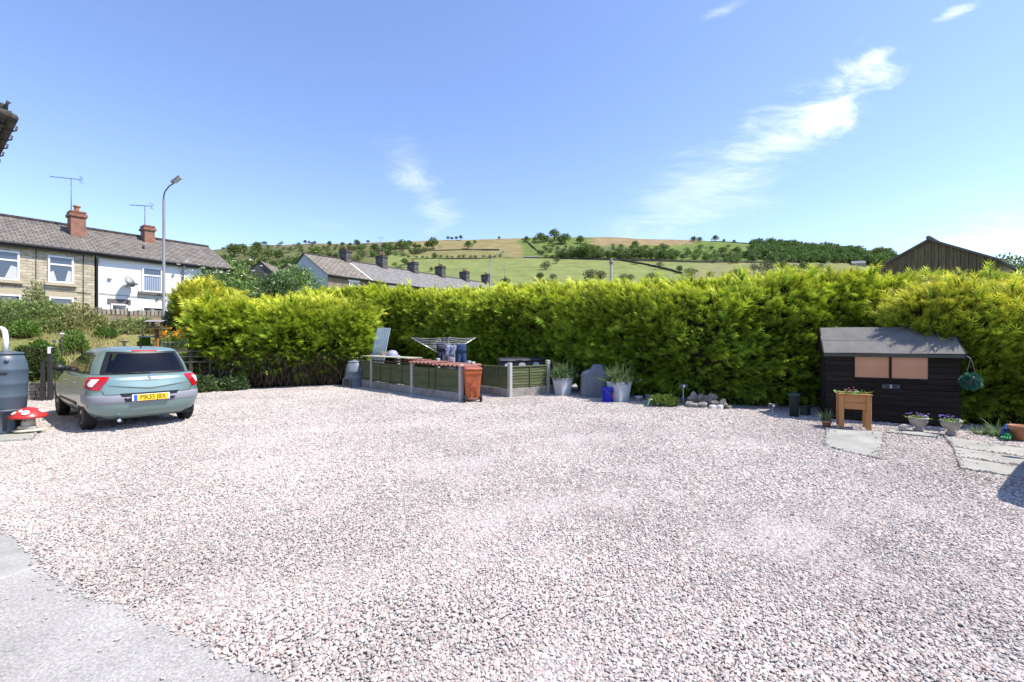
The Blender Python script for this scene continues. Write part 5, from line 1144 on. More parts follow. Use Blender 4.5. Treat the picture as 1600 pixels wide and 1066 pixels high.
for i, (px, zz, rz) in enumerate(((792, 14.2, 0.15), (814, 14.55, 0.1), (835, 14.9, 0.12))):
    wheelie('wheelie_bin', ['black wheelie bin nearest the washing line behind the green fence', 'middle black wheelie bin behind the green fence', 'black wheelie bin nearest the leafy white planter behind the fence'][i], ((px - CX) / F * zz, zz, 0.005), rz, black_b, black_b, 'black wheelie bins behind the fence', white_st, 1.06)
wheelie('wheelie_bin', 'dark wheelie bin hidden in the hedge shade beside the tall planter', ((860 - CX) / F * 15.2, 15.2, 0.0), 0.1, black_b, black_b, None, None, 1.08)

# ------------------------------------------------------------------ compost bin
slate_pl = mat('grey_blue_plastic', (0.155, 0.18, 0.215), 0.5, var=0.15, scale=4)
cbx, cby = G(549, 605.5); t = thing('compost_bin', 'grey conical compost bin at the foot of the left hedge', 'compost bin', (cbx, cby + 0.3, 0.0), 0.3)
b = MB(); b.smooth = True; b.lathe([(0.345, 0.0), (0.34, 0.03), (0.325, 0.28), (0.333, 0.29), (0.33, 0.31), (0.30, 0.52), (0.31, 0.53), (0.305, 0.55), (0.265, 0.78), (0.23, 0.82), (0.22, 0.84)], 28, power=2.5); b.build('body', slate_pl, t)
b = MB(); b.smooth = True; b.lathe([(0.235, 0.838), (0.24, 0.87), (0.20, 0.90), (0.06, 0.92), (0.05, 0.945), (0.0, 0.95)], 24); b.build('lid', slate_pl, t)
b = MB(); b.prism([(-0.18, 0.02), (0.16, 0.02), (0.16, 0.27), (0.08, 0.35), (-0.10, 0.35), (-0.18, 0.27)], -0.385, -0.30); o = b.build('hatch', slate_pl, t); o.rotation_euler = (0, 0, R(-38))
b = MB(); b.prism([(-0.14, 0.06), (0.12, 0.06), (0.12, 0.25), (0.07, 0.30), (-0.08, 0.30), (-0.14, 0.25)], -0.395, -0.386); o = b.build('hatch_panel', black_b, t); o.rotation_euler = (0, 0, R(-38))

# ------------------------------------------------------------------ rotary clothes airer and washing
acx, acz = (694 - CX) / F * 15.6, 15.6
air = thing('rotary_airer', 'rotary washing line with open metal arms behind the log store', 'clothes airer', (acx, acz, 0), R(17))
alu = mat('aluminium', (0.55, 0.56, 0.57), 0.35, metal=0.8)
b = MB(); b.smooth = True; b.tube([(0, 0, 0), (0, 0, 1.52)], 0.024, 10); b.build('mast', alu, air)
b = MB(); b.smooth = True; b.tube([(0, 0, 1.0), (0, 0, 1.12)], 0.04, 10); b.build('hub', black_b, air)
arm_t = []
for k in range(4):
    a_ = k * math.pi / 2; e_ = Vector((math.cos(a_) * 1.12, math.sin(a_) * 1.12, 1.72)); arm_t.append(e_)
    b = MB(); b.smooth = True; b.tube([(0, 0, 1.08), e_], 0.014, 8); b.tube([(0, 0, 1.42), (e_.x * 0.5, e_.y * 0.5, 1.40)], 0.008, 6); b.build('arm', alu, air)
cord = mat('line_cord', (0.50, 0.52, 0.52), 0.6)
for r_ in range(7):
    f = 0.42 + 0.57 * r_ / 6; pts = []
    for k in range(4):
        p0 = Vector((0, 0, 1.08)).lerp(arm_t[k], f); p1 = Vector((0, 0, 1.08)).lerp(arm_t[(k + 1) % 4], f)
        for q in range(4): u = q / 4; m_ = p0.lerp(p1, u); m_.z -= 0.03 * math.sin(u * math.pi); pts.append(m_)
    b = MB(); b.tube(pts + [pts[0]], 0.005, 4, caps=False); b.build('line', cord, air)
def cloth(name, label, cat, cx_, cy_, ztop, outline, m, rz, fold=0.03, seed=0, pegs=True):
    """a garment hung by its top edge: outline (x, drop) rows as left and right bounds"""
    t = thing(name, label, cat, (cx_, cy_, ztop), rz); b = MB(); b.smooth = True; P = []; na = 14; rr = random.Random(seed); p1, p2 = rr.uniform(0, 6), rr.uniform(0, 6)
    for (x0, x1, dz) in outline:
        for i in range(na + 1):
            x = x0 + (x1 - x0) * i / na; P.append((x, fold * (math.sin(x * 26 + p1) + 0.6 * math.sin(x * 47 + dz * 5 + p2)) * min(1, 0.25 + dz * 2), -dz + 0.012 * math.sin(x * 20 + p2)))
    b.add(P, [(j * (na + 1) + i, j * (na + 1) + i + 1, (j + 1) * (na + 1) + i + 1, (j + 1) * (na + 1) + i) for j in range(len(outline) - 1) for i in range(na)])
    o = b.build('fabric', m, t); o.modifiers.new('t', 'SOLIDIFY').thickness = 0.006
    if pegs:
        for x in (outline[0][0] + 0.03, outline[0][1] - 0.03): b = MB(); b.box(x - 0.008, x + 0.008, -0.016, 0.016, -0.05, 0.035); b.build('peg', mat('peg', (0.7, 0.72, 0.75), 0.5), t)
    return t
denim = mat('blue_denim', (0.045, 0.085, 0.21), 0.9, var=0.35, scale=9); navy = mat('navy_cloth', (0.025, 0.03, 0.06), 0.9, var=0.3, scale=10); greyc = mat('grey_cloth', (0.10, 0.10, 0.115), 0.9, var=0.3, scale=8); lil = mat('lilac_cloth', (0.38, 0.37, 0.47), 0.9, var=0.15)
blot = mat('blue_print', (0.04, 0.06, 0.17), 0.9, col2=(0.42, 0.45, 0.55), scale=11)
def wpt(px, zz): return ((px - CX) / F * zz, zz)
def trousers(name, label, px, zz, ztop, w, ln, m, rz, seed):
    t = thing(name, label, 'trousers', (*wpt(px, zz), ztop), rz); rr = random.Random(seed)
    for sg in (-1, 1):
        b = MB(); b.smooth = True; path = []; rad = []
        for k in range(7):
            u = k / 6; path.append((sg * (0.055 + (w - 0.05) * 0.9 * u), 0.02 * math.sin(u * 5 + seed), -0.16 - (ln - 0.16) * u)); rad.append(0.085 * (1 - 0.25 * u) * (1 + 0.08 * math.sin(u * 14 + seed)))
        b.tube(path, rad, 10); o = b.build('trouser_leg', m, t); o.scale = (1, 0.42, 1)
    b = MB(); b.smooth = True; b.lathe([(0.15, -0.30), (0.165, -0.18), (0.15, -0.05), (0.145, 0.0)], 18, sy=0.35); b.build('waistband', m, t)
    for x in (-0.12, 0.12): b = MB(); b.box(x - 0.008, x + 0.008, -0.016, 0.016, -0.04, 0.04); b.build('peg', mat('peg', (0.7, 0.72, 0.75), 0.5), t)
trousers('jeans', 'blue jeans pegged at the right end of the washing line', 721, 15.35, 1.50, 0.13, 0.88, denim, 0.15, 3)
trousers('trousers', 'black trousers hanging at the left of the washing', 689, 15.2, 1.56, 0.05, 0.90, navy, 0.6, 5)
cloth('trousers', 'dark grey leggings hanging between black trousers and patterned top', 'trousers', *wpt(696.5, 15.25), 1.53, [(-0.13, 0.13, 0.0), (-0.14, 0.12, 0.15), (-0.12, 0.10, 0.4), (-0.11, 0.07, 0.65), (-0.09, 0.05, 0.9)], greyc, 0.3, 0.03, 7)
cloth('patterned_top', 'navy and white patterned top on the washing line', 'top', *wpt(704, 15.1), 1.47, [(-0.16, 0.16, 0.0), (-0.17, 0.17, 0.12), (-0.14, 0.14, 0.28), (-0.14, 0.14, 0.40)], blot, 0.1, 0.02, 9)
cloth('lilac_shirt', 'pale lilac shirt hanging below the patterned top', 'shirt', *wpt(703.5, 15.3), 1.18, [(-0.19, 0.16, 0.0), (-0.19, 0.16, 0.2), (-0.20, 0.17, 0.4), (-0.20, 0.17, 0.52)], lil, 0.1, 0.015, 11, pegs=True)

# ------------------------------------------------------------------ planters by the long hedge
zinc = mat('pale_grey_planter', (0.50, 0.54, 0.58), 0.45, var=0.12, scale=5)
soil = mat('soil', (0.05, 0.037, 0.028), 1.0, var=0.3, scale=20)
bush_g = leaf_mat('soft_green', (0.06, 0.11, 0.035), (0.20, 0.28, 0.11), trans=0.3, rndv=0.3)
fresh = leaf_mat('fresh_green', (0.06, 0.13, 0.02), (0.22, 0.33, 0.06), trans=0.35, rndv=0.3)
def tuft(name, n, c, h, spread, m, parent, tpl=BLADE, r=rng, base=0.05):
    pos = np.stack([r.normal(0, base, n), r.normal(0, base, n), np.zeros(n)], 1) + np.array(c); d = np.stack([r.normal(0, spread, n), r.normal(0, spread, n), np.ones(n)], 1)
    o = scatter(name, tpl, pos, d, h * np.exp(r.normal(-0.1, 0.25, n)), m, parent, r=r); o['kind'] = 'stuff'; return o
def square_planter(label, px, py, w, h, rz):
    x, y = G(px, py); t = thing('square_planter', label, 'planter', (x, y + w * 0.4, 0.005), rz); k = w / 2
    b = MB(); P = []
    for z, q in ((0, 0.72), (0.02, 0.73), (h - 0.03, 1.0), (h - 0.03, 1.05), (h, 1.05), (h, 0.92), (h - 0.06, 0.90)): P += [(-k * q, -k * q, z), (k * q, -k * q, z), (k * q, k * q, z), (-k * q, k * q, z)]
    fs = [(3, 2, 1, 0)]
    for r_ in range(6):
        for i in range(4): fs.append((r_ * 4 + i, r_ * 4 + (i + 1) % 4, r_ * 4 + 4 + (i + 1) % 4, r_ * 4 + 4 + i))
    b.add(P, fs); b.build('pot', zinc, t); b = MB(); b.box(-k * 0.9, k * 0.9, -k * 0.9, k * 0.9, h - 0.10, h - 0.05); b.build('soil', soil, t)
    tuft('feathery_plant', 420, (0, 0, h - 0.06), 0.42, 0.55, bush_g, t, base=0.10); tuft('leaf_sprays', 240, (0, 0, h), 0.16, 0.8, bush_g, t, NEEDLE, base=0.22)
square_planter('tall tapered grey planter with feathery plant beside the bin fence', 880, 619.5, 0.42, 0.52, R(35))
square_planter('tall tapered grey planter with feathery plant beside the blue bucket', 970, 629.5, 0.45, 0.53, R(35))
# covered barbecue
x, y = G(931, 622); t = thing('covered_barbecue', 'barbecue under a grey fitted cover in the hedge shade', 'barbecue', (x, y + 0.3, 0), R(-8))
cov = mat('grey_cover', (0.17, 0.19, 0.215), 0.75, var=0.25, scale=4, bump=0.3, bscale=9, stretch=(3, 3, 0.6))
b = MB(); b.smooth = True; P = []; nn = 40
for z, w, d, pw in ((0.02, 0.385, 0.28, 4), (0.35, 0.375, 0.27, 4), (0.66, 0.365, 0.26, 4), (0.72, 0.33, 0.25, 3.5), (0.80, 0.22, 0.22, 3), (0.90, 0.16, 0.19, 3), (0.94, 0.10, 0.12, 3)):
    for k in range(nn):
        a_ = 2 * math.pi * k / nn; ca, sa = math.cos(a_), math.sin(a_); q = (abs(ca) ** pw + abs(sa) ** pw) ** (-1 / pw); f = 1 + 0.03 * math.sin(k * 2.1) * (1 - z)
        P.append((w * ca * q * f + (0.10 if z > 0.75 else 0), d * sa * q * f, z))
fs = [(r_ * nn + k, r_ * nn + (k + 1) % nn, r_ * nn + nn + (k + 1) % nn, r_ * nn + nn + k) for r_ in range(6) for k in range(nn)] + [tuple(range(6 * nn, 7 * nn))]
b.add(P, fs); b.build('cover', cov, t)
for sx_ in (-0.3, 0.3): b = MB(); b.smooth = True; b.tube([(sx_, 0.1, 0.0), (sx_, 0.1, 0.3)], 0.02, 8); b.build('leg', black_b, t)
# blue bucket
x, y = G(951, 629.5); t = thing('bucket', 'bright blue plastic tub with orange label', 'bucket', (x, y + 0.12, 0.005), 0.5); blu = mat('blue_plastic', (0.010, 0.022, 0.42), 0.35)
b = MB(); b.smooth = True; b.lathe([(0.125, 0.0), (0.135, 0.02), (0.142, 0.33), (0.152, 0.335), (0.152, 0.37), (0.13, 0.385), (0.0, 0.385)], 24); b.build('body', blu, t)
b = MB(); b.smooth = True; P = [(0.1435 * math.cos(a), 0.1435 * math.sin(a), z) for z in (0.11, 0.25) for a in np.linspace(R(-75), R(-25), 8)]; b.add(P, [(i, i + 1, 9 + i, 8 + i) for i in range(7)]); b.build('label_sticker', mat('orange_print', (0.6, 0.14, 0.03), 0.5), t)
b = MB(); b.smooth = True; b.tube([(0.155 * math.cos(a), 0.155 * math.sin(a), 0.34 - 0.10 * math.sin((a - R(180)) )**2) for a in np.linspace(R(180), R(360), 12)], 0.005, 5); b.build('handle', galv, t)
# small pots and oddments in the shade
for i, (px, py, r_, h_) in enumerate(((998, 628, 0.10, 0.15), (1013, 624, 0.09, 0.12))):
    x, y = G(px, py); t = thing('flower_pot', ['small grey pot in hedge shade left of the green trimmer', 'second small grey pot in hedge shade behind the green trimmer'][i], 'pot', (x, y, 0)); b = MB(); b.smooth = True; b.lathe([(r_ * 0.7, 0), (r_ * 0.95, h_ * 0.8), (r_ * 1.05, h_ * 0.82), (r_ * 1.05, h_), (r_ * 0.9, h_), (r_ * 0.85, h_ * 0.8)], 18); b.build('pot', zinc, t); b = MB(); b.lathe([(r_ * 0.85, h_ * 0.78), (r_ * 0.84, h_ * 0.82)], 14); b.build('soil', soil, t)
x, y = G(1014, 636); t = thing('garden_shears', 'green handled garden tool lying on the gravel edge', 'garden tool', (x, y, 0.02), 0.3); gp = mat('green_plastic', (0.02, 0.22, 0.07), 0.4)
b = MB(); b.smooth = True; b.tube([(-0.12, 0, 0.02), (-0.02, 0.02, 0.09), (0.10, 0, 0.10), (0.18, -0.02, 0.03)], [0.02, 0.035, 0.03, 0.02], 8); b.build('grip', gp, t)
b = MB(); b.smooth = True; b.tube([(-0.06, -0.03, 0.03), (0.0, -0.04, 0.16), (0.05, -0.04, 0.18), (0.09, -0.02, 0.10)], 0.010, 6); b.build('loop_handle', upvc, t); b = MB(); b.smooth = True; b.blob((0.22, -0.04, 0.05), (0.04, 0.03, 0.03), 3, 1, 0.1); b.build('cap', upvc, t)
x, y = G(1043, 638); t = thing('low_plant', 'low bright green leafy plant at the gravel edge', 'plant', (x, y + 0.25, 0.0))
n_ = 1100; q = rng.normal(0, 1, (n_, 3)); q /= np.linalg.norm(q, axis=1, keepdims=True); q *= rng.random((n_, 1)) ** 0.35; pos = q * np.array([0.36, 0.24, 0.15]) + np.array([0, 0, 0.13]); scatter('foliage', LEAF, pos, q + np.array([0, 0, 0.6]), rng.uniform(0.04, 0.085, n_), fresh, t)['kind'] = 'stuff'
b = MB(); b.smooth = True
for k in range(5): b.tube([(0, 0, 0), (0.15 * math.cos(k * 1.3), 0.12 * math.sin(k * 1.3), 0.14)], 0.006, 5)
b.build('stems', bark, t)
# rockery stones, each its own thing
rock_l = mat('rockery_stone', (0.30, 0.27, 0.235), 0.9, var=0.4, scale=7, bump=0.6, bscale=24, rnd=0.3)
white_r = mat('white_block', (0.66, 0.66, 0.64), 0.85, var=0.15)
rocks = [(1083, 626, .13, .11, .15, 'upright grey rockery stone at the left of the pile'), (1096, 634, .16, .12, .09, 'flat broad stone at the front left of the rockery pile'), (1080, 633, .12, .11, .09, 'rounded brown stone left of the rockery pile'), (1094, 624, .11, .1, .10, 'small stone behind the upright rockery stone'),
         (1106, 627, .15, .12, .11, 'brown stone in the middle of the rockery pile'), (1119, 631, .14, .12, .10, 'angular stone right of centre in the rockery pile'), (1130, 631, .13, .11, .11, 'buff stone at the right end of the rockery pile'), (1113, 620, .12, .1, .09, 'topmost stone at the back of the rockery pile'), (1138, 641, .09, .07, .05, 'small flat pebble lying right of the rockery')]
for i, (px, py, a_, c_, d_, lb) in enumerate(rocks):
    Zr = 10.9 - 0.02 * i + (0.25 if py < 630 else 0); p_ = ((px - CX) / F * Zr, Zr); zc_ = max(0.02, at(px, py, Zr)[2]) if py < 632 else d_ * 0.6
    b = MB(); b.smooth = False; b.blob((0, 0, 0), (a_, c_, d_), 60 + i, 2, 0.3); o = b.build('rock', rock_l); o.location = (p_[0], p_[1], zc_ if py >= 632 else d_ * 0.8 + 0.08 * (632 - py) / 6); o.rotation_euler = (0, 0, i * 1.3); tag(o, lb, 'stone', 'rockery stones')
for i, px in enumerate((1113.5, 1125)):
    x, y = G(px, 639.5); b = MB(); b.box(-0.07, 0.07, -0.06, 0.06, 0, 0.10, bev=0.018); o = b.build('stone_block', white_r); o.location = (x, y, 0.0); o.rotation_euler = (0.02, 0, 0.2 + 0.3 * i); tag(o, ['left white block in front of the rockery', 'right white block in front of the rockery'][i], 'stone', 'white blocks')
x, y = G(1062, 630); b = MB(); b.blob((0, 0, 0.05), (0.30, 0.16, 0.09), 77, 2, 0.25); o = b.build('rock', mat('bluestone', (0.16, 0.17, 0.19), 0.9, var=0.3)); o.location = (x, y + 0.15, 0); tag(o, 'large blue grey stone behind the low green plant', 'stone', 'rockery stones')
# solar lights on stakes
def solar_sign(label, px, pyt, pyb, zz, w=0.20, h=0.085):
    x = (px - CX) / F * zz; z = at(px, (pyt + pyb) / 2, zz)[2]; t = thing('solar_light', label, 'solar light', (x, zz, 0), 0.0)
    b = MB(); b.smooth = True; b.tube([(0, 0, -0.05), (0, 0, z)], 0.010, 6); b.build('stake', mat('pale_stake', (0.5, 0.5, 0.47), 0.5), t); b = MB(); b.box(-w / 2, w / 2, -0.03, -0.008, z - h / 2, z + h / 2, bev=0.006); b.build('panel', mat('brown_panel', (0.085, 0.07, 0.065), 0.4), t)
    b = MB(); b.smooth = True; b.lathe([(0.022, z - 0.03), (0.026, z), (0.022, z + 0.03)], 10, (0, -0.045)); b.build('lens', upvc, t)
solar_sign('small solar light on a stake above the rockery', 1067.5, 600, 606, 11.2); solar_sign('small solar light on a stake at the gravel edge left of the shed', 1207, 630, 637, 9.85)
# dark drainpipe bin and pot beside the shed
x, y = G(1241, 652); t = thing('dark_pot', 'tall dark green cylinder pot in the shade left of the shed', 'pot', (x, y, 0)); dgp = mat('dark_green_plastic', (0.03, 0.05, 0.045), 0.5)
b = MB(); b.smooth = True; b.lathe([(0.085, 0), (0.095, 0.45), (0.115, 0.452), (0.115, 0.50), (0.10, 0.50), (0.095, 0.46)], 20); b.build('pot', dgp, t); b = MB(); b.lathe([(0.094, 0.44), (0.093, 0.462)], 16); b.build('soil', soil, t)
x, y = G(1258, 650); t = thing('dark_pot', 'short dark square pot in the shade left of the shed', 'pot', (x, y, 0), 0.4); b = MB(); b.box(-0.075, 0.075, -0.075, 0.075, 0, 0.19, bev=0.012); b.build('pot', dgp, t); b = MB(); b.box(-0.085, 0.085, -0.085, 0.085, 0.191, 0.215, bev=0.006); b.build('rim', dgp, t)

# ------------------------------------------------------------------ the shed
SA = Vector((6.40, 9.28, 0)); SB = Vector((8.16, 8.28, 0)); SW = (SB - SA).length; SRZ = math.atan2(SB.y - SA.y, SB.x - SA.x); SD = 1.35
shed = thing('garden_shed', 'small black boarded garden shed with felt roof and two peach windows', 'shed', SA, SRZ)
shed_m = mat('black_shed_board', (0.016, 0.0125, 0.010), 0.85, col2=(0.036, 0.029, 0.023), scale=5, stretch=(0.5, 1, 8), bump=0.35, rnd=0.2, spec=0.15)
ze_, zr_ = 1.43, 1.86; z0 = 0.045; nbd = 13; bh = (ze_ - z0) / nbd
def wpx(px, py):   # a photo pixel on the front face, in shed coordinates
    u = (px - CX) / F; d = (SB - SA); tt = (u * SA.y - SA.x) / (d.x - u * d.y); y_ = SA.y + d.y * tt; return tt * SW, H + (CY - py) / F * y_
wl0, wz1 = wpx(1335.5, 552.5); wr0, wz0 = wpx(1389, 591); wl1, _ = wpx(1393, 553); wr1, _ = wpx(1450, 592)
b = MB(); b.box(0.02, SW - 0.02, 0.02, SD - 0.02, 0.06, ze_ - 0.02); b.poly([(0.02, 0.02, ze_ - 0.02), (0.02, SD - 0.02, ze_ - 0.02), (0.02, SD / 2, zr_ - 0.06)]); b.poly([(SW - 0.02, SD - 0.02, ze_ - 0.02), (SW - 0.02, 0.02, ze_ - 0.02), (SW - 0.02, SD / 2, zr_ - 0.06)]); b.build('carcass', shed_m, shed)
def brd(x0, x1, z, name='board'):
    b = MB(); b.add([(x0, 0.0, z + 0.004), (x1, 0.0, z + 0.004), (x1, 0.0, z + bh * 0.86), (x0, 0.0, z + bh * 0.86), (x0, 0.012, z + bh), (x1, 0.012, z + bh), (x0, 0.019, z), (x1, 0.019, z)], [(0, 1, 2, 3), (3, 2, 5, 4), (6, 7, 1, 0)]); b.build(name, shed_m, shed)
for k in range(nbd):
    z = z0 + k * bh
    if z + bh < wz0 + 0.01 or z > wz1: brd(0.0, SW, z)
    else:
        for a_, c_ in ((0.0, wl0), (wr0, wl1), (wr1, SW)): brd(a_, c_, z)
    for side in (0, 1):
        x = -0.0 if side == 0 else SW; sg = -1 if side == 0 else 1
        b = MB(); b.add([(x + sg * 0.004, 0.0, z + 0.004), (x + sg * 0.004, SD, z + 0.004), (x, SD, z + bh), (x, 0.0, z + bh)], [(0, 1, 2, 3)]); b.build('board', shed_m, shed)
peach = mat('peach_blind', (0.90, 0.56, 0.36), 0.8, col2=(0.86, 0.46, 0.27), scale=2.5, detail=4)
wgl = bpy.data.materials.new('shed_glass'); wgl.use_nodes = True; n, l = nt(wgl); n.remove(n['Principled BSDF']); g_, t_, mx, fr = n.new('ShaderNodeBsdfGlossy'), n.new('ShaderNodeBsdfTransparent'), n.new('ShaderNodeMixShader'), n.new('ShaderNodeFresnel')
g_.inputs['Roughness'].default_value = 0.06; fr.inputs[0].default_value = 1.5; l.new(fr.outputs[0], mx.inputs[0]); l.new(t_.outputs[0], mx.inputs[1]); l.new(g_.outputs[0], mx.inputs[2]); l.new(mx.outputs[0], n['Material Output'].inputs[0])
for a_, c_ in ((wl0, wr0), (wl1, wr1)):
    b = MB(); b.quad((a_, 0.012, wz0), (c_, 0.012, wz0), (c_, 0.012, wz1), (a_, 0.012, wz1)); w = b.build('window_blind', peach, shed)
    b = MB(); b.quad((a_, 0.0, wz0), (c_, 0.0, wz0), (c_, 0.0, wz1), (a_, 0.0, wz1)); b.build('pane', wgl, w)
    b = MB(); tt = 0.018
    for q in ((a_ - tt, c_ + tt, wz0 - tt * 1.5, wz0), (a_ - tt, c_ + tt, wz1, wz1 + tt), (a_ - tt, a_, wz0, wz1), (c_, c_ + tt, wz0, wz1)): b.box(q[0], q[1], -0.014, 0.004, q[2], q[3])
    b.build('window_frame', shed_m, w)
felt = mat('roof_felt', (0.20, 0.19, 0.175), 0.95, var=0.25, scale=4, bump=0.4, bscale=160, spec=0.1)
ov = 0.13; sl_ = (zr_ - ze_) / (SD / 2)
def rz_at(y): return zr_ - abs(y - SD / 2) * sl_
ysp = [-ov, 0.30, SD / 2]
for i in range(2):
    y0, y1 = ysp[i], ysp[i + 1]; dz = 0.006 * i; y0b = y0 - (0.05 if i else 0)
    b = MB(); P = []
    for y in (y0b, y1):
        for x in np.linspace(-0.06, SW + 0.05, 9): P.append((x, y, rz_at(y) + 0.022 + dz + 0.004 * math.sin(x * 5 + y * 9)))
    b.add(P, [(k, k + 1, 10 + k, 9 + k) for k in range(8)]); o = b.build('roof_felt', felt, shed); o.modifiers.new('t', 'SOLIDIFY').thickness = 0.014
b = MB(); b.add([(-0.06, SD / 2, zr_ + 0.02), (SW + 0.05, SD / 2, zr_ + 0.02), (SW + 0.05, SD + ov, rz_at(SD + ov) + 0.02), (-0.06, SD + ov, rz_at(SD + ov) + 0.02)], [(0, 1, 2, 3)]); b.build('roof_felt', felt, shed)
for x in (-0.065, SW + 0.033):
    b = MB(); yy = [-ov, SD / 2, SD + ov]; P = [(x, y, rz_at(y) + 0.03) for y in yy] + [(x, y, rz_at(y) - 0.07) for y in yy]; P += [(x + 0.022, q[1], q[2]) for q in P]; b.add(P, [(0, 1, 4, 3), (1, 2, 5, 4), (7, 6, 9, 10), (8, 7, 10, 11), (0, 3, 9, 6), (0, 6, 7, 1), (1, 7, 8, 2)]); b.build('barge_board', shed_m, shed)
b = MB(); b.box(-0.04, SW + 0.03, -ov + 0.005, -ov + 0.024, rz_at(-ov) - 0.055, rz_at(-ov) + 0.004); b.build('fascia', mat('fascia_green', (0.06, 0.065, 0.05), 0.8), shed)
for x in (0.02, SW / 2, SW - 0.02): b = MB(); b.box(x - 0.05, x + 0.05, 0.03, SD, 0.0, 0.055); b.build('bearer', dkwood, shed)
# house number plaque on the shed
xx, zz = wpx(1391.5, 604); pq = thing('number_plaque', 'black door number plaque reading 5 on the shed', 'sign', SA + Vector((math.cos(SRZ) * xx, math.sin(SRZ) * xx, zz)), SRZ)
b = MB(); b.box(-0.14, 0.14, -0.024, -0.006, -0.05, 0.05, bev=0.006); b.build('plate', mat('plaque_slate', (0.03, 0.035, 0.045), 0.4), pq)
text_mesh('numeral', '5', 0.085, upvc, pq, Matrix.Translation((0, -0.027, 0)) @ Matrix.Rotation(R(90), 4, 'X'), ext=0.002)
for x in (-0.11, 0.11): b = MB(); b.smooth = True; b.lathe([(0.009, -0.002), (0.007, 0.004), (0.0, 0.005)], 10); o = b.build('screw', chrome, pq); o.location = (x, -0.026, 0); o.rotation_euler = (R(90), 0, 0)
# raised timber planter
x0, y0 = G(1311, 671.5); x1, y1 = G(1362, 675.5)
pr = thing('timber_planter', 'tall orange timber planter with small flowers before the shed', 'planter', (x0, y0, 0.03), math.atan2(y1 - y0, x1 - x0)); PW = math.hypot(x1 - x0, y1 - y0); PD = 0.42; PH = 0.62
ply = mat('orange_timber', (0.50, 0.235, 0.085), 0.7, col2=(0.36, 0.15, 0.05), scale=3, stretch=(1, 1, 9), bump=0.2, rnd=0.1); plv = mat('orange_timber_upright', (0.52, 0.25, 0.09), 0.7, col2=(0.38, 0.17, 0.06), scale=3, stretch=(9, 9, 1), bump=0.2)
for a_, c_ in ((0, 0), (PW - 0.075, 0), (0, PD - 0.06), (PW - 0.075, PD - 0.06)): b = MB(); b.box(a_, a_ + 0.075, c_, c_ + 0.06, 0, PH - 0.02, bev=0.006); b.build('leg', plv, pr)
for k in range(2):
    z = PH - 0.02 - (k + 1) * 0.125
    for y_ in (0.012, PD - 0.034): b = MB(); b.box(0.077, PW - 0.077, y_, y_ + 0.022, z + 0.002, z + 0.123, bev=0.004); b.build('board', ply, pr)
    for x_ in (0.012, PW - 0.034): b = MB(); b.box(x_, x_ + 0.022, 0.062, PD - 0.062, z + 0.002, z + 0.123, bev=0.004); b.build('board', ply, pr)
b = MB(); b.box(-0.012, PW + 0.012, -0.012, 0.05, PH - 0.018, PH + 0.008, bev=0.004); b.box(-0.012, PW + 0.012, PD - 0.05, PD + 0.012, PH - 0.018, PH + 0.008, bev=0.004); b.build('rim', ply, pr)
b = MB(); b.box(0.04, PW - 0.04, 0.04, PD - 0.04, PH - 0.24, PH - 0.03); b.build('soil', soil, pr)
tuft('seedlings', 90, (PW * 0.5, PD * 0.4, PH - 0.03), 0.09, 0.8, fresh, pr, LEAF, base=0.09)
def flowers(name, n, c, spread, zr__, m, parent, size=0.02, r=rng):
    o_ = []
    pos = np.stack([r.normal(0, spread, n), r.normal(0, spread, n), r.uniform(*zr__, n)], 1) + np.array(c); 
    k = np.repeat(pos, 5, axis=0); a_ = np.tile(np.arange(5) * 2 * math.pi / 5, n); d = np.stack([np.cos(a_), np.sin(a_) * 0.8 - 0.3, np.full(5 * n, 0.35)], 1)
    o = scatter(name, leaf_template(0.8, 0.05), k, d, np.full(5 * n, size), m, parent, r=r); o['kind'] = 'stuff'; return o
pinkf = leaf_mat('pink_petals', (0.5, 0.12, 0.2), (0.6, 0.3, 0.36), trans=0.3); violet = leaf_mat('violet_petals', (0.12, 0.09, 0.36), (0.28, 0.22, 0.56), trans=0.3); whitef = leaf_mat('white_petals', (0.7, 0.7, 0.62), (0.8, 0.8, 0.8), trans=0.2); orangef = leaf_mat('orange_petals', (0.75, 0.28, 0.02), (0.85, 0.42, 0.03), trans=0.3)
flowers('pink_blooms', 9, (PW * 0.45, PD * 0.4, PH), 0.07, (0.02, 0.12), pinkf, pr, 0.02); flowers('white_blooms', 5, (PW * 0.55, PD * 0.4, PH), 0.08, (0.01, 0.08), whitef, pr, 0.018)
# terracotta pot
x, y = G(1296, 669.5); t = thing('terracotta_pot', 'small terracotta pot with spiky plant at the left foot of the shed', 'pot', (x, y + 0.08, 0.0)); b = MB(); b.smooth = True; b.lathe([(0.055, 0), (0.075, 0.10), (0.085, 0.102), (0.085, 0.135), (0.072, 0.135), (0.07, 0.11)], 20); b.build('pot', clay, t)
tuft('spiky_leaves', 60, (0, 0, 0.1), 0.20, 0.42, bush_g, t, base=0.025)
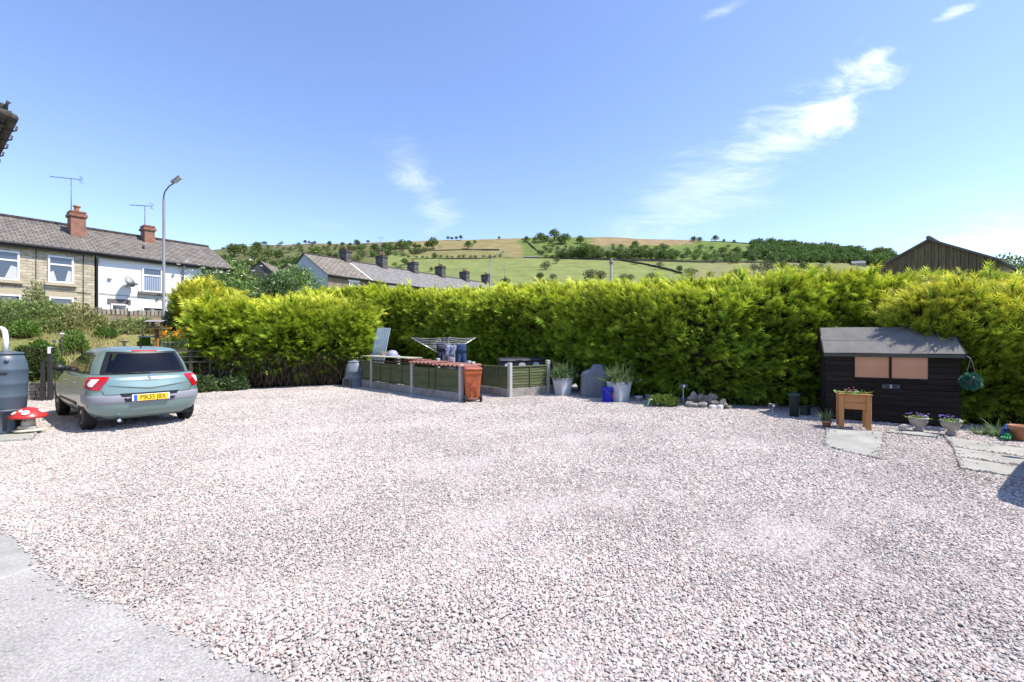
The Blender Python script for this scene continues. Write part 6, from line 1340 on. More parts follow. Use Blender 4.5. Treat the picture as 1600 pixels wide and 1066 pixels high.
# stone urns with pansies
urn_m = mat('reconstituted_stone', (0.42, 0.395, 0.35), 0.9, var=0.25, scale=10, bump=0.6, bscale=36)
def urn(label, px, py, s):
    x, y = G(px, py); t = thing('stone_urn', label, 'urn', (x, y + 0.1, 0.03)); b = MB(); b.smooth = True
    b.lathe([(0.075 * s, 0), (0.075 * s, 0.03 * s), (0.045 * s, 0.045 * s), (0.05 * s, 0.07 * s), (0.105 * s, 0.11 * s), (0.135 * s, 0.17 * s), (0.13 * s, 0.21 * s), (0.145 * s, 0.215 * s), (0.145 * s, 0.24 * s), (0.12 * s, 0.24 * s), (0.11 * s, 0.21 * s)], 28); b.build('bowl', urn_m, t)
    b = MB(); b.lathe([(0.112 * s, 0.20 * s), (0.11 * s, 0.222 * s)], 16); b.build('soil', soil, t)
    tuft('leaves', 170, (0, 0, 0.21 * s), 0.055, 0.9, fresh, t, LEAF, base=0.06 * s); flowers('pansies', 16, (0, 0, 0.25 * s), 0.075 * s, (0.01, 0.06), violet, t, 0.024); flowers('pale_pansies', 3, (0.08, -0.05, 0.24 * s), 0.02 * s, (0.0, 0.03), leaf_mat('lilac_petals', (0.5, 0.46, 0.7), (0.7, 0.68, 0.85), trans=0.2), t, 0.028)
urn('stone urn of violet pansies nearer the middle of the shed', 1443, 677.5, 0.98); urn('stone urn of violet pansies at the right end of the shed', 1495, 683.5, 1.0)
x, y = G(1417, 677); t = thing('shell_stone', 'round pale shell like stone between planter and first urn', 'stone', (x, y + 0.06, 0.03)); b = MB(); b.smooth = True; b.blob((0, 0, 0.05), (0.085, 0.06, 0.058), 91, 3, 0.12); b.build('shell', urn_m, t)
for k in range(4): b = MB(); b.smooth = True; b.tube([(0.085 * math.cos(a) * 0.9, -0.03 + 0.02 * k - 0.02, 0.05 + 0.056 * math.sin(a)) for a in np.linspace(R(20), R(160), 8)], 0.006, 5); b.build('ridge', urn_m, t)
# hanging grass ball
xx, zz = wpx(1511, 595); ctr = SA + Vector((math.cos(SRZ) * (SW + 0.02), math.sin(SRZ) * (SW + 0.02), 0)) + Vector((-0.06, -0.22, 0)); zb_ = at(1511, 596, ctr.y)[2]
t = thing('topiary_ball', 'green artificial topiary ball hanging from the shed eave', 'topiary ball', (ctr.x, ctr.y, zb_)); n_ = 900; q = rng.normal(0, 1, (n_, 3)); q /= np.linalg.norm(q, axis=1, keepdims=True)
teal = leaf_mat('teal_plastic_grass', (0.015, 0.09, 0.05), (0.05, 0.20, 0.12), trans=0.1, rndv=0.4); scatter('plastic_leaves', NEEDLE, q * 0.10, q + rng.normal(0, 0.35, q.shape), rng.uniform(0.05, 0.09, n_), teal, t)['kind'] = 'stuff'
b = MB(); b.smooth = True; b.blob((0, 0, 0), (0.11, 0.11, 0.11), 4, 2, 0.02); b.build('core', dgp, t)
for dx in (-0.09, 0.09): b = MB(); b.tube([(dx, 0, 0.1), (dx * 0.2 + 0.02, 0.02, 0.36)], 0.004, 5); b.build('chain', galv, t)
b = MB(); b.smooth = True; b.tube([(0.02, 0.20, 0.44), (0.02, 0.10, 0.45), (0.02, 0.02, 0.40), (0.02, 0.02, 0.355)], 0.007, 6); b.build('hook', galv, t)
# oddments at the right edge: terracotta pot, hose, blue cloth
x, y = G(1597, 692); t = thing('terracotta_pot', 'terracotta pot half out of frame at the right edge', 'pot', (x + 0.08, y + 0.1, 0.03)); b = MB(); b.smooth = True; b.lathe([(0.08, 0), (0.125, 0.17), (0.14, 0.172), (0.145, 0.225), (0.125, 0.225), (0.12, 0.18)], 22); b.build('pot', clay, t); b = MB(); b.lathe([(0.12, 0.17), (0.119, 0.19)], 16); b.build('soil', soil, t)
x, y = G(1574, 690); t = thing('garden_glove', 'green rubber garden glove lying by the right hand pot', 'glove', (x, y, 0.04), 0.5)
b = MB(); b.smooth = True; b.tube([(-0.04, 0, 0.03), (0.03, 0.0, 0.05), (0.12, 0.01, 0.07), (0.18, 0.02, 0.06)], [0.045, 0.05, 0.04, 0.045], 10); b.build('cuff', gp, t)
for k in range(4): b = MB(); b.smooth = True; b.tube([(-0.03, -0.03 + 0.02 * k, 0.04), (-0.10, -0.05 + 0.032 * k, 0.03), (-0.13, -0.055 + 0.035 * k, 0.015)], [0.014, 0.013, 0.010], 7); b.build('finger', gp, t)
x, y = G(1588, 688); t = thing('blue_cloth', 'crumpled blue cloth beside the terracotta pot', 'cloth', (x, y + 0.1, 0.03)); b = MB(); b.smooth = True; b.blob((0, 0, 0.08), (0.11, 0.08, 0.10), 14, 3, 0.4); b.build('cloth', mat('blue_rag', (0.05, 0.12, 0.34), 0.9, var=0.3), t); b = MB(); b.smooth = True; b.tube([(-0.08, -0.02, 0.1), (-0.14, -0.04, 0.15), (-0.18, -0.05, 0.14)], [0.02, 0.014, 0.008], 6); b.build('corner', mat('blue_rag', (0.05, 0.12, 0.34), 0.9), t)
x, y = G(1566, 684); t = thing('low_plant', 'low strappy green plant at the foot of the right bush', 'plant', (x, y + 0.15, 0)); tuft('leaves', 150, (0, 0, 0), 0.22, 0.9, bush_g, t, base=0.12)

# ------------------------------------------------------------------ left edge: water butt, toadstool, wall, gate, garden things
wb = thing('water_butt', 'ribbed blue grey water butt on a stand with white filler pipe', 'water butt', (-8.74, 7.83, 0.03))
butt_m = mat('water_butt_plastic', (0.075, 0.105, 0.135), 0.42, var=0.15, scale=4)
b = MB(); b.smooth = True; b.lathe([(0.26, 0.40), (0.27, 0.42), (0.285, 0.60), (0.293, 0.62), (0.285, 0.64), (0.29, 0.82), (0.298, 0.84), (0.29, 0.86), (0.29, 1.06), (0.298, 1.08), (0.288, 1.10), (0.275, 1.22), (0.235, 1.32), (0.20, 1.35)], 36); b.build('barrel', butt_m, wb)
b = MB(); b.smooth = True; b.lathe([(0.235, 1.335), (0.245, 1.35), (0.235, 1.375), (0.10, 1.395), (0.0, 1.40)], 30); b.build('lid', butt_m, wb)
b = MB(); b.smooth = True; b.lathe([(0.27, 0), (0.25, 0.05), (0.245, 0.36), (0.28, 0.38), (0.28, 0.405), (0.24, 0.41)], 30); st = b.build('stand', butt_m, wb)
for a_ in (-75, -40, -5): 
    b = MB(); b.box(-0.022, 0.022, -0.262, -0.236, 0.06, 0.33); o = b.build('slot', inkm, st); o.rotation_euler = (0, 0, R(a_ + 90))
b = MB(); b.smooth = True; q = Vector((math.cos(R(-35)), math.sin(R(-35)), 0)); b.tube([q * 0.24 + Vector((0, 0, 1.235)), q * 0.30 + Vector((0, 0, 1.25))], 0.03, 10); b.build('overflow_cap', mat('butt_cap', (0.12, 0.15, 0.19), 0.4), wb)
b = MB(); b.box(-0.11, 0.08, -0.302, -0.28, 1.015, 1.035); o = b.build('moulded_slot', inkm, wb); o.rotation_euler = (0, 0, R(40))
b = MB(); b.smooth = True; b.tube([(0.12, -0.08, 1.36), (0.12, -0.08, 1.60), (0.10, -0.07, 1.69), (0.03, -0.02, 1.75), (-0.08, 0.05, 1.78), (-0.30, 0.2, 1.80)], 0.036, 10); b.build('filler_pipe', upvc, wb)
x, y = G(33, 679.5); ts = thing('toadstool_ornament', 'red and white concrete toadstool ornament beside the water butt', 'ornament', (x, y + 0.12, 0.03), 0.0)
redp = mat('red_gloss_paint', (0.50, 0.035, 0.03), 0.35, var=0.2, scale=7, coat=0.3); cream = mat('cream_stone', (0.58, 0.53, 0.43), 0.85, var=0.2, scale=10)
b = MB(); b.smooth = True; b.lathe([(0.235, 0.245), (0.25, 0.255), (0.24, 0.28), (0.19, 0.345), (0.11, 0.40), (0.03, 0.425), (0.0, 0.427)], 32); b.build('cap', redp, ts)
b = MB(); b.smooth = True; b.lathe([(0.235, 0.247), (0.12, 0.235), (0.085, 0.23)], 28); b.build('gills', cream, ts)
b = MB(); b.smooth = True; b.lathe([(0.105, 0.06), (0.09, 0.12), (0.085, 0.24)], 20); b.build('stalk', cream, ts)
b = MB(); b.smooth = True; b.blob((0.0, -0.02, 0.03), (0.24, 0.17, 0.045), 8, 3, 0.10); b.blob((0.0, -0.02, 0.08), (0.13, 0.12, 0.05), 9, 2, 0.15); b.build('base', cream, ts)
for az, el_, r_ in ((-55, 0.56, 0.055), (-110, 0.62, 0.04), (-150, 0.55, 0.05), (-85, 0.25, 0.03), (20, 0.5, 0.05)):
    prof = [(0.24, 0.28), (0.19, 0.345), (0.11, 0.40), (0.03, 0.425)]; rr_ = 0.11 + 0.13 * el_; zz_ = np.interp(rr_, [p_[0] for p_ in prof][::-1], [p_[1] for p_ in prof][::-1]); b = MB(); b.smooth = True
    b.lathe([(r_, 0.0), (r_ * 0.9, 0.006), (0, 0.009)], 14); o = b.build('white_spot', upvc, ts); o.location = (rr_ * math.cos(R(az)), rr_ * math.sin(R(az)), zz_); o.rotation_euler = (R(38) * math.sin(R(az)) * -1, R(38) * math.cos(R(az)), 0)
for dx in (-0.03, 0.02): b = MB(); b.smooth = True; b.lathe([(0.014, 0), (0.012, 0.006), (0, 0.007)], 10); o = b.build('eye', inkm, ts); o.location = (dx + 0.01, -0.088, 0.205); o.rotation_euler = (R(90), 0, 0)
# low retaining wall, stone by stone
wallm = mat('garden_stone', (0.36, 0.335, 0.29), 0.9, var=0.35, scale=6, bump=0.6, bscale=22, rnd=0.22)
BRZ = math.atan2(0.51, 0.86); lw = thing('retaining_wall', 'low coursed stone wall holding up the garden beside the gate', 'wall', (BANK_P[0], BANK_P[1], 0), BRZ)
b = MB(); b.box(-6.5, 0.42, -0.10, 0.02, -0.05, 0.40); b.build('mortar', mat('wall_mortar', (0.15, 0.135, 0.115), 0.95, var=0.3), lw)
smesh = []
for k in range(4): q = MB(); q.box(0, 1, -0.05, 0.05, 0, 1, bev=0.02); smesh.append(q.mesh('stone', wallm))
zc_ = 0.0; rr = random.Random(3)
for c_ in range(5):
    hh = rr.choice((0.075, 0.085, 0.10)); x = -4.0 + rr.uniform(0, 0.2)
    while x < 0.40:
        w = min(rr.uniform(0.16, 0.38), 0.43 - x)
        if w > 0.06: inst('stone', smesh[rr.randrange(4)], lw, (x, -0.11 - rr.uniform(0, 0.025), zc_ + 0.004), (0, 0, 0), (w - 0.014, 1, hh - 0.010))
        x += w
    zc_ += hh
x = -4.0
while x < 0.35: w = rr.uniform(0.3, 0.5); inst('coping_stone', smesh[0], lw, (x, -0.06, zc_), (0, 0, 0), (min(w, 0.45 - x) - 0.012, 2.0, 0.055)); x += w
def foliage_mound(name, label, cat, c, rad, n, size, m, seed, tpl=LEAF, stems=True, upb=0.4, group=None, boxy=2.0, lumps=0.25, rz=0.0):
    r = np.random.default_rng(seed); t = thing(name, label, cat, c, rz, group); q = r.normal(0, 1, (n, 3)); q[:, 2] = np.abs(q[:, 2]) if boxy == 2.0 else q[:, 2]
    q /= (np.abs(q) ** boxy).sum(1, keepdims=True) ** (1 / boxy); nrm = q / np.linalg.norm(q, axis=1, keepdims=True); k = 1 + lumps * smooth_noise(q * 2.2, seed, 1.2)
    pos = q * (k * (r.random(n) ** 0.22))[:, None] * np.array(rad)
    if boxy != 2.0: pos[:, 2] += rad[2]
    d = nrm + np.array([0, 0, upb]) + r.normal(0, 0.5, (n, 3)); pat = smooth_noise(pos, seed + 2, 2.2)
    o = scatter('foliage', tpl, pos, d, size * np.exp(r.normal(0, 0.25, n)), m, t, rnd=np.clip(0.5 + 0.3 * pat + r.normal(0, 0.2, n), 0, 1), roll=r.uniform(-1.5, 1.5, n), r=r); o['kind'] = 'stuff'
    b = MB(); b.smooth = True; zz = rad[2] if boxy != 2.0 else 0
    bmz = 0.62 if boxy == 2.0 else 0.85; b.blob((0, 0, zz * 1.0), (rad[0] * bmz, rad[1] * bmz, rad[2] * bmz), seed, 2, 0.12) if boxy == 2.0 else b.box(-rad[0] * .8, rad[0] * .8, -rad[1] * .8, rad[1] * .8, 0.02, rad[2] * 1.85)
    b.build('inner_branches', core_m, t)
    if stems:
        for i in range(3): b = MB(); b.smooth = True; b.tube([(rad[0] * 0.3 * (i - 1), 0, -0.2), (rad[0] * 0.4 * (i - 1), 0, rad[2] * 0.6)], [0.03, 0.012], 6); b.build('stem', bark, t)
    return t
boxg = leaf_mat('box_green', (0.04, 0.085, 0.018), (0.11, 0.18, 0.045), trans=0.2, rndv=0.35)
hx, hy = (56.5 - CX) / F * 12.85, 12.85
foliage_mound('clipped_hedge', 'small clipped dark green box hedge above the low stone wall', 'hedge', (hx, hy, 0.38), (0.42, 0.36, 0.54), 5200, 0.055, boxg, 31, boxy=7.0, lumps=0.04, rz=BRZ)
# black gate standing open beside the wall
gx_, gy_ = (78 - CX) / F * 12.2, 12.2; gt = thing('garden_gate', 'black gate post and open garden gate with white capped posts', 'gate', (gx_, gy_, 0), 0.35)
for x_, h_ in ((-0.14, 1.05), (0.0, 1.42)): b = MB(); b.box(x_ - 0.04, x_ + 0.04, -0.04, 0.04, -0.05, h_, bev=0.006); po_ = b.build('gate_post', black_b, gt); 
b = MB(); b.box(-0.035, 0.035, -0.046, 0.046, 1.26, 1.44, bev=0.008); b.build('post_cap', upvc, gt)
for z_ in (0.35, 0.85): b = MB(); b.box(0.0, 0.02, 0.045, 0.9, z_, z_ + 0.05); b.build('rail', black_b, gt)
for k in range(7): b = MB(); b.box(0.002, 0.018, 0.08 + k * 0.125, 0.10 + k * 0.125, 0.12, 1.05); b.build('bar', black_b, gt)
t = thing('bucket', 'dark blue trug hanging beyond the car mirror', 'bucket', (gx_ + 0.42, gy_ + 0.55, 0.72)); b = MB(); b.smooth = True; b.lathe([(0.12, 0), (0.17, 0.18), (0.18, 0.19), (0.165, 0.2), (0.115, 0.02)], 20); b.build('bowl', blu, t); b = MB(); b.smooth = True; b.tube([(0.17 * math.cos(a), 0, 0.19 + 0.13 * math.sin(a)) for a in np.linspace(0, math.pi, 10)], 0.006, 5); b.build('handle', black_b, t)
b = MB(); b.tube([(0, 0, -0.72), (0, 0, 0.0)], 0.025, 8); b.build('stand', black_b, t)
# garden ornaments on the bank: helper puts a thing at a pixel on the bank surface
def bank_at(px, py):
    u = (px - CX) / F; e = (CY - py) / F; best = None
    for Zq in np.arange(11.5, 24, 0.05):
        x = u * Zq; d = (x - BANK_P[0]) * BANK_N[0] + (Zq - BANK_P[1]) * BANK_N[1]
        if d < 0.0: continue
        z = float(bank_xyz((x - BANK_P[0]) * BANK_T[0] + (Zq - BANK_P[1]) * BANK_T[1], np.array(d))[2])
        if H + e * Zq <= z: return (x, Zq, z)
    return (x, Zq, z)
def stake_light(label, px, py_top, py_base):
    q = bank_at(px, py_base); h = at(px, py_top, q[1])[2] - q[2]; t = thing('garden_light', label, 'garden light', q); b = MB(); b.smooth = True; b.tube([(0, 0, -0.1), (0, 0, h - 0.12)], 0.016, 6); b.build('stake', black_b, t)
    b = MB(); b.smooth = True; b.lathe([(0.035, h - 0.13), (0.055, h - 0.03), (0.075, h - 0.025), (0.03, h + 0.01)], 12); b.build('lamp', mat('white_lamp', (0.7, 0.66, 0.66), 0.5), t)
stake_light('white topped garden light on a black stake above the clipped hedge', 97, 521, 565)
def bird_bath(label, px, py, py_base, r_, h=None):
    q = bank_at(px, py_base); h = max(0.25, at(px, py, q[1])[2] - q[2]); t = thing('bird_bath', label, 'bird bath', q); b = MB(); b.smooth = True; b.lathe([(0.09, -0.05), (0.09, 0.03), (0.045, 0.06), (0.04, h - 0.1), (0.08, h - 0.06)], 16); b.build('pedestal', urn_m, t)
    b = MB(); b.smooth = True; b.lathe([(0.07, h - 0.07), (r_, h - 0.02), (r_ + 0.01, h), (r_ - 0.03, h), (0.05, h - 0.04)], 24); b.build('basin', urn_m, t)
bird_bath('pale bird bath on the bank directly behind the car roof', 194, 532, 549, 0.17); bird_bath('flat pale bird table tray left of centre on the grass bank', 123, 523.5, 540, 0.17)
for i, (px, py) in enumerate(((85, 537), (110, 537))):
    q = bank_at(px, py + 6); t = thing('plant_label', ['left small grey green plant label in the bank grass', 'right small grey green plant label in the bank grass'][i], 'plant label', q); b = MB(); b.box(-0.07, 0.07, -0.01, 0.01, 0.14, 0.24, bev=0.004); b.build('plate', mat('verdigris', (0.22, 0.30, 0.29), 0.6), t); b = MB(); b.tube([(0, 0, -0.05), (0, 0, 0.14)], 0.008, 6); b.build('stake', galv, t)
# roofed bird table on an orange post
q = bank_at(245, 552); zt_ = at(245, 501, q[1])[2] - q[2]; bt = thing('bird_table', 'brown roofed bird table on an orange timber post', 'bird table', q, 0.25)
tim = mat('brown_timber', (0.20, 0.115, 0.06), 0.85, var=0.35, scale=6)
b = MB(); b.box(-0.05, 0.05, -0.05, 0.05, -0.2, zt_ - 0.62); b.build('post', mat('orange_post', (0.48, 0.19, 0.075), 0.8, var=0.2), bt); b = MB(); b.box(-0.045, 0.045, -0.045, 0.045, zt_ - 0.618, zt_ - 0.30); b.build('upper_post', tim, bt)
b = MB(); b.box(-0.24, 0.24, -0.2, 0.2, zt_ - 0.30, zt_ - 0.27); b.build('tray', tim, bt)
for x_, y_ in ((-0.21, -0.17), (0.21, -0.17), (0.21, 0.17), (-0.21, 0.17), (0.0, -0.18)): b = MB(); b.box(x_ - 0.02, x_ + 0.02, y_ - 0.02, y_ + 0.02, zt_ - 0.269, zt_ - 0.05); b.build('upright', tim, bt)
b = MB(); b.box(-0.235, 0.235, -0.195, -0.18, zt_ - 0.269, zt_ - 0.21); b.build('tray_rail', tim, bt)
b = MB(); b.add([(-0.28, -0.26, zt_ - 0.05), (0.28, -0.26, zt_ - 0.05), (0.28, 0, zt_ + 0.02), (-0.28, 0, zt_ + 0.02), (0.28, 0.26, zt_ - 0.05), (-0.28, 0.26, zt_ - 0.05)], [(0, 1, 2, 3), (3, 2, 4, 5), (0, 5, 4, 1)]); b.build('roof', mat('grey_roof_felt', (0.24, 0.23, 0.22), 0.9), bt)
q = bank_at(233, 548); t = thing('bird_bath', 'low dark bird bath with grey tray left of the bird table post', 'bird bath', q); h = at(233, 525, q[1])[2] - q[2]; b = MB(); b.box(-0.28, 0.22, -0.16, 0.16, h - 0.05, h, bev=0.015); b.build('tray', mat('grey_tray', (0.33, 0.36, 0.38), 0.5), t); b = MB(); b.tube([(0, 0, -0.1), (0, 0, h - 0.04)], 0.04, 8); b.build('leg', black_b, t); b = MB(); b.smooth = True; b.blob((0.26, 0, h + 0.03), (0.09, 0.07, 0.06), 3, 2, 0.15); b.build('feeder', upvc, t)
# slatted bench with cast lattice back
q = bank_at(283, 575); zb_ = q[2]; bn = thing('garden_bench', 'garden bench with cast lattice back panel beside the hedge', 'bench', (q[0], q[1], zb_), 0.5)
zt_ = at(283, 534, q[1])[2] - zb_; iron = mat('cast_iron', (0.10, 0.11, 0.105), 0.6, var=0.2); slatm = mat('bench_slat', (0.30, 0.28, 0.22), 0.85, var=0.3)
for k in range(3): b = MB(); b.box(-0.62, 0.62, 0.05 + k * 0.13, 0.15 + k * 0.13, 0.40, 0.425); b.build('seat_slat', slatm, bn)
for sg in (-1, 1): 
    b = MB(); b.smooth = True; b.tube([(sg * 0.6, 0.0, 0), (sg * 0.6, 0.02, 0.4), (sg * 0.6, 0.0, 0.6), (sg * 0.6, 0.3, 0.62), (sg * 0.6, 0.48, 0.5)], 0.02, 6); b.tube([(sg * 0.6, 0.45, 0), (sg * 0.6, 0.45, 0.4), (sg * 0.6, 0.52, zt_)], 0.02, 6); b.build('bench_end', iron, bn)
b = MB(); b.box(-0.6, 0.6, 0.49, 0.52, zt_ - 0.04, zt_); b.build('top_rail', slatm, bn); b = MB(); b.box(-0.6, 0.6, 0.47, 0.50, 0.52, 0.56); b.build('lower_rail', slatm, bn)
b = MB()
for k in range(13):
    for sg in (-1, 1): x_ = -0.58 + k * 0.095; b.tube([(x_, 0.49, 0.56), (x_ + sg * 0.16 if abs(x_ + sg * 0.16) < 0.6 else x_, 0.50, zt_ - 0.04)], 0.010, 4)
b.build('lattice', iron, bn)['kind'] = 'stuff'
# post and rail fence beside the left hedge
pf = thing('rail_fence', 'dark timber rail fence between the car and the left hedge', 'fence', (0, 0, 0)); pa, pb_ = (-10.9, 13.65), (-9.1, 14.7)
pm2 = mat('weathered_rail', (0.10, 0.088, 0.07), 0.9, var=0.4, scale=5)
for i in range(3): f = i / 2; x, y = pa[0] + (pb_[0] - pa[0]) * f, pa[1] + (pb_[1] - pa[1]) * f; b = MB(); b.box(x - 0.04, x + 0.04, y - 0.04, y + 0.04, -0.1, 1.3); b.build('post', pm2, pf)
for z_ in (0.95, 1.12, 1.28): b = MB(); b.tube([(pa[0] - 0.3, pa[1] - 0.22, z_), (pb_[0], pb_[1] - 0.05, z_)], 0.028, 4); b.build('rail', pm2, pf)
for i in range(9): f = i / 8; x, y = pa[0] + (pb_[0] - pa[0]) * f, pa[1] - 0.06 + (pb_[1] - pa[1]) * f; b = MB(); b.box(x - 0.02, x + 0.02, y - 0.012, y + 0.012, 0.1, 0.93); b.build('picket', pm2, pf)
# planting on the bank
bram = leaf_mat('bramble_leaf', (0.13, 0.20, 0.05), (0.40, 0.48, 0.17), trans=0.35, rndv=0.4)
olive = leaf_mat('olive_leaf', (0.17, 0.21, 0.06), (0.48, 0.48, 0.21), trans=0.35, rndv=0.4)
darkl = leaf_mat('dark_glossy_leaf', (0.05, 0.10, 0.03), (0.17, 0.26, 0.09), trans=0.25, rough=0.4, rndv=0.4, spec=0.5)
for i, (px, py, rx, rz_, lb, m_) in enumerate(((15, 519, 1.5, 1.25, 'tangled bramble thicket below the buff stone house', bram), (75, 517, 1.3, 0.95, 'bramble thicket mound below the downpipe between the two houses', olive), (130, 517, 1.25, 0.72, 'pale bramble mound on the bank below the white house wall', bram), (185, 519, 1.15, 0.50, 'lower bramble mound left of the roofed bird table', olive), (-60, 519, 1.6, 1.3, 'bramble thicket running off the left edge', bram))):
    q = bank_at(px, py); q = (q[0], q[1] + 0.6, q[2] - 0.05); foliage_mound('bramble_thicket', lb, 'bramble', q, (rx, 0.8, rz_ * 0.85), 7500, 0.10, m_, 50 + i, upb=0.6, group='brambles along the top of the bank', lumps=0.35)
q = bank_at(60, 455) if False else tloc(1.05, -1.2, 1.9); foliage_mound('climbing_shrub', 'leafy climbing shrub reaching up the front of the buff house', 'shrub', q, (0.75, 0.5, 2.0), 3000, 0.10, olive, 71, lumps=0.5)
q = bank_at(243, 530); foliage_mound('leafy_shrub', 'dark glossy leafed shrub behind the roofed bird table', 'shrub', (q[0], q[1] + 1.4, q[2]), (0.8, 0.6, 1.35), 3600, 0.11, darkl, 72, lumps=0.3)
for i, (px, py, rx, h_, lb) in enumerate(((37, 527, 0.55, 0.5, 'low green weed clump on the bank above the clipped hedge'), (117, 550, 0.42, 0.62, 'bright leafy clump on the bank left of the car roof'), (62, 548, 0.3, 0.3, 'small pale weed behind the clipped hedge'), (225, 548, 0.22, 0.4, 'small green clump left of the orange post'), (90, 590, 0.2, 0.55, 'yellow green weeds growing by the black gate'), (165, 528, 0.4, 0.3, 'low green clump on the bank below the pale brambles'))):
    q = bank_at(px, py); foliage_mound('weed_clump', lb, 'plant', q, (rx, rx * 0.7, h_), 900, 0.08, fresh, 80 + i, upb=0.9, group='weeds on the bank', stems=False)
for i, (s__, rx, h_, lb) in enumerate(((1.3, 0.6, 0.55, 'dark ivy mound in the shade right behind the car'), (2.4, 0.7, 0.6, 'dark ivy mound behind the rail fence beside the car'), (3.5, 0.7, 0.5, 'dark ivy mound under the left end of the hedge'), (4.4, 0.6, 0.45, 'dark ivy mound under the hedge beyond the rail fence'))):
    xx_, yy_, zz_ = bank_xyz(np.array(s__), np.array(0.0)); foliage_mound('ivy_mound', lb, 'ivy', (float(xx_), float(yy_) + 0.05, 0.05), (rx, 0.45, h_), 1500, 0.09, darkl, 90 + i, upb=0.3, group='ivy at the foot of the bank', stems=False)
# orange flowers
for i, (px, py, lb) in enumerate(((262, 545, 'orange day lilies in front of the bird table'), (290, 540, 'orange day lilies tucked against the left hedge'))):
    q = bank_at(px, py); q = (q[0], q[1] + 0.3, q[2]); zt_ = at(px, (518, 512)[i], q[1])[2] - q[2]; t = thing('day_lilies', lb, 'flowers', q); tuft('strappy_leaves', 260, (0, 0, 0), zt_ * 0.8, 0.5, fresh, t, base=0.3); flowers('orange_blooms', 34, (0, 0, zt_ - 0.15), 0.32, (-0.12, 0.14), orangef, t, 0.09)
    b = MB()
    for k in range(14): a_ = rng.normal(0, 0.3, 2); b.tube([(a_[0] * 0.5, a_[1] * 0.5, 0), (a_[0], a_[1], zt_ - 0.12)], 0.006, 4)
    b.build('flower_stems', bark, t)['kind'] = 'stuff'
# unseen second car, added out of frame on the right to cast the edge shadow
shadow_car = None
def car_copy(src, label, loc, rz, newpaint):
    root = src.copy(); COL.objects.link(root); root.location = loc; root.rotation_euler = (0, 0, rz); tag(root, label, 'car')
    def rec(o, par):
        for ch in list(o.children):
            if ch.name.startswith(('registration', 'model_lettering', 'badge', 'country_band')): continue
            c = ch.copy(); COL.objects.link(c); c.parent = par
            for sl_ in c.material_slots:
                if sl_.material == paint: sl_.link = 'OBJECT'; sl_.material = newpaint
            rec(ch, c)
    rec(src, root); return root
car_copy(car, 'unseen dark blue hatchback added beyond the right edge to cast a shadow', (7.37, 4.90, 0.012), math.atan2(-0.8, 0.6), mat('navy_paint', (0.03, 0.05, 0.10), 0.3, metal=0.6, coat=1.0))

# ------------------------------------------------------------------ trees
def tree_mesh(name, seed, h, w, nleaf, leaf, m, lobes=7, trunk_f=0.25, sparse=0.0, spire=0.0):
    """crown of leaf clumps on a few lobes and a tapered forked trunk, in one shared mesh"""
    r = np.random.default_rng(seed); th = h * trunk_f; C = []; Rd = []
    for k in range(lobes):
        a_ = k * 2.4 + r.uniform(-0.4, 0.4); rr_ = w * 0.5 * math.sqrt((k + 0.3) / lobes) * r.uniform(0.5, 0.85); z = th + (h - th) * (0.22 + 0.50 * (1 - (rr_ / (w * 0.5)) ** 2) * r.uniform(0.55, 1.1) )
        C.append((rr_ * math.cos(a_), rr_ * math.sin(a_), z)); Rd.append(w * r.uniform(0.20, 0.30) * (1 - sparse * 0.3))
    C.append((0, 0, th + (h - th) * 0.72)); Rd.append(w * 0.26); C, Rd = np.array(C), np.array(Rd)
    i = r.integers(0, len(C), nleaf); q = r.normal(0, 1, (nleaf, 3)); q /= np.linalg.norm(q, axis=1, keepdims=True); rad = Rd[i] * (0.35 + 0.65 * r.random(nleaf) ** 0.6) * (1 + 0.25 * smooth_noise(q * 3, seed + 4, 1.2))
    pos = C[i] + q * rad[:, None] * np.array([1, 1, 0.85]); top = h / max(h, pos[:, 2].max()); pos[:, 2] *= top
    d = q + r.normal(0, 0.6, q.shape) + np.array([0, 0, 0.3])
    o = scatter(name, LEAF, pos, d, leaf * np.exp(r.normal(0, 0.3, nleaf)), m, None, roll=r.uniform(-1.5, 1.5, nleaf), r=r)
    b = MB(); b.smooth = True; t0 = max(0.02 * h, 0.03); b.tube([(0, 0, -0.3), (0.02 * h, 0, th), (0, 0.02 * h, th + (h - th) * 0.5)], [t0 * 1.3, t0, t0 * 0.4], 7)
    for k in range(min(5, len(C))): b.tube([(0.015 * h, 0, th * 0.9), tuple((C[k] * 0.5 + np.array([0, 0, th * 0.5])).tolist()), tuple(C[k].tolist())], [t0 * 0.6, t0 * 0.4, t0 * 0.15], 5)
    return o, b
tg = [leaf_mat('oak_leaf', (0.075, 0.13, 0.03), (0.21, 0.29, 0.075), trans=0.2, rndv=0.35), leaf_mat('hawthorn_leaf', (0.085, 0.14, 0.032), (0.25, 0.315, 0.09), trans=0.2, rndv=0.35),
      leaf_mat('ash_leaf', (0.08, 0.135, 0.04), (0.21, 0.28, 0.09), trans=0.2, rndv=0.35), leaf_mat('thorn_scrub', (0.075, 0.085, 0.035), (0.16, 0.165, 0.075), trans=0.15, rndv=0.35)]
def joined_tree(name, *a, **k):
    """far trees are a few pixels tall: crown and trunk share one mesh"""
    o, b = tree_mesh(name, *a, **k); me = o.data; bm = bmesh.new(); bm.from_mesh(me); n0 = len(bm.faces)
    vs_ = [bm.verts.new(v) for v in b.v]
    for f in b.f:
        try: q = bm.faces.new([vs_[i] for i in f]); q.material_index = 1; q.smooth = True
        except ValueError: pass
    bm.to_mesh(me); bm.free(); me.materials.append(bark); bpy.data.objects.remove(o); return me
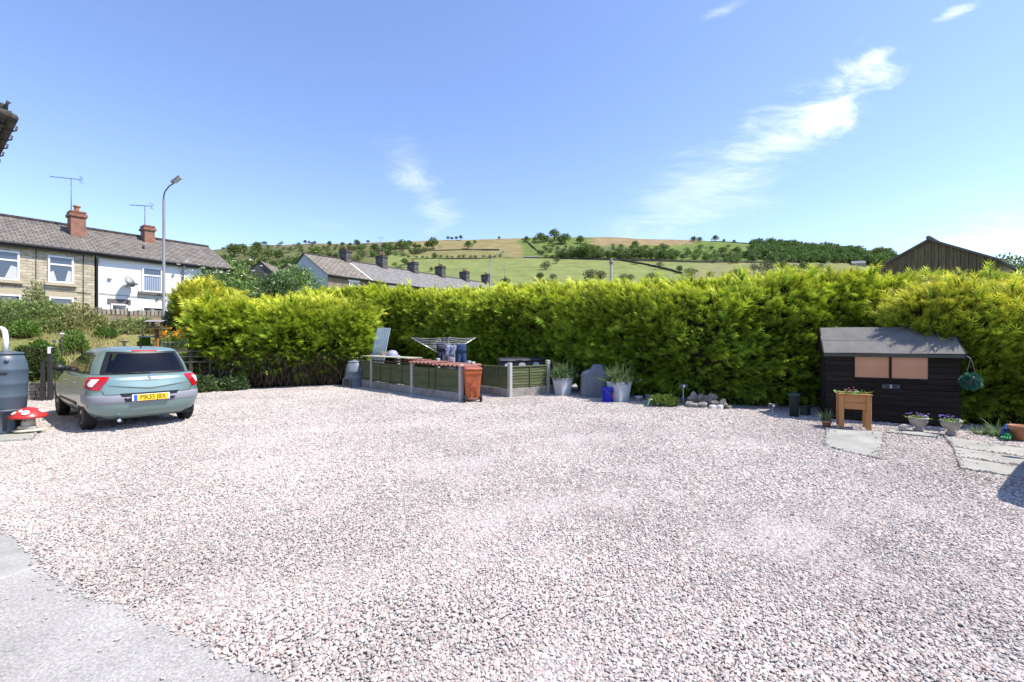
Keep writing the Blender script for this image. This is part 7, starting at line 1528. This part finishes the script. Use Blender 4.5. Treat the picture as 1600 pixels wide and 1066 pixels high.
FAR = {'oak': [joined_tree('far_tree', 100 + k, 1.0, 1.05, 900, 0.10, tg[0], 9, 0.06) for k in range(3)],
       'ash': [joined_tree('far_tree', 110 + k, 1.0, 0.95, 850, 0.10, tg[k % 2 + 1], 9, 0.06) for k in range(3)],
       'thorn': [joined_tree('far_tree', 120 + k, 1.0, 1.2, 520, 0.09, tg[3], 8, 0.14) for k in range(2)],
       'bush': [joined_tree('far_bush', 130 + k, 1.0, 1.7, 620, 0.12, tg[(1, 3, 0)[k]], 9, 0.0) for k in range(3)]}
def far_tree(px, py, hpx, kind, label, group, wide=1.0):
    x, y, z = hill_pt(px, py); h = hpx / F * y; me = random.choice(FAR[kind]); cat = 'bush' if kind == 'bush' else 'tree'
    o = inst({'oak': 'oak_tree', 'ash': 'ash_tree', 'thorn': 'thorn_tree', 'bush': 'hill_bush'}[kind], me, None, (x, y, z - 0.03 * h), (0, 0, random.uniform(0, 6.28)), (h * wide * random.uniform(0.85, 1.2), h * wide * random.uniform(0.85, 1.2), h)); tag(o, label, cat, group); return o
def nth(i):
    i += 1; return '%d%s' % (i, 'th' if 10 < i % 100 < 20 else {1: 'st', 2: 'nd', 3: 'rd'}.get(i % 10, 'th'))
def plant_row(rows, kinds, label, group, rr):
    """rows of (px, py, height px[, kind]); each label counts the trees from the left"""
    for i, q in enumerate(sorted(rows)): far_tree(q[0], q[1], q[2], q[3] if len(q) > 3 else rr.choice(kinds), label % nth(i), group)
r = random.Random(5)
plant_row([(822, 379, 10), (836, 378, 8), (845, 379, 16), (853, 378, 11), (866, 376, 19), (876, 381, 13), (883, 381, 17), (907, 381, 13), (861, 383, 9), (1084, 379, 10), (1093, 379, 9), (1117, 377, 10), (1131, 378, 5), (1147, 379, 5), (992, 386, 10), (990, 384, 6)],
          ('oak',), '%s tree from the left on the green hill crest right of the tan field', 'trees on the hill crest', r)
plant_row([(880, 404, 17), (892, 404, 15), (905, 404, 20), (916, 404, 24), (926, 404, 18), (938, 404, 11), (950, 404, 13), (968, 404, 17), (981, 404, 15), (998, 405, 21), (1008, 405, 15), (1018, 405, 18), (1034, 405, 15), (1052, 406, 9), (1066, 407, 11), (1086, 408, 10), (1102, 408, 9), (842, 398, 8), (912, 393, 14), (1050, 396, 8), (1078, 400, 8), (1128, 398, 12), (1140, 402, 9), (1152, 398, 13), (1130, 406, 10), (1168, 404, 14)],
          ('oak', 'ash'), '%s tree from the left in the dark row above the pasture wall', 'trees along the field wall', r)
plant_row([(853, 424, 17, 'thorn'), (870, 413, 11, 'thorn'), (844, 438, 13, 'ash'), (864, 438, 10, 'bush'), (922, 438, 17, 'bush'), (938, 438, 15, 'bush'), (974, 438, 11, 'bush'), (985, 438, 10, 'bush'), (1018, 437, 11, 'bush'), (993, 413, 12, 'thorn'), (1031, 421, 12, 'thorn'), (1062, 427, 13, 'ash'), (1078, 431, 13, 'bush'), (1150, 430, 10, 'bush'), (1162, 431, 8, 'bush'), (1178, 427, 16, 'thorn'), (1200, 427, 18, 'bush'), (1224, 425, 17, 'ash'), (1240, 424, 11, 'bush'), (1256, 424, 15, 'oak'), (1110, 432, 8, 'bush'), (1280, 424, 12, 'bush')],
          None, '%s thorn or bush from the left in the pale lower pasture', 'scattered trees in the pasture', r)
plant_row([(1178 + k * 8.6 + r.uniform(-2, 2), 387 + 0.095 * (k * 8.6) + r.uniform(-1.5, 1.5), r.uniform(13, 20)) for k in range(26)], ('oak', 'oak', 'ash'), '%s tree from the left along the skyline of the right hill wood', 'trees of the right hill wood', r)
plant_row([(1296, 393, 17), (1316, 395, 15), (1326, 396, 17), (1340, 397, 14), (1368, 402, 13), (1388, 411, 17), (1397, 414, 16)], ('oak',), '%s tree from the left among the white houses of the hill hamlet', 'trees of the hill hamlet', r)
plant_row([(477, 381, 6), (483, 381, 5), (515, 386, 10), (535, 386, 8), (558, 385, 11), (563, 392, 10), (585, 393, 13), (600, 391, 12), (610, 393, 11), (625, 390, 16), (640, 386, 11), (655, 389, 8), (677, 390, 20), (668, 390, 14), (632, 389, 14), (648, 389, 10), (700, 375, 6), (706, 375, 5), (713, 375, 6), (720, 375, 8), (731, 389, 13), (742, 381, 6), (780, 374, 5), (547, 386, 7), (575, 380, 5)],
          ('oak', 'ash'), '%s small tree from the left near the skyline above the far terrace', 'trees on the left of the hill', r)
plant_row([(350 + k * 5.0 + r.uniform(-3, 3), r.uniform(394, 436), r.uniform(13, 24)) for k in range(30)], ('oak', 'ash', 'ash'), '%s tree from the left on the wooded slope left of the painted gable', 'trees of the left hill slope', r)
plant_row([(500 + k * 6.4 + r.uniform(-3, 3), r.uniform(393, 428), r.uniform(6, 13)) for k in range(30)], ('ash', 'bush', 'thorn'), '%s scrubby tree from the left on the slope above the terrace roofs', 'scrubby trees above the terrace', r)
def merged(name, label, cat, rows, kinds, rr):
    """a mass of trees that reads as one: every crown is real, joined in one object"""
    bm = bmesh.new(); A = []
    for px, py, hp in rows:
        x, y, z = hill_pt(px, py); h = hp / F * y; me = rr.choice(FAR[rr.choice(kinds)]); 
        M_ = Matrix.Translation((x, y, z - 0.03 * h)) @ Matrix.Rotation(rr.uniform(0, 6.28), 4, 'Z') @ Matrix.Diagonal((h * rr.uniform(.85, 1.2), h * rr.uniform(.85, 1.2), h, 1)); m2 = me.copy(); m2.transform(M_); bm.from_mesh(m2); bpy.data.meshes.remove(m2)
    me = bpy.data.meshes.new(name); bm.to_mesh(me); bm.free()
    for m_ in (tg[0], bark): me.materials.append(m_)
    o = bpy.data.objects.new(name, me); COL.objects.link(o); return tag(o, label, cat, kind='stuff')
wood = []
for k in range(110):
    px = 1178 + (k % 44) * 5.1 + r.uniform(-2.5, 2.5); wood.append((px, 391 + 0.095 * (px - 1178) + r.uniform(0, 1) * max(4, 18 - 0.05 * (px - 1178)), r.uniform(12, 20)))
merged('woodland', 'dense broadleaf wood on the right shoulder of the hill', 'woodland', wood, ('oak', 'ash', 'oak'), r)
merged('scrub', 'low scrub dotted over the hill slope', 'scrub', [(r.uniform(345, 640), r.uniform(382, 392), r.uniform(2.5, 6)) for _ in range(70)] + [(345 + 320 * r.random(), r.uniform(388, 402), r.uniform(3, 8)) for _ in range(70)] + [(r.uniform(845, 1190), 404 - 16 * r.random() ** 1.6, r.uniform(3, 9)) for _ in range(170)] + [(r.uniform(868, 1060), 405 - 5 * r.random(), r.uniform(5, 12)) for _ in range(60)] + [(r.uniform(1100, 1300), r.uniform(404, 413), r.uniform(4, 9)) for _ in range(60)], ('bush', 'bush', 'ash', 'thorn'), r)
# dry stone field walls
fw = mat('field_wall', (0.075, 0.068, 0.058), 0.95, var=0.4, scale=1)
def field_wall(label, pts, hh=1.4):
    P = []; Q = []
    for (ax, ay), (cx_, cy_) in zip(pts[:-1], pts[1:]):
        for k in range(6): Q.append(hill_pt(ax + (cx_ - ax) * k / 6, ay + (cy_ - ay) * k / 6))
    Q.append(hill_pt(*pts[-1])); b = MB(); rr = random.Random(len(pts))
    for i, q in enumerate(Q):
        a_ = Vector(Q[max(i - 1, 0)]); c_ = Vector(Q[min(i + 1, len(Q) - 1)]); t_ = (c_ - a_); nrm = Vector((-t_.y, t_.x, 0)).normalized() * 0.45; h_ = hh * rr.uniform(0.8, 1.15)
        P += [(q[0] + nrm.x, q[1] + nrm.y, q[2] - 1), (q[0] + nrm.x * .7, q[1] + nrm.y * .7, q[2] + h_), (q[0] - nrm.x * .7, q[1] - nrm.y * .7, q[2] + h_), (q[0] - nrm.x, q[1] - nrm.y, q[2] - 1)]
    b.add(P, [(i * 4 + k, i * 4 + k + 1, i * 4 + 5 + k, i * 4 + 4 + k) for i in range(len(Q) - 1) for k in range(3)]); tag(b.build('field_wall', fw), label, 'wall', 'dry stone walls on the hill')
field_wall('long dry stone wall along the top of the pale pasture', [(640, 406), (700, 405), (780, 404.5), (860, 404), (960, 406), (1080, 409), (1170, 410.5), (1250, 411)], 1.7)
field_wall('dry stone wall running diagonally down the pasture', [(966, 405), (975, 408), (985, 410), (1005, 413), (1030, 418), (1050, 423), (1066, 428)], 2.0)
field_wall('dry stone wall climbing to the crest left of the round trees', [(815, 374), (826, 381), (836, 389), (842, 396)], 2.2)
field_wall('dry stone wall across the tan upper field', [(660, 393), (720, 391), (780, 391)], 1.8)
field_wall('short dry stone wall on the skyline right of the crest trees', [(1110, 378), (1140, 379), (1175, 382)], 2.0)
plant_row([(640 + i * 9.5 + r.uniform(-2, 2), 403 + r.uniform(-1, 1), r.uniform(3, 5)) for i in range(16)], ('bush',), '%s bush from the left along the wall below the tan field', 'bushes along the field wall', r)
# small buildings on the hill
def hill_house(name, label, px, py, wpx_, hpx, wall_m, roof_m, rz=0.0, ridge=0.5, group='houses on the hillside', wins=3):
    x, y, z = hill_pt(px, py); w = wpx_ / F * y; h = hpx / F * y; t = thing(name, label, 'house', (x, y, z - 0.5), rz, group); d = w * 0.5
    b = MB(); b.box(-w / 2, w / 2, 0, d, -1.5, h * 0.6); b.build('wall', wall_m, t); b = MB(); o_ = w * 0.04
    b.add([(-w / 2 - o_, -o_, h * 0.58), (w / 2 + o_, -o_, h * 0.58), (w / 2 * ridge * 2, d / 2, h + 0.4), (-w / 2 * ridge * 2, d / 2, h + 0.4), (w / 2 + o_, d + o_, h * 0.58), (-w / 2 - o_, d + o_, h * 0.58)], [(0, 1, 2, 3), (3, 2, 4, 5), (1, 4, 2), (5, 0, 3)]); b.build('roof', roof_m, t)
    for k in range(wins): xx = -w / 2 + w * (k + 0.5) / wins; b = MB(); b.box(xx - w * 0.07, xx + w * 0.07, -0.06, 0.02, h * 0.18, h * 0.45); b.build('window', pane_m, t)
wr = mat('far_white', (0.72, 0.72, 0.70), 0.8, var=0.08, scale=0.2); gslate = mat('far_slate', (0.17, 0.17, 0.18), 0.8, var=0.2, scale=0.3); tanst = mat('far_stone', (0.36, 0.31, 0.24), 0.9, var=0.2, scale=0.3)
hill_house('hill_house', 'white house with dark roof among trees at the left of the hill hamlet', 1311, 398, 17, 9, wr, gslate, 0.2)
hill_house('hill_house', 'long white house highest in the hill hamlet on the right', 1362, 401, 28, 9, wr, gslate, -0.25, wins=5)
hill_house('hill_house', 'pale house at the right end of the hill hamlet', 1377, 405, 14, 9, wr, gslate, 0.5)
hill_house('hill_house', 'stone house with grey roof below the white hill houses', 1327, 412, 16, 11, tanst, gslate, 0.3)
hill_house('hill_house', 'stone gabled house right of centre in the hill hamlet', 1342, 417, 18, 10, tanst, gslate, -0.3)
hill_house('hill_house', 'low white farm range half hidden by bushes on the hill', 1284, 411, 26, 4, wr, gslate, 0.0, wins=4)
hill_house('field_barn', 'low dark field barn beside the pasture wall', 831, 404, 22, 4.5, fw, gslate, 0.0, wins=2)
# leafy trees and shrubs just behind the left hedge
def near_tree(name, label, px, Zq, py_top, py_base_z, w, nleaf, leaf, m, seed, group=None, tf=0.2):
    x = (px - CX) / F * Zq; h = at(px, py_top, Zq)[2] - py_base_z; t = thing(name, label, 'tree', (x, Zq, py_base_z), 0, group); o, b = tree_mesh('crown', seed, h, w, nleaf, leaf, m, 11, tf); o.parent = t; o['kind'] = 'stuff'; b.build('trunk', bark, t); return t
elder = leaf_mat('elder_leaf', (0.10, 0.18, 0.04), (0.28, 0.38, 0.12), trans=0.3, rndv=0.4); hazel = leaf_mat('hazel_leaf', (0.08, 0.15, 0.03), (0.24, 0.35, 0.09), trans=0.3, rndv=0.4)
t = near_tree('elder_tree', 'flowering elder with pale flower heads in front of the white house end', 332, 24.5, 416, 1.8, 3.2, 3600, 0.17, elder, 201)
flowers('flower_heads', 60, (0, 0, 2.6), 1.0, (0.2, 1.5), leaf_mat('elder_flower', (0.55, 0.55, 0.42), (0.66, 0.66, 0.55), trans=0.2), t, 0.11)
near_tree('hazel_tree', 'green leafy tree behind the middle of the left hedge', 372, 27, 412, 1.6, 3.2, 3600, 0.18, hazel, 202); near_tree('hazel_tree', 'lower green tree left of the twin gabled stone building', 395, 25, 434, 1.6, 3.0, 3000, 0.17, hazel, 203)
near_tree('hazel_tree', 'glossy dark leafed tree right of the twin gabled building', 432, 24, 414, 1.5, 2.4, 3400, 0.16, darkl, 204); near_tree('elder_tree', 'light green tree hugging the painted terrace gable', 462, 30, 404, 1.2, 3.8, 4200, 0.17, elder, 205)
near_tree('hazel_tree', 'broad green tree on the slope behind the house roof end', 352, 42, 400, 2.0, 5.5, 3600, 0.26, hazel, 206); near_tree('ash_tree', 'tall rounded tree behind the roof end of the white house', 362, 60, 395, 2.0, 7, 3600, 0.34, tg[2], 207)
near_tree('oak_tree', 'spreading tree behind the right slope of the barn roof', 1569, 58, 386, 2.0, 7.5, 4200, 0.30, tg[1], 208)
for i, (px, Zq, w) in enumerate(((300, 23.5, 2.2), (412, 30, 3.0), (486, 28, 2.2))):
    near_tree('hazel_tree', ['low green shrub tree at the left end behind the hedge', 'green tree filling the gap below the twin gables', 'small green tree against the terrace front corner'][i], px, Zq, (440, 436, 437)[i], 1.6, w, 2600, 0.16, (elder, hazel, elder)[i], 220 + i, tf=0.1)
